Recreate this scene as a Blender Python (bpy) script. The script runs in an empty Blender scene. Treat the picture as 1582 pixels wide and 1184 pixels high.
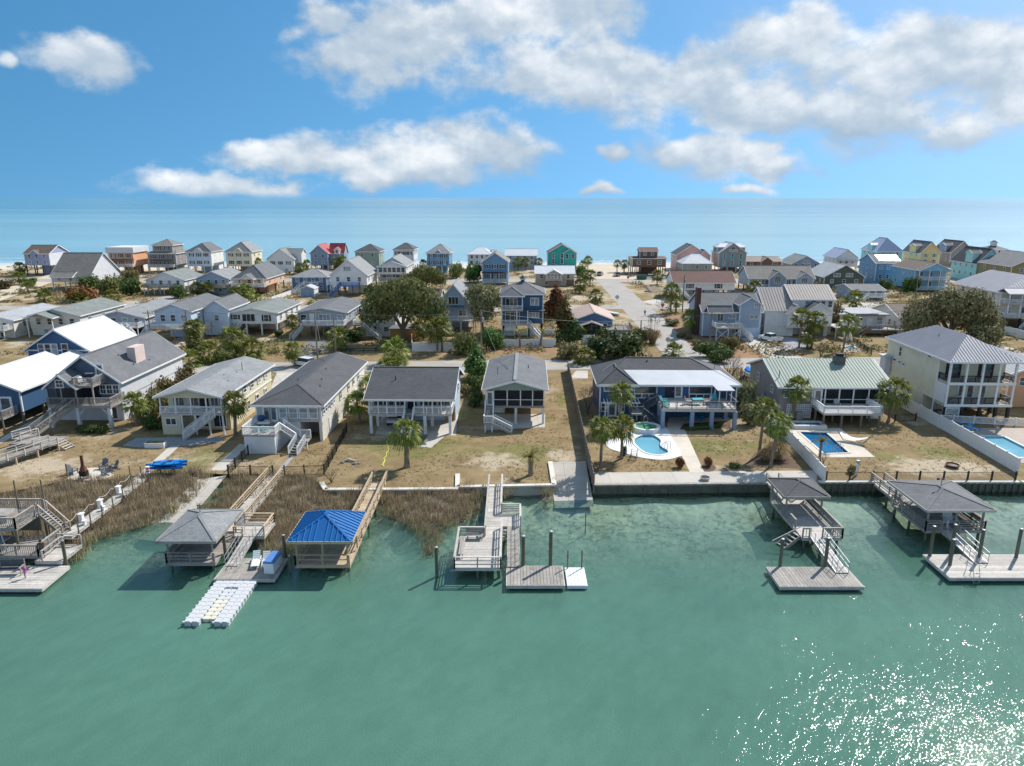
import bpy, bmesh, math, random
from mathutils import Vector, Matrix
R = math.radians
random.seed(7)
S = bpy.context.scene
COL = S.collection

# ------------------------------------------------------------------ camera
cam_data = bpy.data.cameras.new("camera")
cam = bpy.data.objects.new("camera", cam_data)
COL.objects.link(cam)
cam.location = (0, 0, 30)
cam.rotation_euler = (R(90) - math.atan(286 / 1097.0), 0, 0)
cam_data.sensor_width = 36.0
cam_data.lens = 36.0 * 1097.0 / 1582.0
cam_data.clip_start = 0.5
cam_data.clip_end = 120000
S.camera = cam

# ------------------------------------------------------------------ sun, sky, exposure
SUN_EL, SUN_AZ = R(43.0), R(43.4)
sd = bpy.data.lights.new("sun", 'SUN')
sd.energy = 3.3
sd.angle = R(0.53)
sd.color = (1.0, 0.95, 0.87)
sun = bpy.data.objects.new("sun", sd)
COL.objects.link(sun)
sdir = Vector((math.sin(SUN_AZ) * math.cos(SUN_EL), math.cos(SUN_AZ) * math.cos(SUN_EL), math.sin(SUN_EL)))
sun.rotation_euler = sdir.to_track_quat('Z', 'Y').to_euler()
sun.location = (100, 100, 200)

V = S.view_settings
V.view_transform = 'Standard'
V.look = 'None'
V.exposure = 0.80
V.gamma = 1.0
V.use_curve_mapping = False
S.cycles.max_bounces = 5
S.cycles.diffuse_bounces = 3
S.cycles.glossy_bounces = 2
S.cycles.transmission_bounces = 3
S.cycles.transparent_max_bounces = 6
S.cycles.caustics_reflective = False
S.cycles.caustics_refractive = False


class NT:
 """tiny node-tree helper"""
 def __init__(self, nt):
  self.nt = nt
  self.n = nt.nodes
  self.l = nt.links

 def add(self, t, **kw):
  x = self.n.new(t)
  for k, v in kw.items():
   setattr(x, k, v)
  return x

 def link(self, a, b):
  self.l.new(a, b)

 def inp(self, sock, v):
  if isinstance(v, bpy.types.NodeSocket):
   self.l.new(v, sock)
  elif v is not None:
   sock.default_value = v

 def math(self, op, a, b=None, c=None, clamp=False):
  x = self.add('ShaderNodeMath', operation=op, use_clamp=clamp)
  for i, v in enumerate((a, b, c)):
   if v is not None:
    self.inp(x.inputs[i], v)
  return x.outputs[0]

 def vmath(self, op, a, b=None, scale=None):
  x = self.add('ShaderNodeVectorMath', operation=op)
  self.inp(x.inputs[0], a)
  if b is not None:
   self.inp(x.inputs[1], b)
  if scale is not None:
   self.inp(x.inputs['Scale'], scale)
  return x.outputs['Value'] if op in ('LENGTH', 'DOT_PRODUCT', 'DISTANCE') else x.outputs[0]

 def noise(self, vec, scale, detail=3.0, rough=0.5, dist=0.0):
  x = self.add('ShaderNodeTexNoise')
  if vec is not None:
   self.l.new(vec, x.inputs['Vector'])
  x.inputs['Scale'].default_value = scale
  x.inputs['Detail'].default_value = detail
  x.inputs['Roughness'].default_value = rough
  x.inputs['Distortion'].default_value = dist
  return x.outputs[0]

 def ramp(self, fac, stops):
  x = self.add('ShaderNodeValToRGB')
  cr = x.color_ramp
  while len(cr.elements) < len(stops):
   cr.elements.new(0.5)
  for e, (p, c) in zip(cr.elements, stops):
   e.position = p
   e.color = (c[0], c[1], c[2], 1) if not isinstance(c, (int, float)) else (c, c, c, 1)
  self.l.new(fac, x.inputs[0])
  return x.outputs[0]

 def mix(self, fac, a, b, blend='MIX'):
  x = self.add('ShaderNodeMix', data_type='RGBA', blend_type=blend)
  self.inp(x.inputs[0], fac)
  for s, v in ((x.inputs[6], a), (x.inputs[7], b)):
   if isinstance(v, (tuple, list)):
    v = (v[0], v[1], v[2], 1)
   self.inp(s, v)
  return x.outputs[2]

 def mapr(self, v, a, b, c=0.0, d=1.0, smooth=True):
  x = self.add('ShaderNodeMapRange', interpolation_type='SMOOTHSTEP' if smooth else 'LINEAR')
  self.inp(x.inputs[0], v)
  for i, q in enumerate((a, b, c, d)):
   self.inp(x.inputs[1 + i], q)
  return x.outputs[0]

 def bump(self, h, strength=0.3, dist=0.1, normal=None):
  x = self.add('ShaderNodeBump')
  x.inputs['Strength'].default_value = strength
  x.inputs['Distance'].default_value = dist
  self.l.new(h, x.inputs['Height'])
  if normal is not None:
   self.l.new(normal, x.inputs['Normal'])
  return x.outputs[0]


def make_world():
 w = bpy.data.worlds.new("World")
 S.world = w
 w.use_nodes = True
 t = NT(w.node_tree)
 t.n.clear()
 out = t.add('ShaderNodeOutputWorld')
 bg = t.add('ShaderNodeBackground')
 tc = t.add('ShaderNodeTexCoord').outputs['Generated']
 sep = t.add('ShaderNodeSeparateXYZ')
 t.link(tc, sep.inputs[0])
 sx, sy, sz = sep.outputs
 # clear-air sky: look a little above the true elevation so the low sky stays blue as over open sea
 up = t.math('ADD', t.math('MULTIPLY', t.math('ABSOLUTE', sz), 0.90), 0.29)
 cmb = t.add('ShaderNodeCombineXYZ')
 t.link(sx, cmb.inputs[0]); t.link(sy, cmb.inputs[1]); t.link(up, cmb.inputs[2])
 nv = t.vmath('NORMALIZE', cmb.outputs[0])
 sky = t.add('ShaderNodeTexSky', sky_type='NISHITA')
 sky.sun_disc = False
 sky.sun_elevation = SUN_EL
 sky.sun_rotation = SUN_AZ
 sky.altitude = 0
 sky.air_density = 1.0
 sky.dust_density = 0.35
 sky.ozone_density = 2.2
 t.link(nv, sky.inputs[0])
 hs = t.add('ShaderNodeHueSaturation')
 hs.inputs['Hue'].default_value = 0.487
 hs.inputs['Saturation'].default_value = 1.30
 hs.inputs['Value'].default_value = 0.75
 t.link(sky.outputs[0], hs.inputs['Color'])
 skyc = hs.outputs[0]
 # clouds by direction (azimuth, elevation in degrees)
 az = t.math('MULTIPLY', t.math('ARCTAN2', sx, sy), 180 / math.pi)
 el = t.math('MULTIPLY', t.math('ARCSINE', sz), 180 / math.pi)
 pc = t.add('ShaderNodeCombineXYZ')
 t.link(az, pc.inputs[0]); t.link(el, pc.inputs[1])
 p = pc.outputs[0]
 ps = t.vmath('MULTIPLY', p, (0.72, 1.0, 1.0))
 n1 = t.noise(ps, 0.30, 8.0, 0.6)
 n1b = t.noise(t.vmath('ADD', ps, (0.25, 0.75, 0.0)), 0.30, 4.0, 0.5)
 wv = t.add('ShaderNodeTexNoise')
 wv.inputs['Scale'].default_value = 0.35
 wv.inputs['Detail'].default_value = 2.0
 t.link(ps, wv.inputs['Vector'])
 warp = t.vmath('MULTIPLY', t.vmath('SUBTRACT', wv.outputs['Color'], (0.5, 0.5, 0.5)), (6.0, 3.0, 0.0))
 pw = t.vmath('ADD', p, warp)
 acc = None
 low = None
 for (ca, ce, ra, re) in CLOUDS:
  v = t.vmath('MULTIPLY', t.vmath('SUBTRACT', pw, (ca, ce, 0)), (1.0 / ra, 1.0 / re, 0))
  d = t.vmath('LENGTH', v)
  acc = d if acc is None else t.math('SMOOTH_MIN', acc, d, 0.22)
  sv = t.add('ShaderNodeSeparateXYZ'); t.link(v, sv.inputs[0])
  hgt = t.math('SUBTRACT', sv.outputs[1], t.math('MULTIPLY', d, 1.6))
  low = hgt if low is None else t.math('MAXIMUM', low, hgt)
 dens = t.math('SUBTRACT', 1.0, acc)
 # away from these, unseen scattered cumulus goes on, its cover raised for fill light
 n2 = t.noise(t.vmath('MULTIPLY', p, (0.35, 1.0, 1.0)), 0.12, 5.0, 0.55)
 far_a = t.mapr(t.math('ABSOLUTE', az), 40.0, 60.0)
 far_e = t.mapr(el, 18.0, 30.0)
 far = t.math('MAXIMUM', far_a, far_e)
 gen = t.math('SUBTRACT', t.math('MULTIPLY', t.math('SUBTRACT', n2, 0.47), 7.0), t.math('MULTIPLY', t.math('SUBTRACT', 1.0, far), 6.0))
 dens = t.math('MAXIMUM', dens, gen)
 dens = t.math('ADD', dens, t.math('MULTIPLY', t.math('SUBTRACT', n1, 0.47), 1.9))
 cov = t.mapr(dens, -0.08, 0.58)
 cov = t.math('MULTIPLY', cov, t.mapr(el, -0.2, 0.5))
 lit = t.math('ADD', t.mapr(t.noise(ps, 0.13, 3.0, 0.5), 0.32, 0.66, 0.42, 0.90, False), t.math('MULTIPLY', t.math('SUBTRACT', n1, n1b), 1.9))
 lit = t.math('ADD', lit, t.math('MULTIPLY', low, 0.28))
 lit = t.math('SUBTRACT', lit, t.math('MULTIPLY', t.mapr(dens, 0.6, 1.8), 0.15))
 cc = t.ramp(lit, [(0.0, (3.6, 4.6, 5.7)), (0.42, (4.9, 5.7, 6.5)), (0.75, (6.9, 7.4, 7.9)), (1.0, (8.6, 8.8, 8.9))])
 # ramp clamps to 1: scale afterwards
 cr = [n for n in t.n if n.bl_idname == 'ShaderNodeValToRGB'][-1]
 for e in cr.color_ramp.elements:
  e.color = tuple(c / 10.0 for c in e.color[:3]) + (1,)
 # front-lit clouds away from the sun, mostly unseen, boosted to fill shaded walls
 cosg = t.vmath('DOT_PRODUCT', tc, tuple(sdir))
 cs = t.vmath('SCALE', cc, scale=t.mapr(cosg, 0.45, -0.7, CLOUD_GAIN, CLOUD_GAIN * 1.9))
 final = t.mix(t.math('MULTIPLY', cov, 0.93), skyc, cs)
 t.link(final, bg.inputs[0])
 bg.inputs[1].default_value = SKY_STRENGTH
 t.link(bg.outputs[0], out.inputs[0])
 w.cycles.sampling_method = 'NONE'


SKY_STRENGTH = 0.11
CLOUD_GAIN = 6.0
CLOUDS = [(-29.3, 8.80, 3.5, 1.89), (-27.8, 8.46, 2.5, 1.62), (-33.5, 8.57, 1.0, 0.66), (-23.3, 0.85, 4.8, 1.15), (-19.4, 0.74, 4.6, 1.00), (-17.9, 3.11, 4.6, 1.25), (-13.3, 3.00, 6.8, 1.83), (-7.5, 2.68, 7.9, 1.96), (-4.5, 4.48, 4.0, 2.11), (-0.8, 3.41, 4.2, 2.14), (13.2, 3.09, 3.9, 1.46), (16.4, 3.05, 4.6, 1.98), (19.2, 2.01, 3.2, 1.44), (17.8, 0.28, 2.3, 0.56), (-11.0, 9.80, 4.9, 2.42), (-13.6, 12.17, 2.7, 1.20), (-7.2, 11.59, 7.6, 2.61), (0.4, 12.93, 11.2, 3.03), (5.3, 9.07, 10.7, 2.81), (12.9, 8.02, 9.7, 2.97), (18.4, 6.53, 8.3, 2.71), (24.8, 5.84, 6.8, 2.62), (27.1, 8.90, 6.4, 3.20), (31.5, 8.53, 5.6, 3.23), (31.0, 4.49, 4.1, 1.35), (19.7, 10.61, 4.9, 2.52), (7.9, 3.48, 2.0, 0.84), (6.7, 0.44, 1.5, 0.58), (33.8, 5.73, 4.2, 2.26)]
make_world()


# ------------------------------------------------------------------ materials
MATS = {}


def newmat(name):
 m = bpy.data.materials.new(name)
 m.use_nodes = True
 t = NT(m.node_tree)
 b = t.n['Principled BSDF']
 MATS[name] = m
 return m, t, b


def obco(t):
 return t.add('ShaderNodeTexCoord').outputs['Object']


def worldco(t):
 return t.add('ShaderNodeNewGeometry').outputs['Position']


def m_plain(name, col, rough=0.6, var=0.12, scale=1.5, metal=0.0, spec=0.4):
 """paint / plastic / plain stuff with a little wear"""
 m, t, b = newmat(name)
 co = obco(t)
 n = t.noise(co, scale, 5, 0.6)
 c2 = tuple(c * (1 - var) for c in col)
 c1 = tuple(min(0.95, c * (1 + var * 0.6)) for c in col)
 t.link(t.ramp(n, [(0.3, c2), (0.7, c1)]), b.inputs['Base Color'])
 b.inputs['Roughness'].default_value = rough
 b.inputs['Metallic'].default_value = metal
 b.inputs['Specular IOR Level'].default_value = spec
 return m


def m_siding(name, col, pitch=0.2, vertical=False, rough=0.6):
 """lap siding: fine course lines, patchy weathering"""
 m, t, b = newmat(name)
 co = obco(t)
 sp = t.add('ShaderNodeSeparateXYZ'); t.link(co, sp.inputs[0])
 ax = t.math('ADD', sp.outputs[0], sp.outputs[1]) if vertical else sp.outputs[2]
 saw = t.math('FRACT', t.math('DIVIDE', ax, pitch))
 line = t.mapr(saw, 0.0, 0.16, 0.0, 1.0)
 n = t.noise(co, 0.7, 6, 0.65)
 st = t.noise(t.vmath('MULTIPLY', co, (2.0, 2.0, 0.25)), 1.2, 4, 0.6)
 base = t.ramp(n, [(0.25, tuple(c * 0.86 for c in col)), (0.75, tuple(min(.9, c * 1.06) for c in col))])
 base = t.mix(t.math('MULTIPLY', t.mapr(st, 0.5, 0.8), 0.22), base, tuple(c * 0.62 for c in col))
 base = t.mix(t.math('MULTIPLY', t.math('SUBTRACT', 1.0, line), 0.35), base, tuple(c * 0.5 for c in col))
 t.link(base, b.inputs['Base Color'])
 b.inputs['Roughness'].default_value = rough
 t.link(t.bump(saw, 0.35, 0.03), b.inputs['Normal'])
 return m


def m_shingle(name, col):
 m, t, b = newmat(name)
 co = obco(t)
 br = t.add('ShaderNodeTexBrick')
 br.offset = 0.5
 br.inputs['Scale'].default_value = 1.0
 br.inputs['Brick Width'].default_value = 0.45
 br.inputs['Row Height'].default_value = 0.2
 br.inputs['Mortar Size'].default_value = 0.012
 br.inputs['Color1'].default_value = (0.72, 0.72, 0.72, 1)
 br.inputs['Color2'].default_value = (1.2, 1.2, 1.2, 1)
 br.inputs['Mortar'].default_value = (0.5, 0.5, 0.5, 1)
 t.link(co, br.inputs['Vector'])
 n = t.noise(co, 0.45, 6, 0.65)
 f = t.noise(co, 9.0, 3, 0.6)
 base = t.ramp(n, [(0.25, tuple(c * 0.8 for c in col)), (0.75, tuple(min(.9, c * 1.15) for c in col))])
 base = t.mix(0.55, base, br.outputs[0], 'MULTIPLY')
 base = t.mix(0.8, base, t.ramp(f, [(0.3, 0.72), (0.7, 1.2)]), 'MULTIPLY')
 stx = t.noise(t.vmath('MULTIPLY', co, (1.5, 0.3, 0.3)), 0.9, 4, 0.6)
 base = t.mix(t.math('MULTIPLY', t.mapr(stx, 0.5, 0.8), 0.3), base, tuple(c * 0.6 for c in col))
 t.link(base, b.inputs['Base Color'])
 b.inputs['Roughness'].default_value = 0.85
 t.link(t.bump(f, 0.5, 0.03), b.inputs['Normal'])
 return m


def m_metalroof(name, col, rough=0.62):
 m, t, b = newmat(name)
 co = obco(t)
 n = t.noise(co, 0.5, 6, 0.6)
 t.link(t.ramp(n, [(0.3, tuple(c * 0.9 for c in col)), (0.7, tuple(min(.9, c * 1.04) for c in col))]), b.inputs['Base Color'])
 b.inputs['Roughness'].default_value = rough
 b.inputs['Specular IOR Level'].default_value = 0.25
 return m


def m_wood(name, col, col2, plank=0.14, axis=0, dark=0.5):
 """weathered boards: streaks along the grain, per-board tone"""
 m, t, b = newmat(name)
 co = obco(t)
 sp = t.add('ShaderNodeSeparateXYZ'); t.link(co, sp.inputs[0])
 n = t.noise(co, 1.3, 6, 0.65)
 g = t.noise(t.vmath('MULTIPLY', co, (14.0, 3.0, 10.0) if axis == 0 else (3.0, 14.0, 10.0)), 1.0, 4, 0.6)
 base = t.ramp(n, [(0.25, col2), (0.75, col)])
 base = t.mix(0.7, base, t.ramp(g, [(0.25, dark), (0.75, 1.15)]), 'MULTIPLY')
 st = t.noise(co, 0.6, 5, 0.7)
 base = t.mix(t.math('MULTIPLY', t.mapr(st, 0.52, 0.72), 0.45), base, tuple(c * 0.45 for c in col2))
 isl = t.add('ShaderNodeNewGeometry').outputs['Random Per Island']
 base = t.mix(0.6, base, t.ramp(isl, [(0.0, 0.72), (1.0, 1.2)]), 'MULTIPLY')
 t.link(base, b.inputs['Base Color'])
 b.inputs['Roughness'].default_value = 0.82
 t.link(t.bump(g, 0.3, 0.02), b.inputs['Normal'])
 return m


def m_leaf(name, c1, c2, c3, transl=0.25, rough=0.55):
 m, t, b = newmat(name)
 isl = t.add('ShaderNodeNewGeometry').outputs['Random Per Island']
 oi = t.add('ShaderNodeObjectInfo').outputs['Random']
 n = t.noise(obco(t), 0.7, 3, 0.6)
 f = t.math('ADD', t.math('MULTIPLY', isl, 0.55), t.math('MULTIPLY', n, 0.45))
 c = t.ramp(f, [(0.15, c1), (0.5, c2), (0.85, c3)])
 hs = t.add('ShaderNodeHueSaturation')
 t.link(c, hs.inputs['Color'])
 t.link(t.math('ADD', 0.75, t.math('MULTIPLY', oi, 0.5)), hs.inputs['Value'])
 t.link(t.math('ADD', 0.485, t.math('MULTIPLY', oi, 0.03)), hs.inputs['Hue'])
 t.link(hs.outputs[0], b.inputs['Base Color'])
 b.inputs['Roughness'].default_value = rough
 b.inputs['Specular IOR Level'].default_value = 0.12
 if transl:
  tr = t.add('ShaderNodeBsdfTranslucent')
  t.link(hs.outputs[0], tr.inputs[0])
  mx = t.add('ShaderNodeMixShader')
  mx.inputs[0].default_value = transl
  t.link(b.outputs[0], mx.inputs[1]); t.link(tr.outputs[0], mx.inputs[2])
  t.link(mx.outputs[0], t.n['Material Output'].inputs[0])
 return m


def m_glass(name, col, rough=0.06):
 m, t, b = newmat(name)
 n = t.noise(obco(t), 1.1, 2, 0.5)
 t.link(t.ramp(n, [(0.35, tuple(c * 0.6 for c in col)), (0.65, tuple(c * 1.3 for c in col))]), b.inputs['Base Color'])
 b.inputs['Roughness'].default_value = rough
 b.inputs['Specular IOR Level'].default_value = 0.7
 return m


def m_screen(name):
 """insect screen of a porch: dark see-through mesh"""
 m, t, b = newmat(name)
 b.inputs['Base Color'].default_value = (0.015, 0.017, 0.02, 1)
 b.inputs['Roughness'].default_value = 0.7
 tr = t.add('ShaderNodeBsdfTransparent')
 mx = t.add('ShaderNodeMixShader')
 mx.inputs[0].default_value = 0.62
 t.link(tr.outputs[0], mx.inputs[1]); t.link(b.outputs[0], mx.inputs[2])
 t.link(mx.outputs[0], t.n['Material Output'].inputs[0])
 return m


SIDING = dict(
 navy=(0.040, 0.105, 0.22), steel=(0.10, 0.19, 0.33), slate=(0.11, 0.145, 0.215), blue=(0.16, 0.33, 0.52), sky=(0.24, 0.50, 0.70),
 aqua=(0.25, 0.58, 0.62), teal=(0.03, 0.40, 0.36), paleblue=(0.58, 0.70, 0.84), white=(0.82, 0.82, 0.82), bluegrey=(0.36, 0.45, 0.58),
 grey=(0.38, 0.41, 0.47), lightgrey=(0.66, 0.68, 0.72), cream=(0.76, 0.72, 0.55), buff=(0.66, 0.60, 0.42), beige=(0.52, 0.50, 0.45),
 warm=(0.78, 0.74, 0.66), peach=(0.80, 0.52, 0.34), orange=(0.80, 0.42, 0.24), tan=(0.56, 0.43, 0.34), brown=(0.20, 0.11, 0.065),
 pink=(0.68, 0.40, 0.36), yellow=(0.74, 0.57, 0.27), mint=(0.42, 0.76, 0.72), sage=(0.36, 0.41, 0.34), olive=(0.11, 0.125, 0.10),
 taupe=(0.32, 0.295, 0.28), mustard=(0.36, 0.27, 0.11), lilac=(0.32, 0.37, 0.56), celadon=(0.30, 0.38, 0.32), greyblue=(0.26, 0.34, 0.47))
ROOFS = dict(dark=(0.088, 0.090, 0.10), mid=(0.15, 0.155, 0.17), light=(0.27, 0.28, 0.29), brown=(0.14, 0.105, 0.09), red=(0.17, 0.085, 0.07),
    tan=(0.34, 0.25, 0.20), pale=(0.40, 0.42, 0.45), greygreen=(0.22, 0.24, 0.23), warmgrey=(0.225, 0.21, 0.195), black=(0.05, 0.052, 0.058))
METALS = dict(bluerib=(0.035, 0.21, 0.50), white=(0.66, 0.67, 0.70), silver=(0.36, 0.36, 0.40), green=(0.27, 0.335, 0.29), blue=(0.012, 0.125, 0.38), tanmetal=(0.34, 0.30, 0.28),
     lavender=(0.40, 0.44, 0.58), palemetal=(0.48, 0.49, 0.53), redmetal=(0.42, 0.08, 0.085), peachmetal=(0.50, 0.37, 0.31))


def M(key):
 if key in MATS:
  return MATS[key]
 k, _, v = key.partition(':')
 if k == 'siding':
  m = m_siding(key, SIDING[v])
 elif k == 'panel':
  m = m_siding(key, SIDING[v], 0.4, True)
 elif k == 'shingle':
  m = m_shingle(key, ROOFS[v])
 elif k == 'metal':
  m = m_metalroof(key, METALS[v])
 elif k == 'paint':
  m = m_plain(key, SIDING[v] if v in SIDING else ROOFS[v], 0.5)
 return m


m_plain('trim', (0.80, 0.80, 0.80), 0.5, 0.08)
m_plain('vinyl', (0.80, 0.81, 0.82), 0.4, 0.07)
m_glass('glass', (0.035, 0.045, 0.055))
m_glass('glass_blind', (0.28, 0.31, 0.34), 0.12)
m_glass('glass_mid', (0.10, 0.125, 0.145), 0.08)
m_screen('screen')
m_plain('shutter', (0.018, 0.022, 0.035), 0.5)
m_plain('shutter_aqua', (0.05, 0.45, 0.55), 0.5)
m_wood('wood_grey', (0.47, 0.43, 0.39), (0.27, 0.25, 0.23))
m_wood('wood_pale', (0.62, 0.58, 0.53), (0.44, 0.41, 0.38), dark=0.68)
m_wood('wood_new', (0.62, 0.49, 0.34), (0.50, 0.38, 0.25))
m_wood('wood_brown', (0.26, 0.19, 0.13), (0.14, 0.10, 0.075))
m_wood('wood_fence', (0.30, 0.26, 0.22), (0.17, 0.15, 0.13))
m_wood('wood_orange', (0.50, 0.25, 0.06), (0.36, 0.17, 0.05))
m_wood('pile', (0.20, 0.185, 0.13), (0.11, 0.11, 0.075), axis=1)
m_wood('post', (0.30, 0.25, 0.19), (0.16, 0.13, 0.10), axis=1)
m_plain('post_white', (0.74, 0.75, 0.76), 0.5)
m_plain('post_dark', (0.03, 0.028, 0.028), 0.6)
m_plain('deck_grey', (0.085, 0.10, 0.125), 0.6)
m_plain('black_metal', (0.015, 0.015, 0.017), 0.4)
m_plain('alu', (0.46, 0.47, 0.49), 0.5, metal=0.3)
m_plain('galv', (0.40, 0.41, 0.42), 0.5, metal=0.4)
m_plain('concrete', (0.50, 0.46, 0.41), 0.85, 0.18, 0.6)
m_plain('concrete_light', (0.66, 0.62, 0.56), 0.85, 0.12, 0.6)
m_plain('stone', (0.17, 0.15, 0.14), 0.85, 0.4, 4.0)
m_plain('brick', (0.12, 0.06, 0.05), 0.85, 0.35, 5.0)
m_plain('stucco_pink', (0.66, 0.53, 0.49), 0.8)
m_plain('teal_plastic', (0.07, 0.42, 0.46), 0.45)
m_plain('kayak', (0.005, 0.20, 0.62), 0.35, 0.1)
m_plain('blue_cover', (0.09, 0.22, 0.52), 0.6)
m_plain('white_plastic', (0.80, 0.81, 0.83), 0.4, 0.05)
m_plain('chair_blue', (0.02, 0.30, 0.62), 0.5)
m_plain('chair_dark', (0.11, 0.14, 0.17), 0.6)
m_plain('pot_blue', (0.02, 0.05, 0.16), 0.3)
m_plain('rust', (0.16, 0.055, 0.03), 0.75, 0.5, 5.0)
m_plain('rubber', (0.02, 0.02, 0.02), 0.8)
m_plain('car_white', (0.78, 0.79, 0.80), 0.2, 0.03, spec=0.6)
m_plain('car_silver', (0.36, 0.38, 0.40), 0.22, 0.03, metal=0.5)
m_plain('car_dark', (0.10, 0.11, 0.12), 0.22, 0.03)
m_plain('lamp_glass', (0.7, 0.7, 0.7), 0.15, 0.05)
m_plain('red_lamp', (0.45, 0.02, 0.02), 0.2, 0.05)
m_plain('hose', (0.62, 0.62, 0.10), 0.6)
m_plain('rope', (0.50, 0.46, 0.40), 0.8)
m_plain('solar', (0.008, 0.012, 0.03), 0.12, 0.2)
m_plain('solar_glare', (0.55, 0.57, 0.60), 0.22, 0.1, metal=0.9)  # pale metallic colour stands in for sun glare on the panels
m_plain('wire', (0.20, 0.20, 0.21), 0.6)
m_plain('sign_red', (0.55, 0.025, 0.03), 0.4)
m_plain('sign_back', (0.45, 0.46, 0.47), 0.45, metal=0.3)
m_plain('skin', (0.50, 0.30, 0.22), 0.6, 0.05)
m_plain('cloth_brown', (0.13, 0.09, 0.055), 0.9)
m_plain('cloth_jeans', (0.03, 0.065, 0.18), 0.9)
m_plain('cloth_pink', (0.72, 0.05, 0.35), 0.9)
m_plain('cloth_violet', (0.32, 0.27, 0.42), 0.9)
m_plain('cloth_grey', (0.12, 0.14, 0.19), 0.9)
m_plain('hair_dark', (0.03, 0.02, 0.015), 0.8)
m_plain('hair_blond', (0.40, 0.28, 0.14), 0.8)
m_plain('dumpster', (0.02, 0.14, 0.09), 0.5)
m_plain('pool_tile', (0.06, 0.30, 0.55), 0.4)
m_leaf('palm_leaf', (0.088, 0.114, 0.023), (0.167, 0.195, 0.042), (0.373, 0.370, 0.092), 0.22, 0.42)
m_leaf('palm_yellow', (0.129, 0.135, 0.027), (0.286, 0.257, 0.061), (0.515, 0.432, 0.121), 0.25, 0.45)
m_leaf('palm_dead', (0.138, 0.075, 0.035), (0.233, 0.140, 0.070), (0.360, 0.250, 0.140), 0.15)
m_leaf('leaf_oak', (0.082, 0.104, 0.033), (0.182, 0.197, 0.067), (0.385, 0.375, 0.147), 0.2)
m_leaf('leaf_greyoak', (0.132, 0.135, 0.060), (0.264, 0.260, 0.124), (0.499, 0.459, 0.241), 0.2)
m_leaf('leaf_green', (0.047, 0.085, 0.029), (0.095, 0.166, 0.044), (0.214, 0.302, 0.091), 0.2)
m_leaf('leaf_cedar', (0.026, 0.054, 0.019), (0.068, 0.112, 0.034), (0.181, 0.219, 0.073), 0.1)
m_leaf('leaf_gold', (0.087, 0.068, 0.021), (0.175, 0.132, 0.039), (0.318, 0.232, 0.083), 0.15)
m_leaf('leaf_rust', (0.114, 0.051, 0.019), (0.215, 0.101, 0.038), (0.343, 0.176, 0.074), 0.15)
m_leaf('leaf_olive', (0.102, 0.090, 0.038), (0.204, 0.176, 0.077), (0.373, 0.320, 0.152), 0.2)
m_leaf('twig', (0.146, 0.109, 0.086), (0.256, 0.201, 0.161), (0.390, 0.316, 0.265), 0.0, 0.85)
m_leaf('pampas', (0.254, 0.180, 0.085), (0.424, 0.300, 0.150), (0.615, 0.480, 0.300), 0.25, 0.8)
m_leaf('marsh_blade', (0.201, 0.161, 0.101), (0.403, 0.326, 0.205), (0.695, 0.577, 0.394), 0.15, 0.85)
m_leaf('marsh_green', (0.143, 0.160, 0.067), (0.269, 0.277, 0.126), (0.470, 0.437, 0.235), 0.15, 0.85)
m_plain('trunk_palm', (0.25, 0.20, 0.155), 0.9, 0.4, 6.0)
m_plain('bark', (0.14, 0.115, 0.09), 0.9, 0.4, 3.0)


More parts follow.
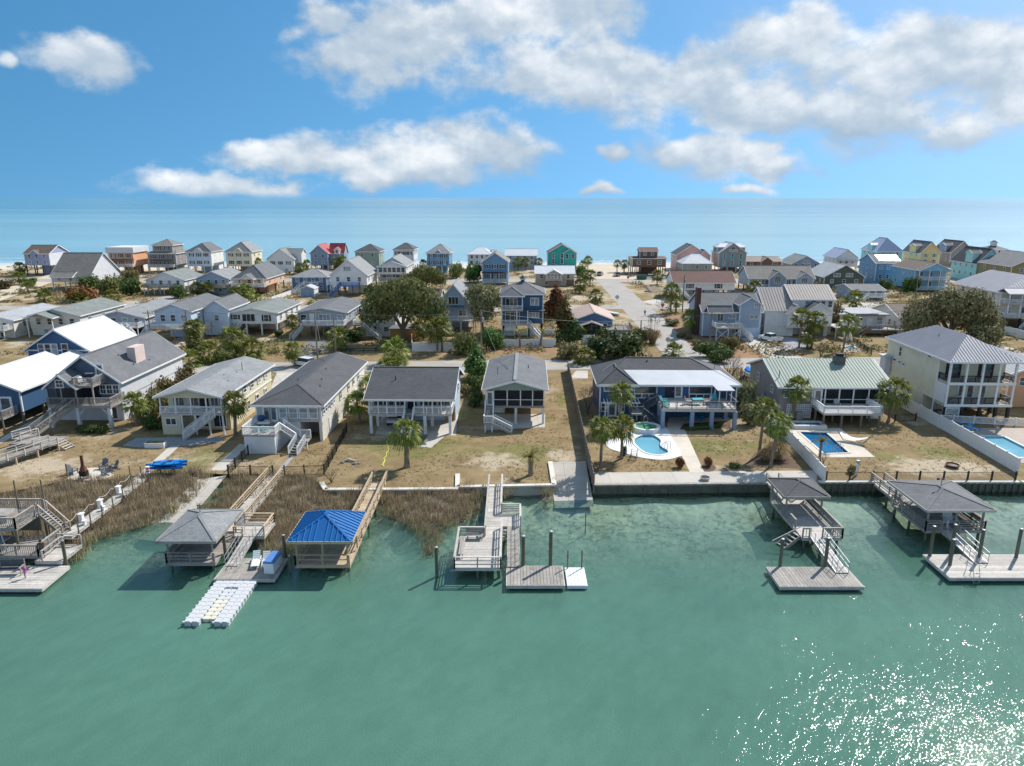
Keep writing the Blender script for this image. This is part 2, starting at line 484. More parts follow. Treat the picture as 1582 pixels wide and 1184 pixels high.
# ------------------------------------------------------------------ mesh collecting
class MB:
 def __init__(self):
  self.v = []
  self.f = []

 def quadv(self, pts):
  i = len(self.v)
  self.v += [tuple(p) for p in pts]
  self.f.append(tuple(range(i, i + len(pts))))

 def box(self, x0, x1, y0, y1, z0, z1, m=None):
  i = len(self.v)
  pts = [(x0, y0, z0), (x1, y0, z0), (x1, y1, z0), (x0, y1, z0), (x0, y0, z1), (x1, y0, z1), (x1, y1, z1), (x0, y1, z1)]
  if m is not None:
   pts = [tuple(m @ Vector(p)) for p in pts]
  self.v += pts
  self.f += [tuple(i + k for k in q) for q in ((0, 3, 2, 1), (4, 5, 6, 7), (0, 1, 5, 4), (1, 2, 6, 5), (2, 3, 7, 6), (3, 0, 4, 7))]
  return self

 def bar(self, p, q, w=0.1, h=0.1, up=(0, 0, 1)):
  """square bar from p to q, w across, h along 'up'"""
  p, q = Vector(p), Vector(q)
  d = q - p
  L = d.length
  if L < 1e-5:
   return self
  d /= L
  u = Vector(up)
  s = d.cross(u)
  if s.length < 1e-4:
   s = d.cross(Vector((1, 0, 0)))
  s.normalize()
  u = s.cross(d)
  i = len(self.v)
  for e in (p, q):
   for a, b in ((-1, -1), (1, -1), (1, 1), (-1, 1)):
    self.v.append(tuple(e + s * (a * w / 2) + u * (b * h / 2)))
  self.f += [tuple(i + k for k in c) for c in ((0, 1, 2, 3), (7, 6, 5, 4), (0, 4, 5, 1), (1, 5, 6, 2), (2, 6, 7, 3), (3, 7, 4, 0))]
  return self

 def cyl(self, p, q, r0, r1=None, n=8, cap=True):
  r1 = r0 if r1 is None else r1
  p, q = Vector(p), Vector(q)
  d = (q - p).normalized()
  s = d.cross(Vector((0, 0, 1)))
  if s.length < 1e-4:
   s = Vector((1, 0, 0))
  s.normalize()
  u = s.cross(d)
  i = len(self.v)
  for e, r in ((p, r0), (q, r1)):
   for k in range(n):
    a = 2 * math.pi * k / n
    self.v.append(tuple(e + s * (math.cos(a) * r) + u * (math.sin(a) * r)))
  for k in range(n):
   k2 = (k + 1) % n
   self.f.append((i + k, i + k2, i + n + k2, i + n + k))
  if cap:
   self.f.append(tuple(i + k for k in reversed(range(n))))
   self.f.append(tuple(i + n + k for k in range(n)))
  return self

 def tube(self, pts, rad, n=6):
  for k in range(len(pts) - 1):
   r0 = rad[k] if isinstance(rad, (list, tuple)) else rad
   r1 = rad[k + 1] if isinstance(rad, (list, tuple)) else rad
   self.cyl(pts[k], pts[k + 1], r0, r1, n)
  return self

 def lathe(self, prof, n=12, c=(0, 0, 0)):
  i = len(self.v)
  for r, z in prof:
   for k in range(n):
    a = 2 * math.pi * k / n
    self.v.append((c[0] + r * math.cos(a), c[1] + r * math.sin(a), c[2] + z))
  for j in range(len(prof) - 1):
   for k in range(n):
    k2 = (k + 1) % n
    self.f.append((i + j * n + k, i + j * n + k2, i + (j + 1) * n + k2, i + (j + 1) * n + k))
  self.f.append(tuple(i + k for k in reversed(range(n))))
  self.f.append(tuple(i + (len(prof) - 1) * n + k for k in range(n)))
  return self

 def poly(self, pts, z0, z1):
  """extruded polygon (list of (x, y)), counter-clockwise"""
  a = sum(pts[k][0] * pts[(k + 1) % len(pts)][1] - pts[(k + 1) % len(pts)][0] * pts[k][1] for k in range(len(pts)))
  if a < 0:
   pts = pts[::-1]
  n = len(pts)
  i = len(self.v)
  self.v += [(x, y, z0) for x, y in pts] + [(x, y, z1) for x, y in pts]
  self.f.append(tuple(i + k for k in reversed(range(n))))
  self.f.append(tuple(i + n + k for k in range(n)))
  for k in range(n):
   k2 = (k + 1) % n
   self.f.append((i + k, i + k2, i + n + k2, i + n + k))
  return self

 def mesh(self, name, mat, smooth=False):
  me = bpy.data.meshes.new(name)
  me.from_pydata(self.v, [], self.f)
  if mat is not None:
   me.materials.append(MATS[mat] if isinstance(mat, str) else mat)
  if smooth:
   me.polygons.foreach_set('use_smooth', [True] * len(me.polygons))
  me.update()
  return me

 def build(self, name, mat, parent=None, smooth=False):
  return link(name, self.mesh(name, mat, smooth), parent)


def link(name, me, parent=None, loc=None, rotz=None):
 o = bpy.data.objects.new(name, me)
 COL.objects.link(o)
 o.parent = parent
 if loc is not None:
  o.location = loc
 if rotz is not None:
  o.rotation_euler = (0, 0, rotz)
 return o


def tag(o, label, cat, group=None):
 o['label'] = label
 o['category'] = cat
 if group:
  o['group'] = group
 return o


def struct(o):
 o['kind'] = 'structure'
 return o


def thing(name, label, cat, loc=(0, 0, 0), rotz=0.0, group=None):
 o = link(name, None, None, loc, rotz)
 return tag(o, label, cat, group)


MESHC = {}


def cached(key, fn):
 if key not in MESHC:
  MESHC[key] = fn()
 return MESHC[key]


def copy_tree(o, parent=None):
 c = o.copy()
 COL.objects.link(c)
 c.parent = parent
 for ch in list(o.children):
  copy_tree(ch, c)
 return c


GRID = R(-1.36)        # the lots run a little clockwise of the view axis


# ------------------------------------------------------------------ building kit
def window_mesh(w, h, style):
 def mk():
  b = MB()
  t = 0.11
  b.box(-w / 2 - t, w / 2 + t, -0.07, 0.02, h / 2, h / 2 + t)
  b.box(-w / 2 - t, w / 2 + t, -0.09, 0.02, -h / 2 - t, -h / 2)
  b.box(-w / 2 - t, -w / 2, -0.068, 0.02, -h / 2, h / 2)
  b.box(w / 2, w / 2 + t, -0.068, 0.02, -h / 2, h / 2)
  if style in ('sash', 'grid'):
   b.box(-w / 2, w / 2, -0.045, 0.0, -0.035, 0.035)
  if style == 'grid':
   b.box(-0.02, 0.02, -0.042, 0.0, -h / 2, -0.035)
   b.box(-0.02, 0.02, -0.042, 0.0, 0.035, h / 2)
  if style in ('slide', 'door2'):
   b.box(-0.045, 0.045, -0.045, 0.0, -h / 2, h / 2)
  if style == 'triple':
   for k in (-1, 1):
    b.box(k * w / 6 - 0.045, k * w / 6 + 0.045, -0.045, 0.0, -h / 2, h / 2)
  return b.mesh('window', 'trim')
 return cached(('win', round(w, 2), round(h, 2), style), mk)


def pane_mesh(w, h, mat):
 def mk():
  return MB().box(-w / 2, w / 2, -0.02, 0.015, -h / 2, h / 2).mesh('pane', mat)
 return cached(('pane', round(w, 2), round(h, 2), mat), mk)


FACE_ROT = {'F': 0.0, 'R': math.pi / 2, 'B': math.pi, 'L': -math.pi / 2}


def roof_points(x0, x1, y0, y1, ze, zr, axis, i0, i1, ov):
 """eave corners (4) and ridge ends (2) of the roof plane over a rectangle"""
 if axis == 'x':
  half = (y1 - y0) / 2
  s = (zr - ze) / half
  c = [(x0 - ov, y0 - ov), (x1 + ov, y0 - ov), (x1 + ov, y1 + ov), (x0 - ov, y1 + ov)]
  ym = (y0 + y1) / 2
  r = [(x0 + (i0 if i0 else -ov), ym), (x1 - (i1 if i1 else -ov), ym)]
 else:
  half = (x1 - x0) / 2
  s = (zr - ze) / half
  c = [(x0 - ov, y0 - ov), (x1 + ov, y0 - ov), (x1 + ov, y1 + ov), (x0 - ov, y1 + ov)]
  xm = (x0 + x1) / 2
  r = [(xm, y0 + (i0 if i0 else -ov)), (xm, y1 - (i1 if i1 else -ov))]
 zl = ze - s * ov
 return [(x, y, zl) for x, y in c], [(x, y, zr) for x, y in r]


LOTS = []


class House:
 def __init__(self, label, x, y, w, rot=GRID, cat='house', name='beach_house', group=None, z=0.0):
  LOTS.append((x, y, w))
  self.r = thing(name, label, cat, (x, y, z), rot, group)
  self.w = w

 def part(self, b, name, mat, parent=None):
  if isinstance(mat, str) and mat not in MATS:
   M(mat)
  return b.build(name, mat, parent or self.r)

 def vol(self, x0, x1, y0, y1, z0, ze, zr, axis='y', i0=0.0, i1=0.0, wall='siding:white', roof='shingle:dark', ov=0.4, fascia='trim', t=0.16, corner=True, nowall=False, seam=0.0):
  """one wall block with its pitched roof (i0, i1 = hip inset of the ridge ends, 0 = gable)"""
  b = MB()
  if not nowall:
   b.box(x0, x1, y0, y1, z0, ze)
   if axis == 'y':
    xm = (x0 + x1) / 2
    for ins, ya, yb in ((i0, y0, y0 + (y1 - y0) * .5), (i1, y1, y0 + (y1 - y0) * .5)):
     if not ins:
      self._tri(b, (x0, ya, ze), (x1, ya, ze), (xm, ya, zr), (0, yb - ya, 0))
   else:
    ym = (y0 + y1) / 2
    for ins, xa, xb in ((i0, x0, x0 + (x1 - x0) * .5), (i1, x1, x0 + (x1 - x0) * .5)):
     if not ins:
      self._tri(b, (xa, y0, ze), (xa, y1, ze), (xa, ym, zr), (xb - xa, 0, 0))
   self.part(b, 'wall', wall)
  if corner and not nowall:
   cw = 0.16
   for cx, sx in ((x0, 1), (x1, -1)):
    cb = MB().box(min(cx, cx + sx * cw) - (0.03 if sx > 0 else 0), max(cx, cx + sx * cw) + (0.03 if sx < 0 else 0), y0 - 0.03, y0 + cw, z0, ze - 0.02)
    self.part(cb, 'corner_trim', 'trim')
  E, Rg = roof_points(x0, x1, y0, y1, ze, zr, axis, i0, i1, ov)
  rb = MB()
  tops = []
  if axis == 'y':
   tops = [[E[0], Rg[0], Rg[1], E[3]], [E[1], E[2], Rg[1], Rg[0]]]
   if i0:
    tops.append([E[0], E[1], Rg[0]])
   if i1:
    tops.append([E[2], E[3], Rg[1]])
   rim = [(E[0], E[3]), (E[1], E[2])]
   rim += [(E[0], E[1])] if i0 else [(E[0], Rg[0]), (Rg[0], E[1])]
   rim += [(E[3], E[2])] if i1 else [(E[3], Rg[1]), (Rg[1], E[2])]
  else:
   tops = [[E[0], E[1], Rg[1], Rg[0]], [E[2], E[3], Rg[0], Rg[1]]]
   if i0:
    tops.append([E[3], E[0], Rg[0]])
   if i1:
    tops.append([E[1], E[2], Rg[1]])
   rim = [(E[0], E[1]), (E[3], E[2])]
   rim += [(E[0], E[3])] if i0 else [(E[0], Rg[0]), (Rg[0], E[3])]
   rim += [(E[1], E[2])] if i1 else [(E[1], Rg[1]), (Rg[1], E[2])]
  up = lambda p: (p[0], p[1], p[2] + t)
  for f in tops:
   rb.quadv([up(p) for p in f])
   rb.quadv([(p[0], p[1], p[2] + .01) for p in reversed(f)])
  for a, c in rim:
   rb.quadv([(a[0], a[1], a[2] + .01), (c[0], c[1], c[2] + .01), up(c), up(a)])
  ro = self.part(rb, 'roof', roof)
  if seam:
   self.seams(ro, tops, t, seam, roof)
  else:
   cap = MB()
   cap.bar(up(Rg[0]), up(Rg[1]), 0.3, 0.07)
   if i0:
    e = (0, 1) if axis == 'y' else (0, 3)
    for k in e:
     cap.bar(up(E[k]), up(Rg[0]), 0.24, 0.06)
   if i1:
    e = (2, 3) if axis == 'y' else (1, 2)
    for k in e:
     cap.bar(up(E[k]), up(Rg[1]), 0.24, 0.06)
   self.part(cap, 'ridge_cap', roof, ro)
  if fascia:
   fb = MB()
   for a, c in rim:
    A, C = Vector(a), Vector(c)
    mid = (A + C) / 2
    cen = Vector(((x0 + x1) / 2, (y0 + y1) / 2, mid.z))
    d = (C - A)
    nrm = Vector((d.y, -d.x, 0)).normalized() * 0.03
    if nrm.dot(mid - cen) < 0:
     nrm = -nrm
    o = Vector((0, 0, t * .35))
    fb.bar(A + nrm + o, C + nrm + o, 0.05, 0.24)
   self.part(fb, 'fascia', fascia, ro)
  return ro

 def seams(self, ro, tops, t, pitch, roof, max_n=400):
  """standing seams of a metal roof: ribs up each slope"""
  b = MB()
  for f in tops:
   P = [Vector(p) + Vector((0, 0, t)) for p in f]
   e0, e1 = None, None
   zs = sorted(P, key=lambda p: p.z)
   lowp = [p for p in P if abs(p.z - zs[0].z) < 1e-4]
   if len(lowp) < 2:
    continue
   A, B = lowp[0], lowp[1]
   along = (B - A)
   L = along.length
   along /= L
   nrm = (P[1] - P[0]).cross(P[2] - P[0]).normalized()
   if nrm.z < 0:
    nrm = -nrm
   ups = nrm.cross(along)
   if ups.z < 0:
    ups = -ups
   n = int(L / pitch)
   # polygon in (s, u) coordinates
   poly = [((p - A).dot(along), (p - A).dot(ups)) for p in P]
   for k in range(1, n):
    s = k * L / n
    us = []
    for i in range(len(poly)):
     (s0, u0), (s1, u1) = poly[i], poly[(i + 1) % len(poly)]
     if (s0 - s) * (s1 - s) < 0:
      us.append(u0 + (u1 - u0) * (s - s0) / (s1 - s0))
    if len(us) == 2:
     a, c = min(us), max(us)
     if c - a > 0.15:
      b.bar(A + along * s + ups * (a + .02) + nrm * .02, A + along * s + ups * (c - .02) + nrm * .02, 0.05, 0.07, nrm)
  if b.f:
   o = self.part(b, 'seam_ribs', roof, ro)
   o['kind'] = 'stuff'

 @staticmethod
 def _tri(b, p, q, r, d):
  P = [Vector(p), Vector(q), Vector(r)]
  D = Vector(d)
  i = len(b.v)
  b.v += [tuple(v) for v in P] + [tuple(v + D) for v in P]
  b.f += [(i, i + 1, i + 2), (i + 5, i + 4, i + 3), (i, i + 3, i + 4, i + 1), (i + 1, i + 4, i + 5, i + 2), (i + 2, i + 5, i + 3, i)]

 def flat(self, x0, x1, y0, y1, z, t=0.2, mat='shingle:pale', name='roof'):
  return self.part(MB().box(x0, x1, y0, y1, z, z + t), name, mat)

 def box(self, x0, x1, y0, y1, z0, z1, mat, name='wall'):
  return self.part(MB().box(x0, x1, y0, y1, z0, z1), name, mat)

 def win(self, face, pos, lst, style='sash', pane=None, shut=None):
  """windows on the plane 'pos' (y for F/B, x for L/R): list of (u, z centre, w, h)"""
  for (u, z, w, h) in lst:
   f = link('window', window_mesh(w, h, style), self.r)
   f.location = (u, pos, z) if face in 'FB' else (pos, u, z)
   f.rotation_euler = (0, 0, FACE_ROT[face])
   pm = pane or random.choice(['glass', 'glass', 'glass_mid', 'glass_blind'])
   link('pane', pane_mesh(w, h, pm), f)
   if shut:
    for s in (-1, 1):
     me = cached(('shut', round(h, 2), shut), lambda: MB().box(-.2, .2, -.06, .01, -h / 2, h / 2).mesh('shutter', shut))
     link('shutter', me, f).location = (s * (w / 2 + .33), 0, 0)

 def door(self, face, pos, u, z0, w=0.95, h=2.05, mat='trim', glazed=False):
  def mk():
   b = MB()
   b.box(-w / 2 - .1, -w / 2, -.06, .02, 0, h + .1).box(w / 2, w / 2 + .1, -.06, .02, 0, h + .1).box(-w / 2, w / 2, -.06, .02, h, h + .1)
   b.box(-w / 2, w / 2, -.03, .02, 0, h)
   return b.mesh('door', mat)
  if mat not in MATS:
   M(mat)
  d = link('door', cached(('door', w, h, mat), mk), self.r)
  d.location = (u, pos, z0) if face in 'FB' else (pos, u, z0)
  d.rotation_euler = (0, 0, FACE_ROT[face])
  if glazed:
   p = link('pane', pane_mesh(w * .7, h * .78, 'glass_mid'), d)
   p.location = (0, -.025, h * .53)
  hd = link('handle', cached('handle', lambda: MB().box(-.03, .03, -.1, 0, -.08, .08).mesh('handle', 'galv')), d)
  hd.location = (w * .38, -.02, h * .48)
  return d

 def rowwin(self, face, pos, u0, u1, n, z, w, h, style='sash', pane=None, shut=None):
  self.win(face, pos, [(u0 + (u1 - u0) * (k + .5) / n, z, w, h) for k in range(n)], style, pane, shut)

 def posts(self, pts, z0, z1, size=0.26, mat='post', name='piling'):
  if mat not in MATS:
   M(mat)
  me = cached(('post', round(z1 - z0, 2), size, mat), lambda: MB().box(-size / 2, size / 2, -size / 2, size / 2, 0, z1 - z0).mesh(name, mat))
  for (x, y) in pts:
   link(name, me, self.r, (x, y, z0))

 def grid_posts(self, x0, x1, y0, y1, nx, ny, z1, size=0.26, mat='post'):
  self.posts([(x0 + (x1 - x0) * i / max(1, nx - 1), y0 + (y1 - y0) * j / max(1, ny - 1)) for i in range(nx) for j in range(ny)], -0.3, z1, size, mat)

 def deck(self, x0, x1, y0, y1, z, rail='FLR', mat='wood_grey', rmat='trim', posts=True, pmat='post', t=0.22, h=1.0, gap=None, bal=0.16, boards=True, psize=0.16, nposts=None):
  b = MB()
  b.box(x0, x1, y0, y1, z - t, z - 0.04)
  if boards:
   n = max(2, int((y1 - y0) / 0.3))
   for k in range(n):
    ya = y0 + (y1 - y0) * k / n
    b.box(x0 + .01, x1 - .01, ya + .006, ya + (y1 - y0) / n - .006, z - .05, z)
  self.part(b, 'deck', mat)
  if rail:
   self.rail([dict(F=((x0, y0), (x1, y0)), B=((x0, y1), (x1, y1)), L=((x0, y0), (x0, y1)), R=((x1, y0), (x1, y1)))[s] for s in rail], z, rmat, h, gap, bal)
  if posts:
   n = nposts or max(2, int((x1 - x0) / 3.2) + 1)
   self.posts([(x0 + .15 + (x1 - x0 - .3) * i / (n - 1), y0 + .15) for i in range(n)], -.2, z - t, psize, pmat, 'deck_post')

 def rail(self, segs, z, mat='trim', h=1.0, gap=None, bal=0.16):
  if mat not in MATS:
   M(mat)
  b = MB()
  for (p, q) in segs:
   rail_seg(b, (p[0], p[1], z), (q[0], q[1], z), h, bal, gap)
  self.part(b, 'railing', mat)

 def stairs(self, top, bot, width=1.1, mat='wood_grey', rmat='trim', h=0.95, rail=True, bal=0.2):
  stairs_into(self.r, top, bot, width, mat, rmat, h, rail, bal)


def rail_seg(b, p, q, h=1.0, bal=0.16, gap=None, post=0.1, cap=0.14, mids=0):
 P, Q = Vector(p), Vector(q)
 L = (Q - P).length
 n = max(1, int(round(L / 1.9)))
 zv = Vector((0, 0, 1))
 for k in range(n + 1):
  e = P + (Q - P) * k / n
  b.box(e.x - post / 2, e.x + post / 2, e.y - post / 2, e.y + post / 2, e.z - .1, e.z + h)
 b.bar(P + zv * (h + .02), Q + zv * (h + .02), cap, 0.05)
 if mids:
  for k in range(1, mids + 1):
   b.bar(P + zv * (h * k / (mids + 1)), Q + zv * (h * k / (mids + 1)), 0.04, 0.1)
 elif bal:
  b.bar(P + zv * .12, Q + zv * .12, 0.05, 0.06)
  b.bar(P + zv * (h - .08), Q + zv * (h - .08), 0.05, 0.06)
  m = int(L / bal)
  for k in range(1, m):
   e = P + (Q - P) * k / m
   b.box(e.x - .022, e.x + .022, e.y - .022, e.y + .022, e.z + .12, e.z + h - .08)


def stairs_into(parent, top, bot, width=1.1, mat='wood_grey', rmat='trim', h=0.95, rail=True, bal=0.2, name='stairs'):
 T, B_ = Vector(top), Vector(bot)
 d = (B_ - T)
 hd = Vector((d.x, d.y, 0))
 L = hd.length
 hd.normalize()
 sd_ = Vector((-hd.y, hd.x, 0))
 n = max(2, int(abs(d.z) / 0.19))
 b = MB()
 for k in range(n):
  c = T + d * ((k + .5) / n)
  tr = L / n * .62
  b.bar(c - sd_ * (width / 2), c + sd_ * (width / 2), max(.2, tr), 0.05)
 for s in (-1, 1):
  o = sd_ * (s * (width / 2 + .03))
  b.bar(T + o - Vector((0, 0, .1)), B_ + o - Vector((0, 0, .05)), 0.06, 0.28)
 for m_ in (mat, rmat):
  if m_ not in MATS:
   M(m_)
 st = b.build(name, mat, parent)
 if rail:
  rb = MB()
  for s in (-1, 1):
   o = sd_ * (s * (width / 2))
   rail_seg(rb, tuple(T + o), tuple(B_ + o), h, bal)
  rb.build('stair_railing', rmat, st)
 return st


# ------------------------------------------------------------------ the setting
WATER_Z = -1.0


SPOTS = [(*(-6.4, 97.41), 2.2, 3.4, 0), (*(7.65, 104.83), 1.3, 5, 0), (*(45.42, 79.61), 2.6, 3, 0), (*(69.22, 135.64), 8, 2, 0), (*(-62.43, 151.94), 4, 7, 0), (*(-49.27, 149.08), 9, 3, 0), (*(24.95, 83.71), 5, 4, 0), (*(0.71, 81.38), 7, 5, 0), (*(-12.19, 83.71), 9, 6, 0), (*(51.85, 81.38), 4, 4, 0), (*(-37.22, 78.11), 5, 4, 0), (*(35.16, 228.06), 10, 10, 0), (*(-54.74, 77.07), 7, 4.5, 1), (*(48.37, 76.67), 7, 4, 1), (*(52.84, 76.67), 4, 3, 1), (*(-1.91, 78.75), 4, 3.5, 1), (*(5.98, 80.27), 2.5, 3, 1), (*(21.94, 220.41), 14, 12, 1), (*(-73.73, 217.48), 12, 8, 1), (*(-32.78, 72.79), 3, 1.5, 1)]


def m_ground():
 m, t, b = newmat('lawn')
 p = worldco(t)
 sp = t.add('ShaderNodeSeparateXYZ'); t.link(p, sp.inputs[0])
 big = t.noise(p, 0.055, 6, 0.62)
 mid = t.noise(p, 0.30, 6, 0.65, 0.4)
 fine = t.noise(p, 3.2, 5, 0.7)
 vfine = t.noise(p, 11.0, 3, 0.7)
 dry = t.ramp(mid, [(0.25, (0.195, 0.138, 0.072)), (0.5, (0.28, 0.205, 0.112)), (0.75, (0.375, 0.285, 0.165))])
 green = t.ramp(fine, [(0.2, (0.10, 0.11, 0.025)), (0.8, (0.21, 0.215, 0.07))])
 sand = t.ramp(fine, [(0.2, (0.42, 0.34, 0.24)), (0.8, (0.60, 0.51, 0.39))])
 gm = t.mapr(t.noise(t.vmath('ADD', p, (31.0, 7.0, 0.0)), 0.105, 5, 0.62), 0.55, 0.70)
 c = t.mix(t.math('MULTIPLY', gm, 0.7), dry, green)
 # worn sandy spots and greener spots of turf
 edge = t.math('MULTIPLY', t.math('SUBTRACT', t.noise(t.vmath('ADD', p, (5.0, 1.0, 0.0)), 0.55, 6, 0.7), 0.5), 2.6)
 for (bx, by, rx, ry, kind) in SPOTS:
  dd = t.vmath('LENGTH', t.vmath('MULTIPLY', t.vmath('SUBTRACT', p, (bx, by, 0)), (1.0 / rx, 1.0 / ry, 0)))
  k = t.mapr(t.math('ADD', dd, edge), 1.0, 0.35, 0.0, 0.85 if kind else 0.6)
  c = t.mix(k, c, sand if kind else t.mix(0.5, green, (0.15, 0.18, 0.045)))
 # barer and sandier towards the ocean
 far = t.mapr(sp.outputs[1], 135.0, 235.0, 0.0, 0.10, False)
 sm = t.mapr(t.math('ADD', t.noise(t.vmath('ADD', p, (3.0, 55.0, 0.0)), 0.085, 6, 0.66), far), 0.56, 0.68)
 c = t.mix(t.math('MULTIPLY', sm, 0.85), c, sand)
 beach = t.mapr(sp.outputs[1], 290.0, 318.0, 0.0, 1.0)
 c = t.mix(beach, c, (0.66, 0.58, 0.47))
 c = t.mix(0.75, c, t.ramp(vfine, [(0.25, 0.62), (0.75, 1.28)]), 'MULTIPLY')
 t.link(c, b.inputs['Base Color'])
 b.inputs['Roughness'].default_value = 0.95
 b.inputs['Specular IOR Level'].default_value = 0.1
 h = t.math('ADD', t.math('MULTIPLY', fine, 0.6), vfine)
 t.link(t.bump(h, 0.55, 0.12), b.inputs['Normal'])


def m_pave(name, col, joint=0.0, crack=0.25):
 m, t, b = newmat(name)
 p = worldco(t)
 n = t.noise(p, 0.22, 6, 0.65)
 f = t.noise(p, 5.0, 4, 0.7)
 c = t.ramp(n, [(0.25, tuple(k * 0.80 for k in col)), (0.75, tuple(min(.85, k * 1.1) for k in col))])
 c = t.mix(0.6, c, t.ramp(f, [(0.3, 0.82), (0.7, 1.12)]), 'MULTIPLY')
 st = t.noise(t.vmath('ADD', p, (9.0, 4.0, 0)), 0.5, 6, 0.7, 0.8)
 c = t.mix(t.math('MULTIPLY', t.mapr(st, 0.55, 0.75), crack), c, tuple(k * 0.45 for k in col))
 if joint:
  br = t.add('ShaderNodeTexBrick')
  br.offset = 0.0
  br.inputs['Scale'].default_value = 1.0
  br.inputs['Brick Width'].default_value = joint
  br.inputs['Row Height'].default_value = joint
  br.inputs['Mortar Size'].default_value = 0.03
  br.inputs['Color1'].default_value = (1, 1, 1, 1)
  br.inputs['Color2'].default_value = (0.92, 0.92, 0.92, 1)
  br.inputs['Mortar'].default_value = (0.55, 0.55, 0.55, 1)
  t.link(p, br.inputs['Vector'])
  c = t.mix(0.8, c, br.outputs[0], 'MULTIPLY')
 t.link(c, b.inputs['Base Color'])
 b.inputs['Roughness'].default_value = 0.9
 b.inputs['Specular IOR Level'].default_value = 0.25
 t.link(t.bump(f, 0.25, 0.03), b.inputs['Normal'])


def m_bed():
 m, t, b = newmat('bed')
 p = worldco(t)
 sp = t.add('ShaderNodeSeparateXYZ'); t.link(p, sp.inputs[0])
 n = t.noise(p, 0.5, 6, 0.6)
 wet = t.ramp(n, [(0.3, (0.50, 0.52, 0.42)), (0.7, (0.72, 0.72, 0.60))])
 mud = t.ramp(n, [(0.3, (0.11, 0.09, 0.062)), (0.7, (0.23, 0.185, 0.13))])
 grass = t.mapr(t.noise(p, 1.5, 6, 0.72, 0.5), 0.50, 0.57)
 g2 = t.mapr(t.noise(t.vmath('ADD', p, (40, 3, 0)), 0.14, 4, 0.6), 0.38, 0.52)
 wet = t.mix(t.math('MULTIPLY', t.math('MULTIPLY', grass, g2), 0.6), wet, (0.05, 0.07, 0.055))
 c = t.mix(t.mapr(sp.outputs[2], -1.25, -0.95), wet, mud)
 t.link(c, b.inputs['Base Color'])
 b.inputs['Roughness'].default_value = 0.8
 t.link(t.bump(n, 0.5, 0.2), b.inputs['Normal'])


def m_canal():
 m, t, b = newmat('canal_water')
 p = worldco(t)
 sp = t.add('ShaderNodeSeparateXYZ'); t.link(p, sp.inputs[0])
 rot = t.add('ShaderNodeVectorRotate', rotation_type='Z_AXIS')
 rot.inputs['Angle'].default_value = R(38)
 t.link(p, rot.inputs['Vector'])
 q = t.vmath('MULTIPLY', rot.outputs[0], (1.0, 0.42, 1.0))
 w1 = t.noise(q, 1.7, 1, 0.5)
 w2 = t.noise(t.vmath('MULTIPLY', rot.outputs[0], (1.0, 0.6, 1.0)), 10.0, 1, 0.5)
 w3 = t.noise(p, 0.12, 3, 0.5)
 calm = t.mapr(sp.outputs[1], 57.0, 70.0, 1.0, 0.55)
 h = t.math('ADD', t.math('MULTIPLY', w1, 0.60), t.math('MULTIPLY', w2, 0.24))
 h = t.math('MULTIPLY', h, t.math('MULTIPLY', calm, t.mapr(w3, 0.3, 0.7, 0.75, 1.2)))
 nrm = t.bump(h, 1.0, 0.092)
 tone = t.noise(p, 0.05, 4, 0.6)
 streak = t.noise(q, 0.8, 4, 0.6)
 deep = t.ramp(tone, [(0.3, (0.072, 0.170, 0.126)), (0.7, (0.094, 0.210, 0.156))])
 deep = t.mix(0.5, deep, t.ramp(streak, [(0.3, 0.85), (0.7, 1.12)]), 'MULTIPLY')
 dif = t.add('ShaderNodeBsdfDiffuse')
 t.link(deep, dif.inputs[0])
 t.link(nrm, dif.inputs['Normal'])
 tr = t.add('ShaderNodeBsdfTransparent')
 tr.inputs[0].default_value = (0.76, 0.88, 0.82, 1)
 # turbidity grows with depth, away from the shore
 tn = t.math('MULTIPLY', t.math('SUBTRACT', t.noise(p, 0.16, 4, 0.6), 0.5), 9.0)
 turb = t.mapr(t.math('ADD', sp.outputs[1], tn), 70.0, 46.0, 0.10, 0.97)
 body = t.add('ShaderNodeMixShader')
 t.link(turb, body.inputs[0]); t.link(tr.outputs[0], body.inputs[1]); t.link(dif.outputs[0], body.inputs[2])
 gl = t.add('ShaderNodeBsdfGlossy')
 gl.inputs['Roughness'].default_value = 0.055
 gl.inputs['Color'].default_value = (1, 1, 1, 1)
 t.link(nrm, gl.inputs['Normal'])
 fr = t.add('ShaderNodeFresnel')
 fr.inputs['IOR'].default_value = 1.33
 t.link(nrm, fr.inputs['Normal'])
 out = t.add('ShaderNodeMixShader')
 t.link(fr.outputs[0], out.inputs[0]); t.link(body.outputs[0], out.inputs[1]); t.link(gl.outputs[0], out.inputs[2])
 t.link(out.outputs[0], t.n['Material Output'].inputs[0])
 t.n.remove(b)


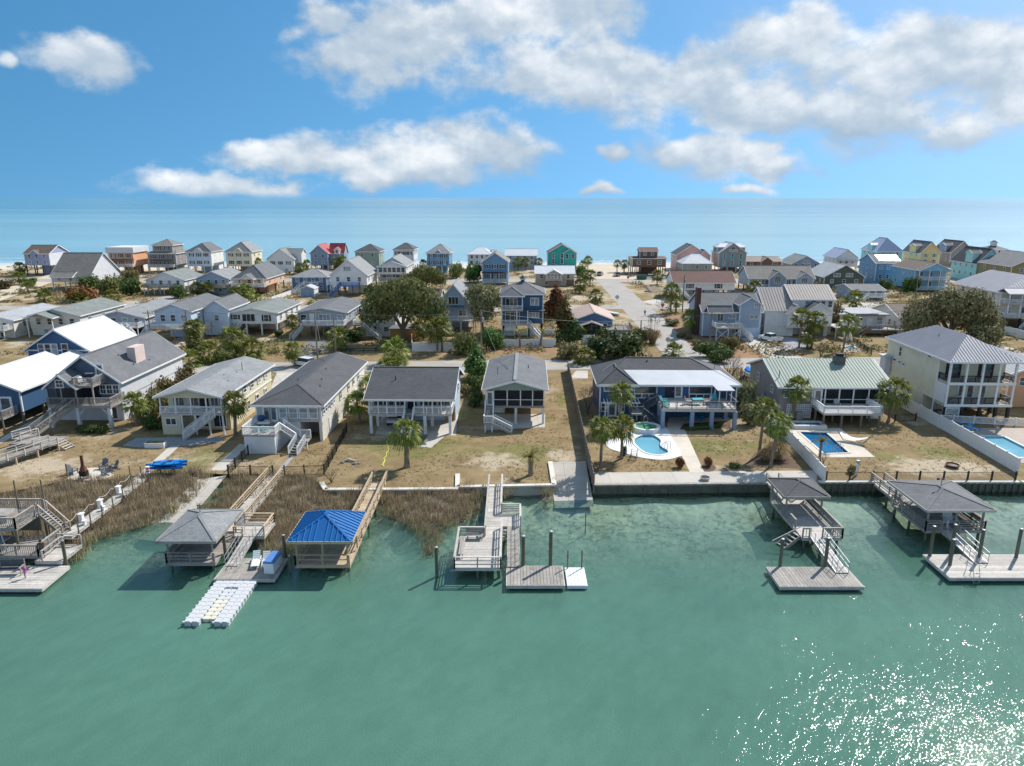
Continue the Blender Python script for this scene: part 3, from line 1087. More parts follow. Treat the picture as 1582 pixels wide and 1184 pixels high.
def m_ocean():
 m, t, b = newmat('ocean_water')
 p = worldco(t)
 sp = t.add('ShaderNodeSeparateXYZ'); t.link(p, sp.inputs[0])
 q = t.vmath('MULTIPLY', p, (0.30, 1.0, 1.0))
 w1 = t.noise(q, 0.22, 4, 0.6)
 w2 = t.noise(p, 1.6, 3, 0.6)
 h = t.math('ADD', t.math('MULTIPLY', w1, 1.0), t.math('MULTIPLY', w2, 0.18))
 nrm = t.bump(h, 0.75, 1.2)
 band = t.noise(t.vmath('MULTIPLY', p, (0.12, 1.0, 1.0)), 0.0035, 4, 0.6)
 far = t.mapr(sp.outputs[1], 380.0, 2600.0)
 near = (0.24, 0.43, 0.50)
 deep = (0.125, 0.305, 0.41)
 c = t.mix(far, near, deep)
 c = t.mix(0.85, c, t.ramp(band, [(0.3, 0.80), (0.7, 1.14)]), 'MULTIPLY')
 c = t.mix(0.35, c, t.ramp(w1, [(0.3, 0.85), (0.7, 1.14)]), 'MULTIPLY')
 # surf
 sn = t.noise(t.vmath('MULTIPLY', p, (0.12, 1.0, 1.0)), 0.10, 5, 0.65)
 dist = t.math('ADD', sp.outputs[1], t.math('MULTIPLY', t.math('SUBTRACT', sn, 0.5), 34.0))
 wave = t.math('SINE', t.math('MULTIPLY', dist, 0.30))
 foam = t.math('MULTIPLY', t.mapr(wave, 0.35, 0.95), t.mapr(dist, 402.0, 344.0))
 foam = t.math('MULTIPLY', foam, t.mapr(t.noise(p, 0.35, 5, 0.7), 0.40, 0.58))
 foam = t.math('MAXIMUM', foam, t.math('MULTIPLY', t.mapr(dist, 360.0, 349.0), t.mapr(t.noise(p, 0.5, 5, 0.7), 0.30, 0.5)))
 c = t.mix(t.math('MULTIPLY', foam, 0.9), c, (0.82, 0.84, 0.85))
 t.link(c, b.inputs['Base Color'])
 b.inputs['Roughness'].default_value = 0.22
 b.inputs['IOR'].default_value = 1.33
 t.link(nrm, b.inputs['Normal'])


def m_pool(name, tint, bodyc):
 m, t, b = newmat(name)
 p = worldco(t)
 nrm = t.bump(t.noise(p, 2.5, 3, 0.6), 0.25, 0.06)
 tr = t.add('ShaderNodeBsdfTransparent')
 tr.inputs[0].default_value = (*tint, 1)
 dif = t.add('ShaderNodeBsdfDiffuse')
 dif.inputs[0].default_value = (*bodyc, 1)
 body = t.add('ShaderNodeMixShader')
 body.inputs[0].default_value = 0.5
 t.link(tr.outputs[0], body.inputs[1]); t.link(dif.outputs[0], body.inputs[2])
 gl = t.add('ShaderNodeBsdfGlossy')
 gl.inputs['Roughness'].default_value = 0.03
 t.link(nrm, gl.inputs['Normal'])
 fr = t.add('ShaderNodeFresnel'); fr.inputs['IOR'].default_value = 1.33
 t.link(nrm, fr.inputs['Normal'])
 out = t.add('ShaderNodeMixShader')
 t.link(fr.outputs[0], out.inputs[0]); t.link(body.outputs[0], out.inputs[1]); t.link(gl.outputs[0], out.inputs[2])
 t.link(out.outputs[0], t.n['Material Output'].inputs[0])
 t.n.remove(b)


m_ground()
m_pave('road', (0.40, 0.375, 0.35), 0, 0.3)
m_pave('drive', (0.56, 0.52, 0.47), 3.6, 0.3)
m_pave('blacktop', (0.20, 0.20, 0.21), 0, 0.2)
m_pave('sandpath', (0.60, 0.51, 0.40), 0, 0.2)
m_pave('mulch', (0.13, 0.085, 0.06), 0, 0.4)
m_pave('pinestraw', (0.30, 0.18, 0.10), 0, 0.4)
m_pave('bluestone', (0.33, 0.34, 0.37), 0, 0.2)
m_pave('pool_deck', (0.78, 0.78, 0.78), 0, 0.1)
m_pave('pool_deck_tan', (0.68, 0.61, 0.52), 4.0, 0.12)
m_pave('paver', (0.50, 0.42, 0.37), 0.9, 0.2)
m_pave('greenlawn', (0.12, 0.17, 0.03), 0, 0.3)
m_pave('ramp', (0.52, 0.48, 0.43), 3.0, 0.35)
m_pave('sandspot', (0.50, 0.42, 0.31), 0, 0.35)
m_bed()
m_canal()
m_ocean()
m_pool('pool_water', (0.80, 0.98, 1.0), (0.30, 0.74, 0.95))
m_pool('pool_water_deep', (0.40, 0.78, 0.94), (0.02, 0.22, 0.50))
m_pool('spa_water', (0.40, 0.85, 0.60), (0.16, 0.46, 0.26))
m_plain('basin_light', (0.55, 0.85, 0.97), 0.6, 0.1, 0.8)
m_plain('basin_blue', (0.12, 0.42, 0.68), 0.6, 0.1, 0.8)

from mathutils.geometry import tessellate_polygon


def area(pts):
 return sum(pts[k][0] * pts[(k + 1) % len(pts)][1] - pts[(k + 1) % len(pts)][0] * pts[k][1] for k in range(len(pts))) / 2


def ccw(pts):
 return pts if area(pts) > 0 else pts[::-1]


def sheet(name, pts, z, mat, holes=(), parent=None, skirt=0.0):
 loops = [[Vector((x, y, z)) for x, y in ccw(pts)]] + [[Vector((x, y, z)) for x, y in ccw(h)][::-1] for h in holes]
 tris = tessellate_polygon(loops)
 vs = [tuple(v) for lp in loops for v in lp]
 b = MB()
 b.v = list(vs)
 for f in tris:
  a, c, d = (Vector(vs[i]) for i in f)
  b.f.append(tuple(f) if (c - a).cross(d - a).z > 0 else tuple(reversed(f)))
 if skirt:
  for lp in loops:
   n = len(lp)
   i = len(b.v)
   b.v += [tuple(v) for v in lp] + [(v.x, v.y, v.z - skirt) for v in lp]
   b.f += [(i + k, i + n + k, i + n + (k + 1) % n, i + (k + 1) % n) for k in range(n)]
 return b.build(name, mat, parent)


def smooth_loop(pts, n=4):
 """closed Catmull-Rom through pts"""
 out = []
 N = len(pts)
 for i in range(N):
  p0, p1, p2, p3 = (Vector(pts[(i + k - 1) % N]) for k in range(4))
  for s in range(n):
   t_ = s / n
   out.append(tuple(0.5 * ((2 * p1) + (p2 - p0) * t_ + (2 * p0 - 5 * p1 + 4 * p2 - p3) * t_ ** 2 + (3 * p1 - p0 - 3 * p2 + p3) * t_ ** 3)))
 return out


POOL_A = smooth_loop([(15.58, 86.15), (16.6, 87.69), (17.7, 88.21), (18.62, 87.69), (19.1, 85.9), (18.65, 83.71), (19.19, 82.07), (18.79, 80.93), (17.53, 80.49), (16.13, 81.38), (15.42, 84.19)])
POOL_B = [(37.89, 89.35), (41.51, 89), (41.01, 81.16), (37.7, 80.93)]
POOL_C = [(60.57, 87.69), (63.85, 87.43), (63.7, 79.39), (60.23, 79.61)]
POOL_D = [(69.28, 144.99), (71.48, 145.66), (70.62, 142.38), (68.21, 141.74)]
RAMP = [(4.48, 78.32), (8.68, 78.53), (8.56, 68.58), (4.43, 68.25)]

LAND = [(-420, 81), (-56.86, 67.93), (-53.78, 69.26), (-50.81, 70.98), (-49.14, 72.79), (-47.44, 73.54), (-44.51, 72.79), (-42.25, 73.92), (-40.1, 74.68), (-35.9, 75.07),
  (-32.38, 74.49), (-28.39, 74.49), (-23.2, 74.11), (-20.62, 71.7), (-19.8, 70.11), (-13.95, 70.11), (-5.79, 70.28), (-5.77, 70.98), (4.47, 71.34), (4.48, 78.32),
  (8.68, 78.53), (8.87, 71.34), (28.05, 71.88), (41.41, 71.88), (55.12, 71.88), (420, 71.5), (420, 326), (-420, 326)]
ground = struct(sheet('ground', LAND, 0.0, 'lawn', [POOL_A, POOL_B, POOL_C, POOL_D], skirt=0.0))

# beach slope running into the sea
bb = MB()
bb.quadv([(-420, 326, 0.0), (420, 326, 0.0), (420, 346, -1.3), (-420, 346, -1.3)])
bb.quadv([(-420, 346, -1.3), (420, 346, -1.3), (420, 394, -4), (-420, 394, -4)])
m_pave('beach_sand', (0.60, 0.53, 0.43), 0, 0.15)
struct(bb.build('beach', 'beach_sand'))
ob = MB()
ob.quadv([(-60000, 330, WATER_Z), (60000, 330, WATER_Z), (60000, 90000, WATER_Z), (-60000, 90000, WATER_Z)])
struct(ob.build('ocean', 'ocean_water'))
cb = MB()
cb.quadv([(-900, -300, WATER_Z), (900, -300, WATER_Z), (900, 110, WATER_Z), (-900, 110, WATER_Z)])
struct(cb.build('canal', 'canal_water'))

# sloping bed of the canal with the raised marsh flats
MARSH = [
 [(-82, 71), (-53.31, 68.58), (-50.36, 70.28), (-48.69, 72.06), (-47.11, 72.98), (-44.21, 72.24), (-42.05, 73.54), (-39.82, 74.11), (-35.4, 73.92), (-33.35, 72.79), (-33, 67.6), (-33.68, 64.14), (-35.1, 62.85), (-38, 60.19), (-37.79, 56.54), (-38.68, 55.19), (-43.05, 58.68), (-46.58, 58.68), (-82, 60)],
 [(-31.93, 73.35), (-28.19, 73.92), (-23.04, 73.54), (-19.71, 69.77), (-13.89, 69.77), (-14.4, 66.52), (-15.38, 63.69), (-17.79, 61.23), (-19.39, 56.77), (-22.24, 57.24), (-25.53, 62.37), (-29.8, 65.23), (-30.69, 64.55), (-32.06, 65.98), (-31.32, 67.75)],
 [(-13.89, 69.77), (-5.83, 69.94), (-2.96, 70.11), (-2.84, 66.74), (-3.56, 63.98), (-6.02, 62.3), (-6.63, 57.24), (-7.98, 57), (-9.14, 61.49), (-12.49, 64.55), (-13.91, 65.98)],
 [(-1.03, 70.11), (4.58, 70.81), (4.79, 68.42), (4.24, 66.96), (1.62, 68.22), (-0.87, 67.9)],
]


for P_m in MARSH:
 for k_, (x_, y_) in enumerate(P_m):
  if y_ > 68.0:
   P_m[k_] = (x_, y_ + 4.5)


def pip(x, y, P):
 c = False
 n = len(P)
 j = n - 1
 for i in range(n):
  xi, yi = P[i]
  xj, yj = P[j]
  if (yi > y) != (yj > y) and x < (xj - xi) * (y - yi) / (yj - yi) + xi:
   c = not c
  j = i
 return c


def pdist(x, y, P):
 best = 1e9
 n = len(P)
 for i in range(n):
  ax, ay = P[i]
  bx, by = P[(i + 1) % n]
  dx, dy = bx - ax, by - ay
  L = dx * dx + dy * dy
  t_ = 0 if L == 0 else max(0, min(1, ((x - ax) * dx + (y - ay) * dy) / L))
  d = math.hypot(x - ax - dx * t_, y - ay - dy * t_)
  if d < best:
   best = d
 return best


def marsh_in(x, y):
 s = -1e9
 for P in MARSH:
  xs = [p[0] for p in P]
  if x < min(xs) - 4 or x > max(xs) + 4 or y < 50 or y > 84:
   continue
  d = pdist(x, y, P)
  if not pip(x, y, P):
   d = -d
  s = max(s, d)
 return s


def bed_z(x, y, s=None):
 if s is None:
  s = marsh_in(x, y)
 water = -1.55 - max(0, 70 - y) * 0.075 + 0.10 * math.sin(x * .7 + y * .5) + 0.08 * math.sin(x * .31 - y * .9)
 k = max(0.0, min(1.0, (s + 1.5) / 4.0))
 k = k * k * (3 - 2 * k)
 mz = -0.06 - 0.80 * max(0.0, min(1.0, (73.5 - y) / 14.0)) + 0.05 * math.sin(x * 1.3) * math.sin(y * 1.7)
 return water + (mz - water) * k


bm = MB()
NX, NY = 190, 58
for j in range(NY + 1):
 for i in range(NX + 1):
  x = -86 + 172 * i / NX
  y = 42 + 44 * j / NY
  bm.v.append((x, y, bed_z(x, y)))
for j in range(NY):
 for i in range(NX):
  a = j * (NX + 1) + i
  bm.f.append((a, a + 1, a + NX + 2, a + NX + 1))
struct(bm.build('seabed', 'bed', None, True))
sb = MB()
sb.quadv([(-900, -300, -5), (900, -300, -5), (900, 46, -4.5), (-900, 46, -4.5)])
struct(sb.build('channel_bed', 'bed'))

# roads ------------------------------------------------------------
def strip(name, a, c, w, z, mat):
 A, C = Vector((*a, 0)), Vector((*c, 0))
 d = (C - A).normalized()
 s = Vector((-d.y, d.x, 0)) * (w / 2)
 b = MB()
 n = 12
 for k in range(n):
  p, q = A + (C - A) * k / n, A + (C - A) * (k + 1) / n
  b.quadv([(p - s).to_tuple()[:2] + (z,), (q - s).to_tuple()[:2] + (z,), (q + s).to_tuple()[:2] + (z,), (p + s).to_tuple()[:2] + (z,)][::1])
 o = b.build(name, mat)
 return struct(o)


ra, rb_ = Vector((-41.61, 126.58)), Vector((65.92, 130.83))
rd = (rb_ - ra).normalized()
m_plain('paint_yellow', (0.60, 0.42, 0.08), 0.7)
m_plain('paint_white', (0.75, 0.75, 0.74), 0.7)
strip('road', tuple(ra - rd * 330), tuple(rb_ + rd * 330), 8.0, 0.012, 'road')
for s_ in (-0.16, 0.16):
 o_ = Vector((-rd.y, rd.x)) * s_
 strip('road_marking', tuple(ra - rd * 200 + o_), tuple(rb_ + rd * 200 + o_), 0.13, 0.018, 'paint_yellow')
sa, sb_ = Vector((34.18, 142.38)), Vector((36, 275.62))
strip('side_street', tuple(sa - (sb_ - sa).normalized() * 10), tuple(sb_), 8.2, 0.008, 'road')
strip('cross_street', (-420, 197.0), (420, 203.5), 7.6, 0.016, 'road')
strip('road_marking', (-420, 197.0), (420, 203.5), 0.15, 0.022, 'paint_yellow')
strip('ocean_road', (-420, 268), (420, 268), 11.0, 0.012, 'road')
strip('beach_access', (35.43, 271.12), (41.64, 336.76), 26.0, 0.009, 'sandpath')
strip('west_street', (-157.09, 206.49), (-182.6, 290.03), 9.5, 0.008, 'sandpath')


PAVES = [RAMP, POOL_A, POOL_B, POOL_C]


def pave(name, pts, mat, z=0.006):
 PAVES.append(pts)
 return struct(sheet(name, pts, z, mat))


pave('patio', [(-48.73, 83.95), (-48.55, 86.91), (-37.47, 87.43), (-36.92, 85.41), (-41.66, 83.71), (-46.38, 83.47)], 'bluestone')
pave('garden_path', [(-42.71, 83.71), (-41.55, 84.19), (-40.55, 72.98), (-41.76, 72.98)], 'drive', 0.010)
pave('driveway', [(-34.32, 75.66), (-32.62, 75.66), (-33.03, 84.19), (-34.35, 84.67)], 'drive')
pave('garden_path', [(-26.57, 80.27), (-26.1, 80.49), (-26.09, 72.98), (-26.73, 72.98)], 'bluestone')
pave('driveway', [(-17.92, 88.47), (-18.66, 97.41), (-7.7, 97.41), (-7.35, 87.95), (-8.56, 88.21), (-10.04, 83.23), (-11.38, 83.71), (-10.93, 88.21)], 'drive')
pave('driveway', [(-3.54, 90.08), (-3.62, 97.41), (4.73, 97.41), (4.47, 91.46)], 'drive')
pave('seawall_walk', [(9.38, 74.97), (19.35, 75.27), (34.68, 75.66), (33.41, 72.61), (8.96, 71.52)], 'drive')
pave('garden_path', [(20.76, 90.63), (22.56, 97.41), (31.28, 97.41), (29.59, 92.31), (23.12, 90.35), (21.72, 75.07), (20.11, 75.07), (20.59, 83.71)], 'pool_deck_tan', 0.010)
pave('fire_circle', smooth_loop([(-48.82, 72.98), (-49.47, 75.27), (-48.25, 76.46), (-45.99, 75.86), (-44.62, 74.3), (-45.58, 72.79)]), 'pool_deck_tan', 0.02)
pave('driveway', [(-39.33, 111.73), (-41.84, 122.84), (-36.48, 124.31), (-33.85, 111.73)], 'drive')
pave('driveway', [(-17.15, 120.92), (-16.95, 123.82), (-8.04, 124.31), (-7.64, 121.4)], 'drive')
pave('driveway', [(9.89, 118.15), (11.5, 123.82), (13.59, 123.82), (13, 118.15)], 'drive')
pave('driveway', [(50.56, 156.42), (56.44, 162.79), (56.05, 149.08), (56.36, 134.47), (48.98, 132.77)], 'drive')
pave('driveway', [(-42.78, 132.77), (-44.11, 151.94), (-39.32, 151.94), (-38.32, 132.77)], 'blacktop')
pave('driveway', [(-73.15, 144.33), (-74.14, 157.97), (-70.19, 154.9), (-68.85, 138.62)], 'drive')
pave('driveway', [(-57.01, 137.41), (-58.66, 143.67), (-58.82, 149.08), (-56.48, 144.99), (-54.51, 136.22)], 'blacktop')
pave('driveway', [(-88.72, 149.08), (-91.55, 157.97), (-83.32, 161.15), (-79.02, 147.7)], 'drive')
pave('driveway', [(-112.89, 198.93), (-113.55, 211.85), (-108.61, 224.94), (-102.14, 232.91), (-91.62, 217.48), (-99.44, 206.49)], 'road')
pave('driveway', [(101.14, 206.49), (110.3, 217.48), (112.34, 209.13), (101.12, 196.52)], 'drive')
pave('driveway', [(86.54, 130.55), (100.9, 149.08), (104.94, 139.24), (98.75, 130.55)], 'drive')
pave('driveway', [(54.19, 142.38), (60.99, 156.42), (64.94, 150.5), (60.02, 142.38)], 'bluestone', 0.011)
pave('driveway', [(38.95, 211.85), (47.31, 220.41), (47.99, 216.04), (41.27, 203.91)], 'drive')
pave('planting_bed', [(39.1, 187.44), (43.86, 191.88), (46.5, 173.35), (40.14, 142.38), (37.23, 139.24)], 'pinestraw', 0.009)
pave('planting_bed', [(40.08, 139.24), (44.95, 151.94), (49.92, 153.4), (49.53, 135.05), (48.24, 132.77), (38.82, 132.77)], 'pinestraw', 0.009)
pave('planting_bed', [(-3.23, 138.62), (-3.09, 144.33), (9.03, 144.99), (9.17, 138.62)], 'pinestraw', 0.009)
pave('planting_bed', [(26.75, 76.67), (29.51, 81.38), (32.54, 83.71), (33.44, 81.38), (33.15, 76.26)], 'mulch', 0.009)
pave('planting_bed', smooth_loop([(20.96, 75.86), (22.76, 77.9), (23.48, 76.67), (22.5, 75.27)]), 'mulch', 0.009)
pave('planting_bed', [(22.43, 90.35), (23.54, 92.89), (30.55, 94.35), (29.35, 90.91)], 'mulch', 0.014)

# boat ramps
rb2 = MB()
P_ = [Vector((*p, 0)) for p in RAMP]
rb2.quadv([(P_[0].x, P_[0].y, 0.0), (P_[3].x, P_[3].y - .2, -1.16), (P_[2].x, P_[2].y - .2, -1.16), (P_[1].x, P_[1].y, 0.0)])
struct(rb2.build('boat_ramp', 'ramp'))
rb3 = MB()
A_, B_, C_, D_ = (-31.87, 74.11), (-34.57, 72.98), (-35.67, 61.76), (-31.61, 60.96)
rb3.quadv([(*A_, 0.02), (*B_, 0.02), (B_[0] * .5 + C_[0] * .5, B_[1] * .5 + C_[1] * .5, -0.40), (A_[0] * .5 + D_[0] * .5, A_[1] * .5 + D_[1] * .5, -0.40)])
rb3.quadv([(A_[0] * .5 + D_[0] * .5, A_[1] * .5 + D_[1] * .5, -0.40), (B_[0] * .5 + C_[0] * .5, B_[1] * .5 + C_[1] * .5, -0.40), (*C_, -1.5), (*D_, -1.5)])
struct(rb3.build('launch_track', 'ramp'))

# sea walls ---------------------------------------------------------
def seawall(label, pts, top=0.14, mat='concrete_light', thick=0.35, face='concrete', batten=0.0, name='seawall'):
 t_ = thing(name, label, 'seawall', (0, 0, 0))
 for a, c in zip(pts[:-1], pts[1:]):
  A, C = Vector((*a, 0)), Vector((*c, 0))
  d = (C - A).normalized()
  w = MB()
  w.bar(A + Vector((0, 0, -1.4)), C + Vector((0, 0, -1.4)), thick * .6, 2.9)
  w.build('wall_panel', face, t_)
  cp = MB()
  cp.bar(A - d * .1 + Vector((0, 0, top - .02)), C + d * .1 + Vector((0, 0, top - .02)), thick * 1.5, 0.18)
  cp.build('cap', mat, t_)
  if batten:
   n = max(1, int((C - A).length / batten))
   out = Vector((d.y, -d.x, 0))
   me = cached(('batten', face), lambda: MB().box(-.13, .13, -.12, .12, -2.2, 0.05).mesh('wale_post', face))
   for k in range(n + 1):
    p = A + (C - A) * k / n + out * (thick * .45)
    link('wale_post', me, t_, (p.x, p.y, 0.0), math.atan2(d.y, d.x))
 return t_


m_wood('bulkhead', (0.20, 0.19, 0.145), (0.10, 0.10, 0.08), axis=1)
seawall('low white seawall edging the brown lawn beside the blue-roofed pier', [(-20.62, 71.7), (-19.75, 69.94), (-13.92, 69.94), (-5.84, 70.11)])
seawall('white seawall with stub returns where the central pier lands', [(-6.07, 74.11), (-5.81, 70.63), (4.53, 71.16), (4.46, 77.9)])
seawall('long timber bulkhead below the concrete walk of the kidney-pool house', [(8.87, 71.34), (28.05, 71.88), (33.19, 72.06)], 0.05, 'wood_grey', 0.3, 'bulkhead', 2.6)
seawall('timber bulkhead with white cap under the black fence on the right', [(33.47, 72.06), (41.5, 72.06), (55.31, 72.06), (100, 70.5)], 0.10, 'concrete_light', 0.3, 'bulkhead', 0.7)

# pools ---------------------------------------------------------------
def pool(label, pts, deck_pts, deck_mat, water, basin, depth=1.0, name='swimming_pool', deckz=0.045):
 t_ = thing(name, label, 'pool', (0, 0, 0))
 b = MB()
 P = ccw(pts)
 n = len(P)
 b.v = [(x, y, 0.02) for x, y in P] + [(x, y, -depth) for x, y in P]
 b.f = [(k, n + k, n + (k + 1) % n, (k + 1) % n) for k in range(n)] + [tuple(n + k for k in range(n))]
 b.build('basin', basin, t_)
 sheet('pool_surface', pts, -0.13, water, parent=t_)
 PAVES.append(deck_pts)
 sheet('deck_slab', deck_pts, deckz, deck_mat, [pts], t_, skirt=0.06)
 # coping
 c = MB()
 for k in range(n):
  c.bar((*P[k], deckz + .03), (*P[(k + 1) % n], deckz + .03), 0.28, 0.06)
 c.build('coping', 'concrete_light' if 'tan' in deck_mat else 'pool_deck', t_)
 return t_


pa = pool('kidney-shaped turquoise pool in a white deck between palms', POOL_A,
    smooth_loop([(11.86, 84.91), (13.18, 87.95), (15.85, 89.81), (19.49, 92.6), (20.78, 91.18), (20.64, 86.15), (20.56, 81.16), (19.71, 79.83), (17.68, 78.96), (15.23, 79.83), (13.53, 81.38), (12.15, 82.76)], 3), 'pool_deck', 'pool_water', 'basin_light')
pb = pool('deep blue rectangular pool in tan deck beside white vinyl fence', POOL_B,
    [(36.75, 90.91), (44.15, 90.91), (43.37, 79.83), (36.68, 79.72)], 'pool_deck_tan', 'pool_water_deep', 'basin_blue')
pc = pool('pale turquoise rectangular pool at the right edge of the photo', POOL_C,
    [(58.44, 90.91), (69.58, 90.91), (67.98, 77.9), (57.54, 77.9)], 'paver', 'pool_water', 'basin_light')
pd = pool('small far teal pool in a pink deck beyond the road', POOL_D,
    [(68.4, 146.33), (73.49, 149.08), (70.77, 140.48), (66.01, 138.62)], 'paver', 'pool_water', 'basin_light', 1.2)


def spa_round(c, r, label):
 t_ = thing('hot_tub', label, 'hot tub', (c[0], c[1], 0.04))
 MB().lathe([(r, 0), (r, 0.55), (r - .05, 0.6), (r - .45, 0.6), (r - .45, .44)], 20).build('rim', 'pool_deck', t_)
 MB().lathe([(r - .44, .40), (r - .44, 0.46)], 20).build('tub_water', 'spa_water', t_)
 b = MB()
 pts = [Vector((-.1, r - .5, .6)), Vector((-.1, r - .5, 1.3)), Vector((.25, r - .2, 1.5)), Vector((.5, r - .1, .9)), Vector((.5, r - .1, .3))]
 b.tube(pts, .045)
 b.build('handrail', 'alu', t_)


spa_round((17.88, 90.08), 1.9, 'round raised hot tub at the head of the kidney pool')
sp_ = thing('hot_tub', 'square raised hot tub with tiled rim behind the deep blue pool', 'hot tub', (*(39.94, 91.46), 0.04), GRID)
sp_b = MB()
sp_b.box(-2.2, 2.2, -1.1, -.7, 0, .5).box(-2.2, 2.2, .7, 1.1, 0, .5).box(-2.2, -1.8, -.7, .7, 0, .5).box(1.8, 2.2, -.7, .7, 0, .5)
sp_b.build('rim', 'concrete_light', sp_)
MB().box(-1.8, 1.8, -.7, .7, 0, .36).build('tub_water', 'pool_water_deep', sp_)


# ------------------------------------------------------------------ waterfront row
def vent(h, x, y, z, s=0.12, hh=0.45):
 h.part(MB().cyl((x, y, z - .3), (x, y, z + hh), s * .6, n=6), 'vent_pipe', 'black_metal')


# navy house with white metal roofs, far left
h = House('navy blue house with two white metal roofs at the left edge', -72.0, 92.9, 10.6)
h.vol(-5.3, 5.3, 0, 13.5, 1.75, 4.85, 7.0, 'y', wall='panel:navy', roof='metal:white', ov=0.45)
h.vol(-6.6, 3.6, 19.0, 32.0, 0.0, 6.4, 9.6, 'y', wall='panel:navy', roof='metal:white', ov=0.45)
h.box(-6.66, 3.66, 18.94, 19.0, 6.15, 6.35, 'trim', 'band_trim'); h.box(3.6, 3.66, 19.0, 32.0, 3.4, 3.6, 'trim', 'band_trim')
h.box(-6.66, 3.66, 18.94, 19.0, 3.2, 3.4, 'trim', 'band_trim')
h.box(-3.5, 2.0, 13.4, 19.0, 1.75, 4.3, 'panel:navy', 'wall')
h.vol(-2.9, 5.4, 13.9, 18.9, 4.3, 4.5, 6.2, 'y', wall='panel:navy', roof='metal:white', ov=0.1, corner=False)
h.win('F', 18.94, [(-4.2, 6.5, .85, 1.5), (-3.1, 6.5, .85, 1.5), (-2.0, 6.5, .85, 1.5), (-.3, 6.4, .9, 1.8)])
h.win('R', 3.66, [(21.5, 4.6, 1.0, .6), (23.5, 3.0, .9, .6)], 'plain')
h.win('R', 5.33, [(11.0, 3.5, 1.1, 1.4)])
h.door('F', -.04, 3.1, 1.8, 1.7, 2.0, 'trim', True)
h.grid_posts(-5.0, 5.0, .3, 13.0, 4, 4, 1.75, .3, 'post')
h.deck(-5.0, 4.6, -3.0, -.02, 1.7, 'FR', 'wood_grey', 'wood_grey', True, 'post', nposts=4)
h.stairs((3.0, -3.0, 1.65), (-.4, -6.6, 0.05), 1.3, 'wood_grey', 'wood_grey')
pave('driveway', [(-65.92, 86.66), (-66.71, 92.89), (-65.74, 100.66), (-64.18, 99.33), (-65.04, 90.35), (-64.53, 84.67)], 'drive')

# slate house with grey decks
h = House('slate blue house with grey decks, upper balcony and pink chimney', -57.9, 91.0, 9.0)
h.vol(-5.3, 3.9, 3.5, 21.5, 3.2, 5.75, 9.1, 'y', wall='siding:slate', roof='shingle:mid', ov=0.5)
h.box(-5.25, 3.85, 3.55, 21.45, 0.0, 3.2, 'siding:lightgrey', 'wall')
h.box(3.9, 3.95, 3.56, 21.4, 3.25, 5.6, 'siding:lightgrey', 'side_cladding')
h.vol(-4.1, -.1, .05, 5.5, 5.55, 5.65, 7.3, 'y', wall='siding:slate', roof='shingle:mid', ov=0.3, corner=False)
h.win('F', .0, [(-2.1, 6.15, .9, .9)], 'grid')
h.posts([(-4.0, .1), (-2.1, .1), (-.15, .1)], 3.2, 5.55, .16, 'wood_grey', 'porch_post')
for xa in (-3.05, -1.12):
 h.part(MB().box(xa - .9, xa + .9, .08, .1, 3.3, 5.5), 'screen_panel', 'screen')
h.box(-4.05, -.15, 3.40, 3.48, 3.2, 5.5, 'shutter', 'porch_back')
h.deck(-4.2, 4.3, 0, 3.5, 3.2, 'FR', 'wood_grey', 'wood_grey', False, t=.4)
h.posts([(-4.0, .2), (-.3, .2), (4.0, .2)], -.2, 2.8, .42, 'paint:lightgrey', 'deck_post')
for a_, b_ in (((-.2, .2, 1.8), (.7, .2, 2.75)), ((3.9, .2, 1.8), (3.0, .2, 2.75)), ((-3.8, .2, 1.9), (-3.1, .2, 2.75))):
 h.part(MB().bar(a_, b_, .12, .12), 'brace', 'paint:lightgrey')
h.deck(-.5, 2.1, .3, 3.5, 5.85, 'FR', 'wood_grey', 'wood_grey', False, t=.3)
h.rail([((-.5, .3), (-.5, 2.2))], 5.85, 'wood_grey')
h.posts([(1.95, .45)], 3.2, 5.6, .16, 'wood_grey', 'porch_post')
h.win('F', 3.45, [(1.5, 4.5, .7, 1.15), (2.4, 4.5, .7, 1.15), (3.3, 4.5, .7, 1.15)], 'grid', 'glass')
h.win('F', 3.45, [(.3, 6.95, .85, 1.3)], 'sash', 'glass_blind')
h.door('F', 3.47, 1.35, 6.0, .95, 1.95, 'trim', True)
h.door('F', 3.47, .4, 3.22, 1.1, 2.0, 'shutter', False)
h.door('F', 3.52, 2.6, 0.05, .9, 2.0, 'trim', True)
h.part(MB().lathe([(.22, 0), (.3, .04), (.3, .08), (.22, .1)], 12), 'life_ring', 'trim').location = (1.7, 3.40, 1.55)
h.r.children[-1].rotation_euler = (R(90), 0, 0)
h.part(MB().box(1.7, 2.9, 10.0, 12.6, 6.6, 9.0), 'chimney', 'stucco_pink')
for vx, vy in ((1.0, 9.0), (2.9, 9.2), (3.2, 13)):
 vent(h, vx, vy, 9.1 - abs(vx + .7) * .73 + .2, .1, .2)
h.stairs((-.9, -.02, 3.15), (-2.9, -5.3, .95), 1.3, 'wood_grey', 'wood_grey')

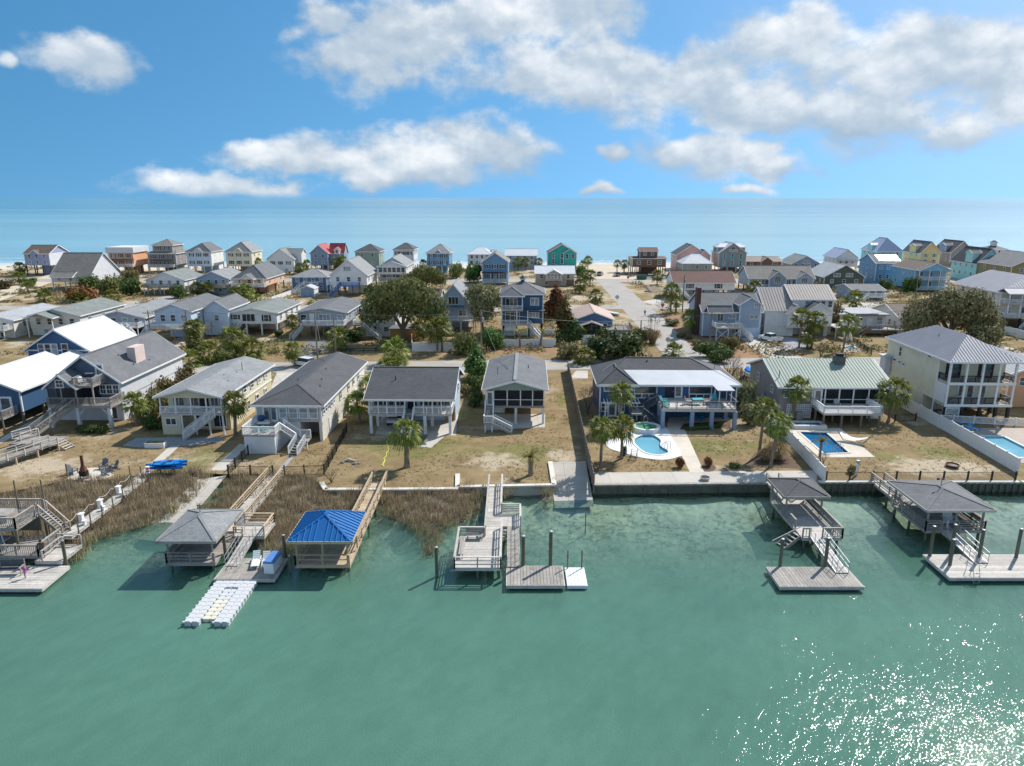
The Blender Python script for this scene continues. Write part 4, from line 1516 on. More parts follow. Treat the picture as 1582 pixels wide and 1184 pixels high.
# cream house with pale roof
h = House('cream two-storey house with pale grey roof and white porch', -41.6, 88.2, 8.4)
h.vol(-4.1, 4.1, 0, 18.2, 5.0, 5.2, 6.25, 'y', wall='panel:buff', roof='shingle:light', ov=0.5, corner=False)
h.box(-4.05, 4.05, 2.2, 18.1, 2.85, 5.0, 'siding:cream', 'wall')
h.box(-4.0, 4.0, 2.3, 18.0, 0, 2.85, 'siding:buff', 'wall')
h.box(-4.1, -1.6, .1, 2.3, 0, 2.65, 'siding:buff', 'wall')
h.win('F', .06, [(-2.85, 1.8, 1.3, .8)], 'slide', 'glass')
h.deck(-4.1, 4.1, 0, 2.2, 2.9, 'FR', 'wood_pale', 'vinyl', False, t=.25, h=.95)
h.posts([(-4.0 + k * 2.0, .1) for k in range(5)], 2.9, 5.0, .16, 'trim', 'porch_post')
h.posts([(-1.4, .1), (.4, .1), (2.2, .1), (4.0, .1)], -.1, 2.65, .18, 'trim', 'deck_post')
h.win('F', 2.16, [(-2.6, 4.1, 1.4, 1.4), (-.6, 4.1, 1.2, 1.4), (2.2, 4.1, .9, 1.4), (3.3, 4.1, .9, 1.4)], 'slide', 'glass_mid')
h.door('F', 2.18, .8, 2.92, .95, 2.0, 'shutter', False)
h.win('F', 2.26, [(.2, 1.4, 1.6, 1.9), (2.6, 1.4, 1.6, 1.9)], 'slide', 'glass')
h.stairs((3.1, -.05, 2.85), (-.6, -1.6, .1), 1.1, 'wood_pale', 'vinyl')
h.rowwin('R', 4.09, 3.5, 17.0, 5, 4.2, 1.0, .9, 'sash')
h.rowwin('R', 4.04, 3.5, 17.0, 4, 1.6, .9, 1.1, 'sash')
h.box(4.05, 4.12, 2.2, 18.0, 2.8, 2.95, 'trim', 'band_trim')
for vx, vy in ((1.2, 8.0), (2.0, 10.5), (2.6, 6.0)):
 vent(h, vx, vy, 6.1 - abs(vx) * .25 + .1, .1, .3)
h.part(MB().cyl((2.2, 12, 5.6), (2.2, 12, 7.0), .05, n=5), 'mast', 'wood_brown')

# beige house with long dark roof
h = House('long beige house with dark hip roof and white solid-skirt deck', -28.2, 85.8, 8.4)
h.vol(-4.15, 4.15, 0, 24.0, 2.55, 4.85, 6.2, 'y', 4.3, 0, wall='siding:beige', roof='shingle:dark', ov=0.5)
h.box(-4.12, 1.35, .1, 23.9, 0, 2.55, 'siding:white', 'wall')
h.box(1.35, 3.75, 3.5, 23.9, 0, 2.55, 'siding:taupe', 'wall')
h.box(3.75, 4.14, .04, 23.9, 0, 2.55, 'siding:warm', 'wall')
h.box(4.15, 4.19, .1, 23.8, 2.2, 4.8, 'siding:warm', 'side_cladding')
h.win('F', -.04, [(-.7, 3.75, .85, 1.25), (.6, 3.75, .95, 1.25), (1.9, 3.75, .95, 1.25), (3.15, 3.75, .95, 1.25)], 'sash', 'glass_blind')
h.door('F', -.02, -2.8, 2.56, .8, 2.0, 'trim', True); h.door('F', -.02, -1.9, 2.56, .8, 2.0, 'trim', True)
h.win('R', 4.23, [(.8, 3.9, .7, .95), (1.9, 3.9, .7, .95), (3.0, 3.9, .7, .95), (4.4, 3.9, .7, .95), (5.6, 3.9, .7, .95), (9.0, 3.7, .8, 1.2), (13.5, 3.8, .8, 1.2), (16.5, 3.8, .8, 1.2), (19.5, 3.8, .8, 1.2), (12.0, 1.5, .8, 1.0), (17.5, 1.5, .8, 1.0)])
h.door('R', 4.16, 3.6, 0.05, 1.0, 2.0, 'trim', False)
h.box(-4.0, -.3, -4.75, -.05, 0, 2.2, 'panel:lightgrey', 'deck_skirt')
h.deck(-4.1, -.2, -4.8, -.02, 2.42, 'FL', 'wood_grey', 'vinyl', False, t=.22)
h.rail([((-.2, -4.8), (-.2, -3.0)), ((-.2, -1.6), (-.2, -.05))], 2.42, 'vinyl')
h.stairs((-.1, -2.3, 2.4), (1.9, -2.6, 1.15), 1.2, 'wood_grey', 'vinyl')
h.deck(1.9, 3.2, -3.3, -1.9, 1.15, 'B', 'wood_grey', 'vinyl', True, 'post_white', nposts=2)
h.stairs((2.4, -3.35, 1.1), (1.9, -5.1, .02), 1.2, 'wood_grey', 'vinyl')
h.deck(4.2, 6.2, 20.5, 24.0, 2.6, 'FR', 'wood_pale', 'vinyl', True, 'post_white', nposts=2)
for vx, vy in ((-1.0, 7.5), (1.8, 9.0), (2.4, 6.0), (1.0, 14.0)):
 vent(h, vx, vy, 6.2 - abs(vx) * .32 + .15, .1, .25)

# white house with dark charcoal gable roof, centre
h = House('white raised house with charcoal gable roof and car beneath', -13.3, 88.6, 10.9)
h.vol(-5.4, 5.4, 0, 13.0, 4.55, 4.85, 7.35, 'x', wall='siding:paleblue', roof='shingle:dark', ov=0.5, corner=False)
h.box(-5.35, 5.35, 2.4, 12.95, 2.6, 4.55, 'siding:paleblue', 'wall')
h.box(-.4, 5.3, 6.0, 12.9, 0, 2.6, 'siding:paleblue', 'wall')
h.box(-5.3, -.6, 9.0, 12.9, 0, 2.6, 'siding:greyblue', 'wall')
h.deck(-5.4, 5.4, 0, 2.4, 2.75, None, 'wood_pale', 'trim', False, t=.3)
h.rail([((-5.4, .05), (-.75, .05)), ((.55, .05), (5.4, .05)), ((-5.4, 0), (-5.4, 2.4)), ((5.4, 0), (5.4, 2.4))], 2.75, 'vinyl', .95, None, .13)
h.posts([(-5.3 + k * 1.16, .06) for k in range(5)] + [(.6 + k * 1.17, .06) for k in range(5)], 2.75, 4.6, .14, 'trim', 'porch_post')
h.posts([(-5.2, .2), (-5.0, 3.4), (-4.8, 6.6), (-.9, .2), (-.9, 3.4), (1.9, .2), (2.4, 3.4), (5.2, .2)], -.1, 2.45, .36, 'post_white', 'piling')
h.win('F', 2.36, [(-4.6, 3.9, 1.1, 1.3), (-3.2, 3.9, 1.3, 1.3), (-1.7, 3.9, 1.1, 1.3), (1.5, 3.9, 1.0, 1.3), (2.7, 3.9, 1.0, 1.3), (4.2, 3.9, 1.5, 1.3)], 'slide', 'glass')
h.door('F', 2.38, -.1, 2.76, 1.0, 1.85, 'shutter', False)
h.door('F', 5.98, .9, 0.05, .95, 2.0, 'paint:paleblue', False)
h.part(MB().box(4.0, 5.2, 5.6, 5.7, .1, 2.3), 'slat_screen', 'wood_orange')
h.stairs((-.1, -.02, 2.7), (-.1, -3.3, .05), 1.15, 'wood_grey', 'vinyl')
h.win('R', 5.39, [(9.5, 3.9, .9, 1.1)])
vent(h, -2.4, 3.6, 6.6, .12, .3)
h.part(MB().box(-1.25, 1.25, -.25, .25, 0, .06), 'garage_header', 'trim').location = (-3.0, .3, 2.35)

# screened porch house
h = House('narrow white house with screened porch and grey gable roof', .4, 92.9, 8.0)
h.vol(-4.0, 4.0, 0, 17.0, 4.75, 4.95, 6.05, 'y', wall='siding:celadon', roof='shingle:mid', ov=0.5, corner=False)
h.box(-3.95, 3.95, 3.0, 16.9, 2.45, 4.75, 'siding:white', 'wall')
h.deck(-4.0, 4.0, 0, 3.0, 2.55, None, 'wood_grey', 'trim', False, t=.3)
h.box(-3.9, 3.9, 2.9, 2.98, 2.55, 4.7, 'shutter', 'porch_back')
pxs = [-3.95, -2.9, -1.05, .75, 2.4, 3.92]
h.posts([(x, .07) for x in pxs], 2.55, 4.76, .14, 'trim', 'porch_post')
for a_, c_ in zip(pxs[:-1], pxs[1:]):
 h.part(MB().box(a_ + .08, c_ - .08, .06, .08, 2.6, 4.7), 'screen_panel', 'screen')
h.part(MB().box(-2.9, 3.92, .02, .1, 3.38, 3.46), 'mid_rail', 'trim')
h.rail([((-2.9, .16), (3.92, .16))], 2.55, 'trim', .8, None, .14)
h.part(MB().box(3.9, 3.94, .1, 2.9, 2.6, 4.7), 'screen_panel', 'screen')
h.posts([(-3.8, .2), (0.1, .2), (3.85, .2), (-3.8, 5), (3.85, 5), (0.1, 5), (-3.8, 10), (3.85, 10)], -.1, 2.3, .3, 'post_white', 'piling')
h.box(-3.6, -1.6, 5.2, 16.5, 0, 2.4, 'siding:white', 'wall')
h.box(-1.6, 1.5, 9.0, 16.5, 0, 2.4, 'siding:taupe', 'wall')
h.door('F', .02, -3.42, 2.56, .8, 2.0, 'trim', True)
h.deck(-4.0, -2.7, -1.4, -.02, 2.5, 'L', 'wood_grey', 'trim', False, t=.15)
h.stairs((-3.4, -1.3, 2.5), (-3.4, -2.8, 1.3), 1.1, 'wood_grey', 'vinyl')
h.deck(-4.0, -2.8, -4.0, -2.8, 1.3, 'FL', 'wood_grey', 'vinyl', True, 'post_white', nposts=2)
h.stairs((-2.8, -3.4, 1.25), (-.3, -3.6, .05), 1.1, 'wood_grey', 'vinyl')
h.part(MB().box(-.25, .25, .2, 17.2, 0, .05), 'ridge_board', 'shingle:light').location = (0, -.3, 6.24)
vent(h, 1.8, 9, 5.9, .1, .25); vent(h, -2.6, 6, 5.7, .06, .9)

# navy house with deck and kidney pool
h = House('long navy house with white roof panel, deck and pergola', 21.9, 95.85, 19.2)
h.vol(-9.6, 9.5, 0, 11.0, 0.0, 4.9, 7.3, 'x', 4.2, 5.6, wall='siding:navy', roof='shingle:dark', ov=0.5)
h.vol(-9.5, -4.6, -.04, 4.5, 4.6, 4.92, 6.5, 'y', 2.4, 0, wall='siding:navy', roof='shingle:dark', ov=0.5, corner=False, nowall=True)
wr = MB()
sl = (7.3 - 4.9) / 5.5
zz = lambda y: 4.9 + sl * y + .16 + .05
wr.quadv([(-4.3, -.5, zz(-.5)), (9.95, -.5, zz(-.5)), (7.6, 2.6, zz(2.6)), (-6.0, 2.6, zz(2.6))])
wr.quadv([(-4.3, -.5, zz(-.5) - .06), (9.95, -.5, zz(-.5) - .06), (9.95, -.5, zz(-.5)), (-4.3, -.5, zz(-.5))])
h.part(wr, 'white_roof_panel', 'metal:white')
h.win('F', -.04, [(-3.2, 4.05, 3.0, 1.05), (4.4, 4.05, 3.0, 1.05)], 'plain', 'glass')
h.win('F', -.04, [(-4.2, 3.15, .85, .5), (-3.2, 3.15, .85, .5), (-2.2, 3.15, .85, .5), (3.4, 3.15, .85, .5), (4.4, 3.15, .85, .5), (5.4, 3.15, .85, .5), (-8.3, 4.2, 1.3, .7)], 'plain')
h.door('F', -.02, -.4 + .6, 2.92, 1.1, 1.85, 'shutter', False); h.door('F', -.02, 1.35, 2.92, 1.0, 1.85, 'trim', True)
h.door('F', -.02, -7.8, .05, 1.1, 2.0, 'trim', True)
h.win('F', -.04, [(-8.9, 1.5, .7, 1.2), (-6.5, 1.5, .7, 1.2)], 'sash', 'glass')
h.deck(-1.8, 8.1, -5.2, -.02, 2.9, None, 'wood_pale', 'deck_grey', False, t=.5)
h.rail([((-1.8, -5.2), (8.1, -5.2)), ((-1.8, -5.2), (-1.8, -2.4)), ((8.1, -5.2), (8.1, -.05))], 2.9, 'deck_grey', .9, None, .9)
h.posts([(-1.6, -5.0), (2.3, -5.0), (4.9, -5.0), (8.0, -5.0), (-1.6, -2.3), (8.0, -.6)], -.1, 2.42, .5, 'paint:greyblue', 'deck_post')
h.stairs((-1.85, -1.4, 2.85), (-4.0, -1.4, 1.6), 1.2, 'deck_grey', 'deck_grey')
h.deck(-5.6, -4.0, -3.6, -.8, 1.6, 'FL', 'wood_grey', 'deck_grey', True, 'deck_grey', nposts=2)
h.stairs((-4.0, -3.0, 1.55), (-1.9, -3.4, .05), 1.1, 'deck_grey', 'deck_grey')
pg = MB()
for x in (-8.9, -4.5):
 pg.box(x - .09, x + .09, -1.6, -1.42, 0, 2.4)
 pg.bar((x, -1.5, 1.6), (x + (.6 if x < -6 else -.6), -1.5, 2.35), .1, .1)
pg.box(-9.3, -4.1, -1.62, -1.40, 2.4, 2.6)
for k in range(11):
 pg.box(-9.1 + k * .48, -9.02 + k * .48, -2.0, -.05, 2.6, 2.74)
h.part(pg, 'pergola', 'trim')
sw = MB()
sw.box(6.2, 6.32, -3.2, -3.08, 2.9, 4.8).box(7.8, 7.92, -3.2, -3.08, 2.9, 4.8).box(6.2, 6.32, -.9, -.78, 2.9, 4.8).box(7.8, 7.92, -.9, -.78, 2.9, 4.8)
h.part(sw, 'arbor_post', 'trim')
h.part(MB().box(5.9, 8.2, -3.5, -.6, 4.82, 4.92), 'arbor_roof', 'metal:palemetal')
vent(h, -2.4, 4.6, 6.9, .18, .3); vent(h, 7.4, 4.6, 6.2, .06, .7)
h.box(2.2, 2.9, -.5, 10.9, 0.0, .1, 'concrete', 'step')

# green metal roof house
h = House('grey house with pale green metal roof, stone chimney and white deck', 45.1, 95.4, 15.5)
h.vol(-7.7, 7.5, 0, 14.0, 4.25, 4.6, 6.9, 'x', wall='siding:taupe', roof='metal:green', ov=0.45, corner=False, seam=0.45)
h.box(-7.65, -3.2, .05, 13.9, 0, 4.25, 'siding:taupe', 'wall')
h.box(-3.2, 7.45, 3.2, 13.9, 0, 4.25, 'siding:taupe', 'wall')
h.deck(-3.2, 7.5, 0.02, 3.2, 2.15, None, 'wood_grey', 'trim', False, t=.25)
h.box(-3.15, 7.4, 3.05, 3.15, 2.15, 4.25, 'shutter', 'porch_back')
pxs = [-3.15, -1.4, .55, 2.5, 4.6, 6.0, 7.45]
h.posts([(x, .07) for x in pxs], 2.15, 4.3, .18, 'trim', 'porch_post')
for a_, c_ in zip(pxs[:-1], pxs[1:]):
 h.part(MB().box(a_ + .09, c_ - .09, .06, .08, 2.2, 4.25), 'screen_panel', 'screen')
h.part(MB().box(-3.1, 7.4, .01, .1, 2.72, 2.8), 'mid_rail', 'trim')
h.door('F', 0.0, -2.4, 2.17, 1.0, 1.95, 'trim', True)
h.deck(-3.2, 4.4, -4.4, 0.0, 2.08, 'LR', 'wood_pale', 'vinyl', False, t=.3)
h.rail([((-3.2, -4.4), (4.4, -4.4))], 2.08, 'vinyl', .95, None, .12)
h.posts([(-3.1, -4.3), (-.7, -4.3), (1.9, -4.3), (4.3, -4.3), (-3.1, -1.5), (-.7, -1.5), (1.9, -1.5), (4.3, -1.5)], -.1, 1.78, .22, 'post', 'deck_post')
lat = MB()
for (xa, xb) in ((-6.6, -3.3), (4.6, 6.7)):
 lat.box(xa, xb, -.32, -.26, 2.0, 2.15).box(xa, xb, -.32, -.26, 0.1, .25)
 n_ = int((xb - xa) / .3)
 for k in range(n_ + 1):
  x = xa + (xb - xa) * k / n_
  lat.box(x - .05, x + .05, -.315, -.285, .1, 2.1)
 for k in range(1, 7):
  lat.box(xa, xb, -.284, -.262, .1 + k * .28 - .05, .1 + k * .28 + .05)
h.part(lat, 'lattice', 'vinyl')
h.part(MB().box(1.8, 3.2, 5.2, 6.4, 4.4, 7.7), 'chimney', 'stone')
h.part(MB().box(2.05, 2.95, 5.4, 6.2, 7.7, 8.1), 'chimney_cap', 'black_metal')
h.win('L', -7.72, [(9.5, 3.6, .9, 1.2), (3.2, 3.4, 1.0, .9)], 'grid')
h.win('F', 0.0, [(-6.4, 3.5, 1.3, .9)], 'slide')
h.part(MB().box(-.12, .12, -.35, .35, -.4, .4), 'meter_box', 'galv').location = (-7.8, 6.5, 1.7)
h.part(MB().cyl((-7.3, 2, 4.8), (-7.3, 2, 6.4), .06, n=6), 'mast', 'wood_brown')
h.box(-5.4, -4.5, -.9, -.35, 0, 1.1, 'wood_grey', 'equipment_box')

# three-storey cream house
h = House('three-storey cream house with silver hip roof and stacked balconies', 64.5, 94.3, 8.9)
h.vol(-4.6, 4.6, 0, 17.4, 8.35, 8.5, 11.05, 'y', 4.9, 4.5, wall='siding:cream', roof='metal:silver', ov=0.4, corner=False, seam=0.42)
h.box(-4.6, 4.6, 2.6, 17.3, 2.3, 8.35, 'siding:cream', 'wall')
h.box(-4.6, 1.0, 5.5, 17.2, 0, 2.3, 'siding:cream', 'wall')
h.box(-4.66, -4.6, 2.55, 2.85, 0, 8.3, 'trim', 'corner_trim'); h.box(-4.64, -4.6, 2.9, 17.2, 2.5, 2.6, 'trim', 'band_trim')
for zf in (2.35, 5.45):
 h.deck(-4.6, 4.6, 0, 2.6, zf, None, 'wood_pale', 'trim', False, t=.35)
 h.box(-4.62, 4.62, -.05, 0, zf - .36, zf + .02, 'trim', 'fascia_board')
 h.rail([((-4.5, .1), (4.5, .1))], zf, 'black_metal', .9, None, .2)
 h.rail([((-4.5, .1), (-4.5, 2.5)), ((4.5, .1), (4.5, 2.5))], zf, 'black_metal', .9, None, .2)
 h.posts([(-4.45 + k * 2.22, .12) for k in range(5)], zf, zf + (2.75 if zf < 3 else 2.95), .26, 'trim', 'column')
h.box(-4.62, -4.52, .3, 2.55, 2.4, 5.1, 'trim', 'louvre_panel')
h.door('F', 2.58, -2.6, 5.5, 1.9, 2.2, 'shutter', True); h.door('F', 2.58, 1.9, 5.5, 1.9, 2.2, 'shutter', True)
h.win('F', 2.56, [(-3.6, 4.0, .8, 1.0)], 'sash', 'glass')
for u in (-1.0, .2, 1.9):
 h.door('F', 2.58, u, 2.4, 1.0, 2.1, 'trim', True)
h.win('L', -4.64, [(13.2, 7.0, .7, 1.4)], 'sash', 'glass')
h.win('L', -4.64, [(14.6, 5.4, .8, .3), (13.0, 5.4, .8, .3), (11.8, 5.3, .6, .3), (5.2, 8.0, .8, .25)], 'plain', 'glass')
h.posts([(-4.3, .2), (-2.0, .2), (.4, .2), (2.6, .2), (4.3, .2), (4.3, 4), (4.3, 8), (1.5, 5)], -.1, 2.0, .36, 'post_dark', 'piling')
sc_ = MB()
for k in range(8):
 sc_.box(.8, 4.3, 4.9, 4.98, .2 + k * .25, .34 + k * .25)
h.part(sc_, 'slat_screen', 'wood_brown')
h.stairs((-1.8, .8, 2.3), (-3.9, .9, .9), 1.0, 'wood_pale', 'vinyl')
h.deck(-4.4, -2.6, -.2, 1.6, .9, 'F', 'wood_grey', 'vinyl', False)
h.box(-5.6, -4.7, 15.5, 17.2, 2.6, 5.6, 'siding:lightgrey', 'side_porch'); h.box(-5.9, -4.5, 15.0, 17.5, 5.6, 5.75, 'metal:palemetal', 'porch_roof')
vent(h, -1.6, 9.0, 10.2, .12, .35)
ac = thing('propane_tank', 'white propane tank on the ground beside the cream three-storey house', 'tank', (58.6, 97.5, 0))
MB().lathe([(.1, .1), (.4, .2), (.42, 1.1), (.1, 1.3)], 12).build('tank_body', 'trim', ac)
MB().box(-.4, .4, -.4, .4, 0, .12).build('tank_base', 'concrete', ac)

# orange house at the right edge
h = House('orange house with white trim cut by the right edge', 77.6, 101.0, 8.0)
h.vol(-4.6, 5.0, 0, 14, 0, 5.0, 6.6, 'y', wall='siding:orange', roof='metal:palemetal', ov=0.4, seam=.5)
h.box(-4.66, -4.6, 0, 14, 2.4, 2.6, 'trim', 'band_trim'); h.win('L', -4.64, [(3.0, 3.9, .9, 1.2), (8.0, 3.9, .9, 1.2)])
h.win('F', -.04, [(-2.5, 3.9, 1.0, 1.2), (.5, 3.9, 1.0, 1.2)])
h.door('F', -.02, -1.0, .02)


# ------------------------------------------------------------------ second row and ocean-front row
def FH(label, x, y, w, ze, zr, d, axis='y', i0=0.0, i1=0.0, wall='white', roof='shingle:mid', z0=2.5, nf=3, ns=3, deck=None, shut=None,
    under='open', post='post', wh=1.3, ww=0.95, side=None, ov=0.4, group=None, stairs=None, dm='wood_pale', rm='vinyl', storeys=None, npost=4):
 h = House(label, x, y, w, group=group)
 h.d, h.z0, h.ze, h.zr = d, z0, ze, zr
 a = w / 2
 h.vol(-a, a, 0, d, z0, ze, zr, axis, i0, i1, wall='siding:' + wall, roof=roof, ov=ov)
 if under == 'open':
  h.grid_posts(-a + .2, a - .2, .2, d - .2, npost, 3, z0, .3, post)
  h.box(-a * .35, a * .6, d * .45, d * .95, 0, z0, 'siding:' + wall, 'wall')
 elif under == 'wall':
  h.box(-a + .05, a - .05, .08, d - .08, 0, z0, 'siding:' + wall, 'wall')
  h.rowwin('F', .04, -a + .8, a - .8, 2, z0 * .55, ww, .9)
 if storeys is None:
  storeys = max(1, int(round((ze - z0) / 2.75)))
 sh = (ze - z0) / storeys
 side = side or ('R' if x < 0 else 'L')
 for s in range(storeys):
  zc = z0 + sh * (s + .55)
  if nf:
   if deck and s == 0:
    h.rowwin('F', -.04, -a + .6, a - .6, nf, zc + .1, ww, wh, 'sash', None, shut)
   else:
    h.rowwin('F', -.04, -a + .6, a - .6, nf, zc, ww, wh, 'sash', None, shut)
  if ns:
   h.rowwin(side, a + .03 if side == 'R' else -a - .03, .8, d - .8, ns, zc, .85, 1.15)
 if deck:
  dx0, dx1, dd, dz = deck
  h.deck(dx0, dx1, -dd, -.02, dz, 'FLR', dm, rm, True, post, bal=.22)
 if stairs:
  h.stairs(*stairs, 1.1, dm, rm, bal=.3)
 return h


OF = 'houses along the ocean front'
# --- ocean-front row, left to right
h = FH('lilac-blue ocean-front house with brown gable roof, leftmost by the beach', -188.47, 285.07, 10.08, 8.67, 11.56, 12, 'x', wall='lilac', roof='shingle:brown', z0=4.0, nf=3, ns=2, post='post_dark', group=OF)
h.vol(-2.4, 1.2, -.5, 3, h.ze - .3, h.ze, h.ze + 1.4, 'y', wall='siding:lilac', roof='shingle:brown', ov=.2, corner=False)
h.box(h.w / 2, h.w / 2 + .06, .1, 11.9, 4.0, h.ze, 'siding:lightgrey', 'side_cladding')
h = FH('white house with one huge steep dark grey roof near the beach', -146.19, 236.25, 12.92, 4.92, 11.86, 18, 'x', wall='lightgrey', roof='shingle:warmgrey', z0=3.0, nf=3, ns=3, post='post_white')
h.vol(-5.5, 1.5, -1.5, 4, h.ze - .4, h.ze - .2, h.ze + 1.2, 'x', wall='siding:lightgrey', roof='shingle:warmgrey', ov=.2, corner=False)
h = FH('orange ocean-front house with flat white mansard roof', -157.77, 290.03, 10.25, 8.81, 8.97, 11, 'x', wall='orange', roof='metal:white', z0=3.2, nf=3, ns=0, shut='shutter', post='post_dark', group=OF, ov=.1)
h.box(-h.w / 2 - .5, h.w / 2 + .5, -.6, 11.6, h.ze - .2, h.ze + 2.0, 'metal:white', 'mansard_roof')
h.part(MB().box(-h.w / 2 - .4, h.w / 2 + .2, -1.6, -.05, h.ze - 3.1, h.ze - 2.8), 'porch_roof', 'shingle:dark')
h.deck(-h.w / 2, h.w / 2, -1.5, -.05, 3.3, 'FLR', 'wood_pale', 'trim', True, 'post_dark')
h = FH('tall taupe ocean-front house with three storeys and grey hip roof', -143.79, 295.17, 11.76, 7.91, 9.66, 12, 'x', 3, 3, wall='taupe', roof='shingle:warmgrey', z0=2.5, nf=3, ns=2, shut='shutter', post='post_white', group=OF)
h.vol(-4.2, 4.2, 1.5, 10.5, h.ze, h.ze + 3.3, h.ze + 5.3, 'x', 4, 4, wall='siding:taupe', roof='shingle:warmgrey', ov=.4)
h.rowwin('F', 1.46, -3.6, 3.6, 2, h.ze + 2.1, .9, 1.3, shut='shutter')
h.deck(-5.3, 5.3, -1.8, -.05, 2.6, 'FLR', 'wood_pale', 'trim', True, 'post_white')
h.part(MB().box(-4.5, 4.5, -2, -.05, 5.2, 5.4), 'porch_roof', 'shingle:dark')
h = FH('pale blue ocean-front house with white side wall and arched window', -128.55, 295.17, 10.16, 8.7, 11.78, 12, 'y', 4, 0, wall='paleblue', roof='shingle:mid', z0=2.7, nf=3, ns=2, shut='shutter', post='post_white', group=OF)
h.vol(-1.8, 1.8, -.5, 4, h.ze - .3, h.ze, h.ze + 1.4, 'y', wall='siding:paleblue', roof='shingle:mid', ov=.2, corner=False)
h.box(h.w / 2, h.w / 2 + .06, .1, 11.9, 2.7, h.ze, 'siding:white', 'side_cladding')
h = FH('pale yellow ocean-front house with light grey roof beside the pale blue one', -114.22, 300.48, 10.88, 8.31, 12, 12, 'y', 4, 0, wall='cream', roof='shingle:light', z0=2.2, nf=3, ns=2, shut='shutter', post='post_dark', group=OF)
h.vol(-1.8, 1.8, -.5, 4, h.ze - .3, h.ze, h.ze + 1.4, 'y', wall='siding:cream', roof='shingle:tan', ov=.2, corner=False)
h.part(MB().lathe([(.02, 0), (.55, .0), (.55, .06), (.02, .06)], 14), 'round_window', 'glass').location = (0, -.54, h.ze + .4)
h.r.children[-1].rotation_euler = (R(90), 0, 0)
h = FH('white ocean-front house with grey-tan cross gable roof', -96.95, 300.48, 11.15, 5.38, 9.38, 13, 'y', wall='white', roof='shingle:greygreen', z0=1.5, nf=3, ns=2, shut='shutter', under='wall', group=OF)
h.vol(-1, h.w / 2 + 2.2, 4, 10, 1.5, h.ze + 2.0, h.ze + 3.6, 'x', wall='siding:white', roof='shingle:greygreen', ov=.3, corner=False)
h = FH('grey-blue ocean-front house with bright red metal roof', -82.07, 305.99, 7.47, 7.37, 10.62, 12, 'y', wall='greyblue', roof='metal:redmetal', z0=2.0, nf=2, ns=0, post='post_white', group=OF)
h.vol(3.7, 10.0, 2.5, 9.5, 2.0, h.ze - .3, h.ze + 3.6, 'x', wall='siding:greyblue', roof='metal:redmetal', ov=.3, corner=False)
h.vol(6.2, 8.4, 1.5, 5, h.ze - .6, h.ze + 1.2, h.ze + 2.2, 'y', wall='siding:white', roof='metal:redmetal', ov=.2, corner=False)
h.win('F', 1.46, [(7.3, h.ze + .5, 1.0, 1.1)]); h.win('F', 2.46, [(5.0, 4.5, 1, 1.3), (8.5, 4.5, 1, 1.3)])
h = FH('sage green cube-shaped ocean-front house with dark hip roof and pink window frames', -61.59, 305.99, 10.24, 7.91, 10.58, 11, 'x', 5, 4.6, wall='celadon', roof='shingle:dark', z0=1.4, nf=2, ns=2, under='wall', group=OF)
h = FH('white cube-shaped ocean-front house with dark hip roof and shuttered windows', -46.09, 305.99, 8.58, 8.73, 11.12, 11, 'x', 4, 3.6, wall='lightgrey', roof='shingle:dark', z0=2.0, nf=4, ns=3, shut='shutter', ww=.7, group=OF)
h = FH('cornflower blue cube-shaped ocean-front house with grey hip roof on pilings', -29.82, 290.03, 9.2, 8.55, 11.57, 11, 'x', 4.6, 4, wall='blue', roof='shingle:light', z0=3.2, nf=3, ns=2, shut='shutter', post='post_white', group=OF)
h.vol(-1.5, 1.5, -.4, 4, h.ze - .3, h.ze, h.ze + 1.2, 'y', wall='siding:blue', roof='shingle:light', ov=.2, corner=False)
h = FH('white ocean-front house with white metal hip roof left of the long white roof', -13.84, 305.99, 9.97, 6.83, 9.48, 11, 'x', 4.5, 4, wall='lightgrey', roof='metal:white', z0=2.0, nf=4, ns=2, group=OF)
h.vol(3.5, 7.5, 2, 9, 2, h.ze - .5, h.ze + 1.5, 'x', 3, 3, wall='siding:lightgrey', roof='metal:white', ov=.3)
h = FH('long low blue-grey ocean-front house under a plain white roof', 3.95, 311.7, 13.53, 5.84, 8.26, 10, 'x', wall='bluegrey', roof='metal:white', z0=1.5, nf=4, ns=0, under='wall', group=OF)
h = FH('teal green ocean-front house with twin gables and dark windows', 22.1, 317.61, 12.63, 6.51, 10.16, 12, 'y', wall='teal', roof='shingle:brown', z0=1.5, nf=3, ns=0, under='wall', group=OF, wh=1.9, ww=1.0, storeys=2)
h.vol(0.5, h.w / 2 + .1, -.6, 4, 1.5, h.ze - .2, h.ze + 1.8, 'y', wall='siding:teal', roof='shingle:brown', ov=.3)
h.rowwin('F', -.64, .9, h.w / 2 - .2, 2, h.ze - 1.4, 1.0, 1.8, pane='glass')
h = FH('brown ocean-front house with roof-top room on tall pilings', 55.44, 290.03, 13.66, 6.23, 6.61, 11, 'x', wall='brown', roof='shingle:red', z0=2.9, nf=3, ns=2, post='post_dark', npost=6, ww=1.4, wh=1.4, group=OF)
h.vol(-3.6, 3.6, 2, 8, h.ze, h.ze + 2.9, h.ze + 4.0, 'x', wall='siding:brown', roof='shingle:red', ov=.3)
h.rowwin('F', 1.96, -3, 3, 2, h.ze + 1.8, 1.0, 1.3)
h.box(-7.05, -6.98, .1, 10.9, 2.9, h.ze, 'siding:buff', 'side_cladding')
h = FH('salmon pink ocean-front house with dark grey gable roof', 76.54, 305.99, 13.01, 6.56, 10.62, 12, 'y', wall='pink', roof='shingle:dark', z0=1.5, nf=3, ns=2, under='wall', group=OF)
h.vol(2.5, 7.6, -1, 5, 1.5, h.ze - .3, h.ze + 2.0, 'y', wall='siding:pink', roof='shingle:dark', ov=.3)
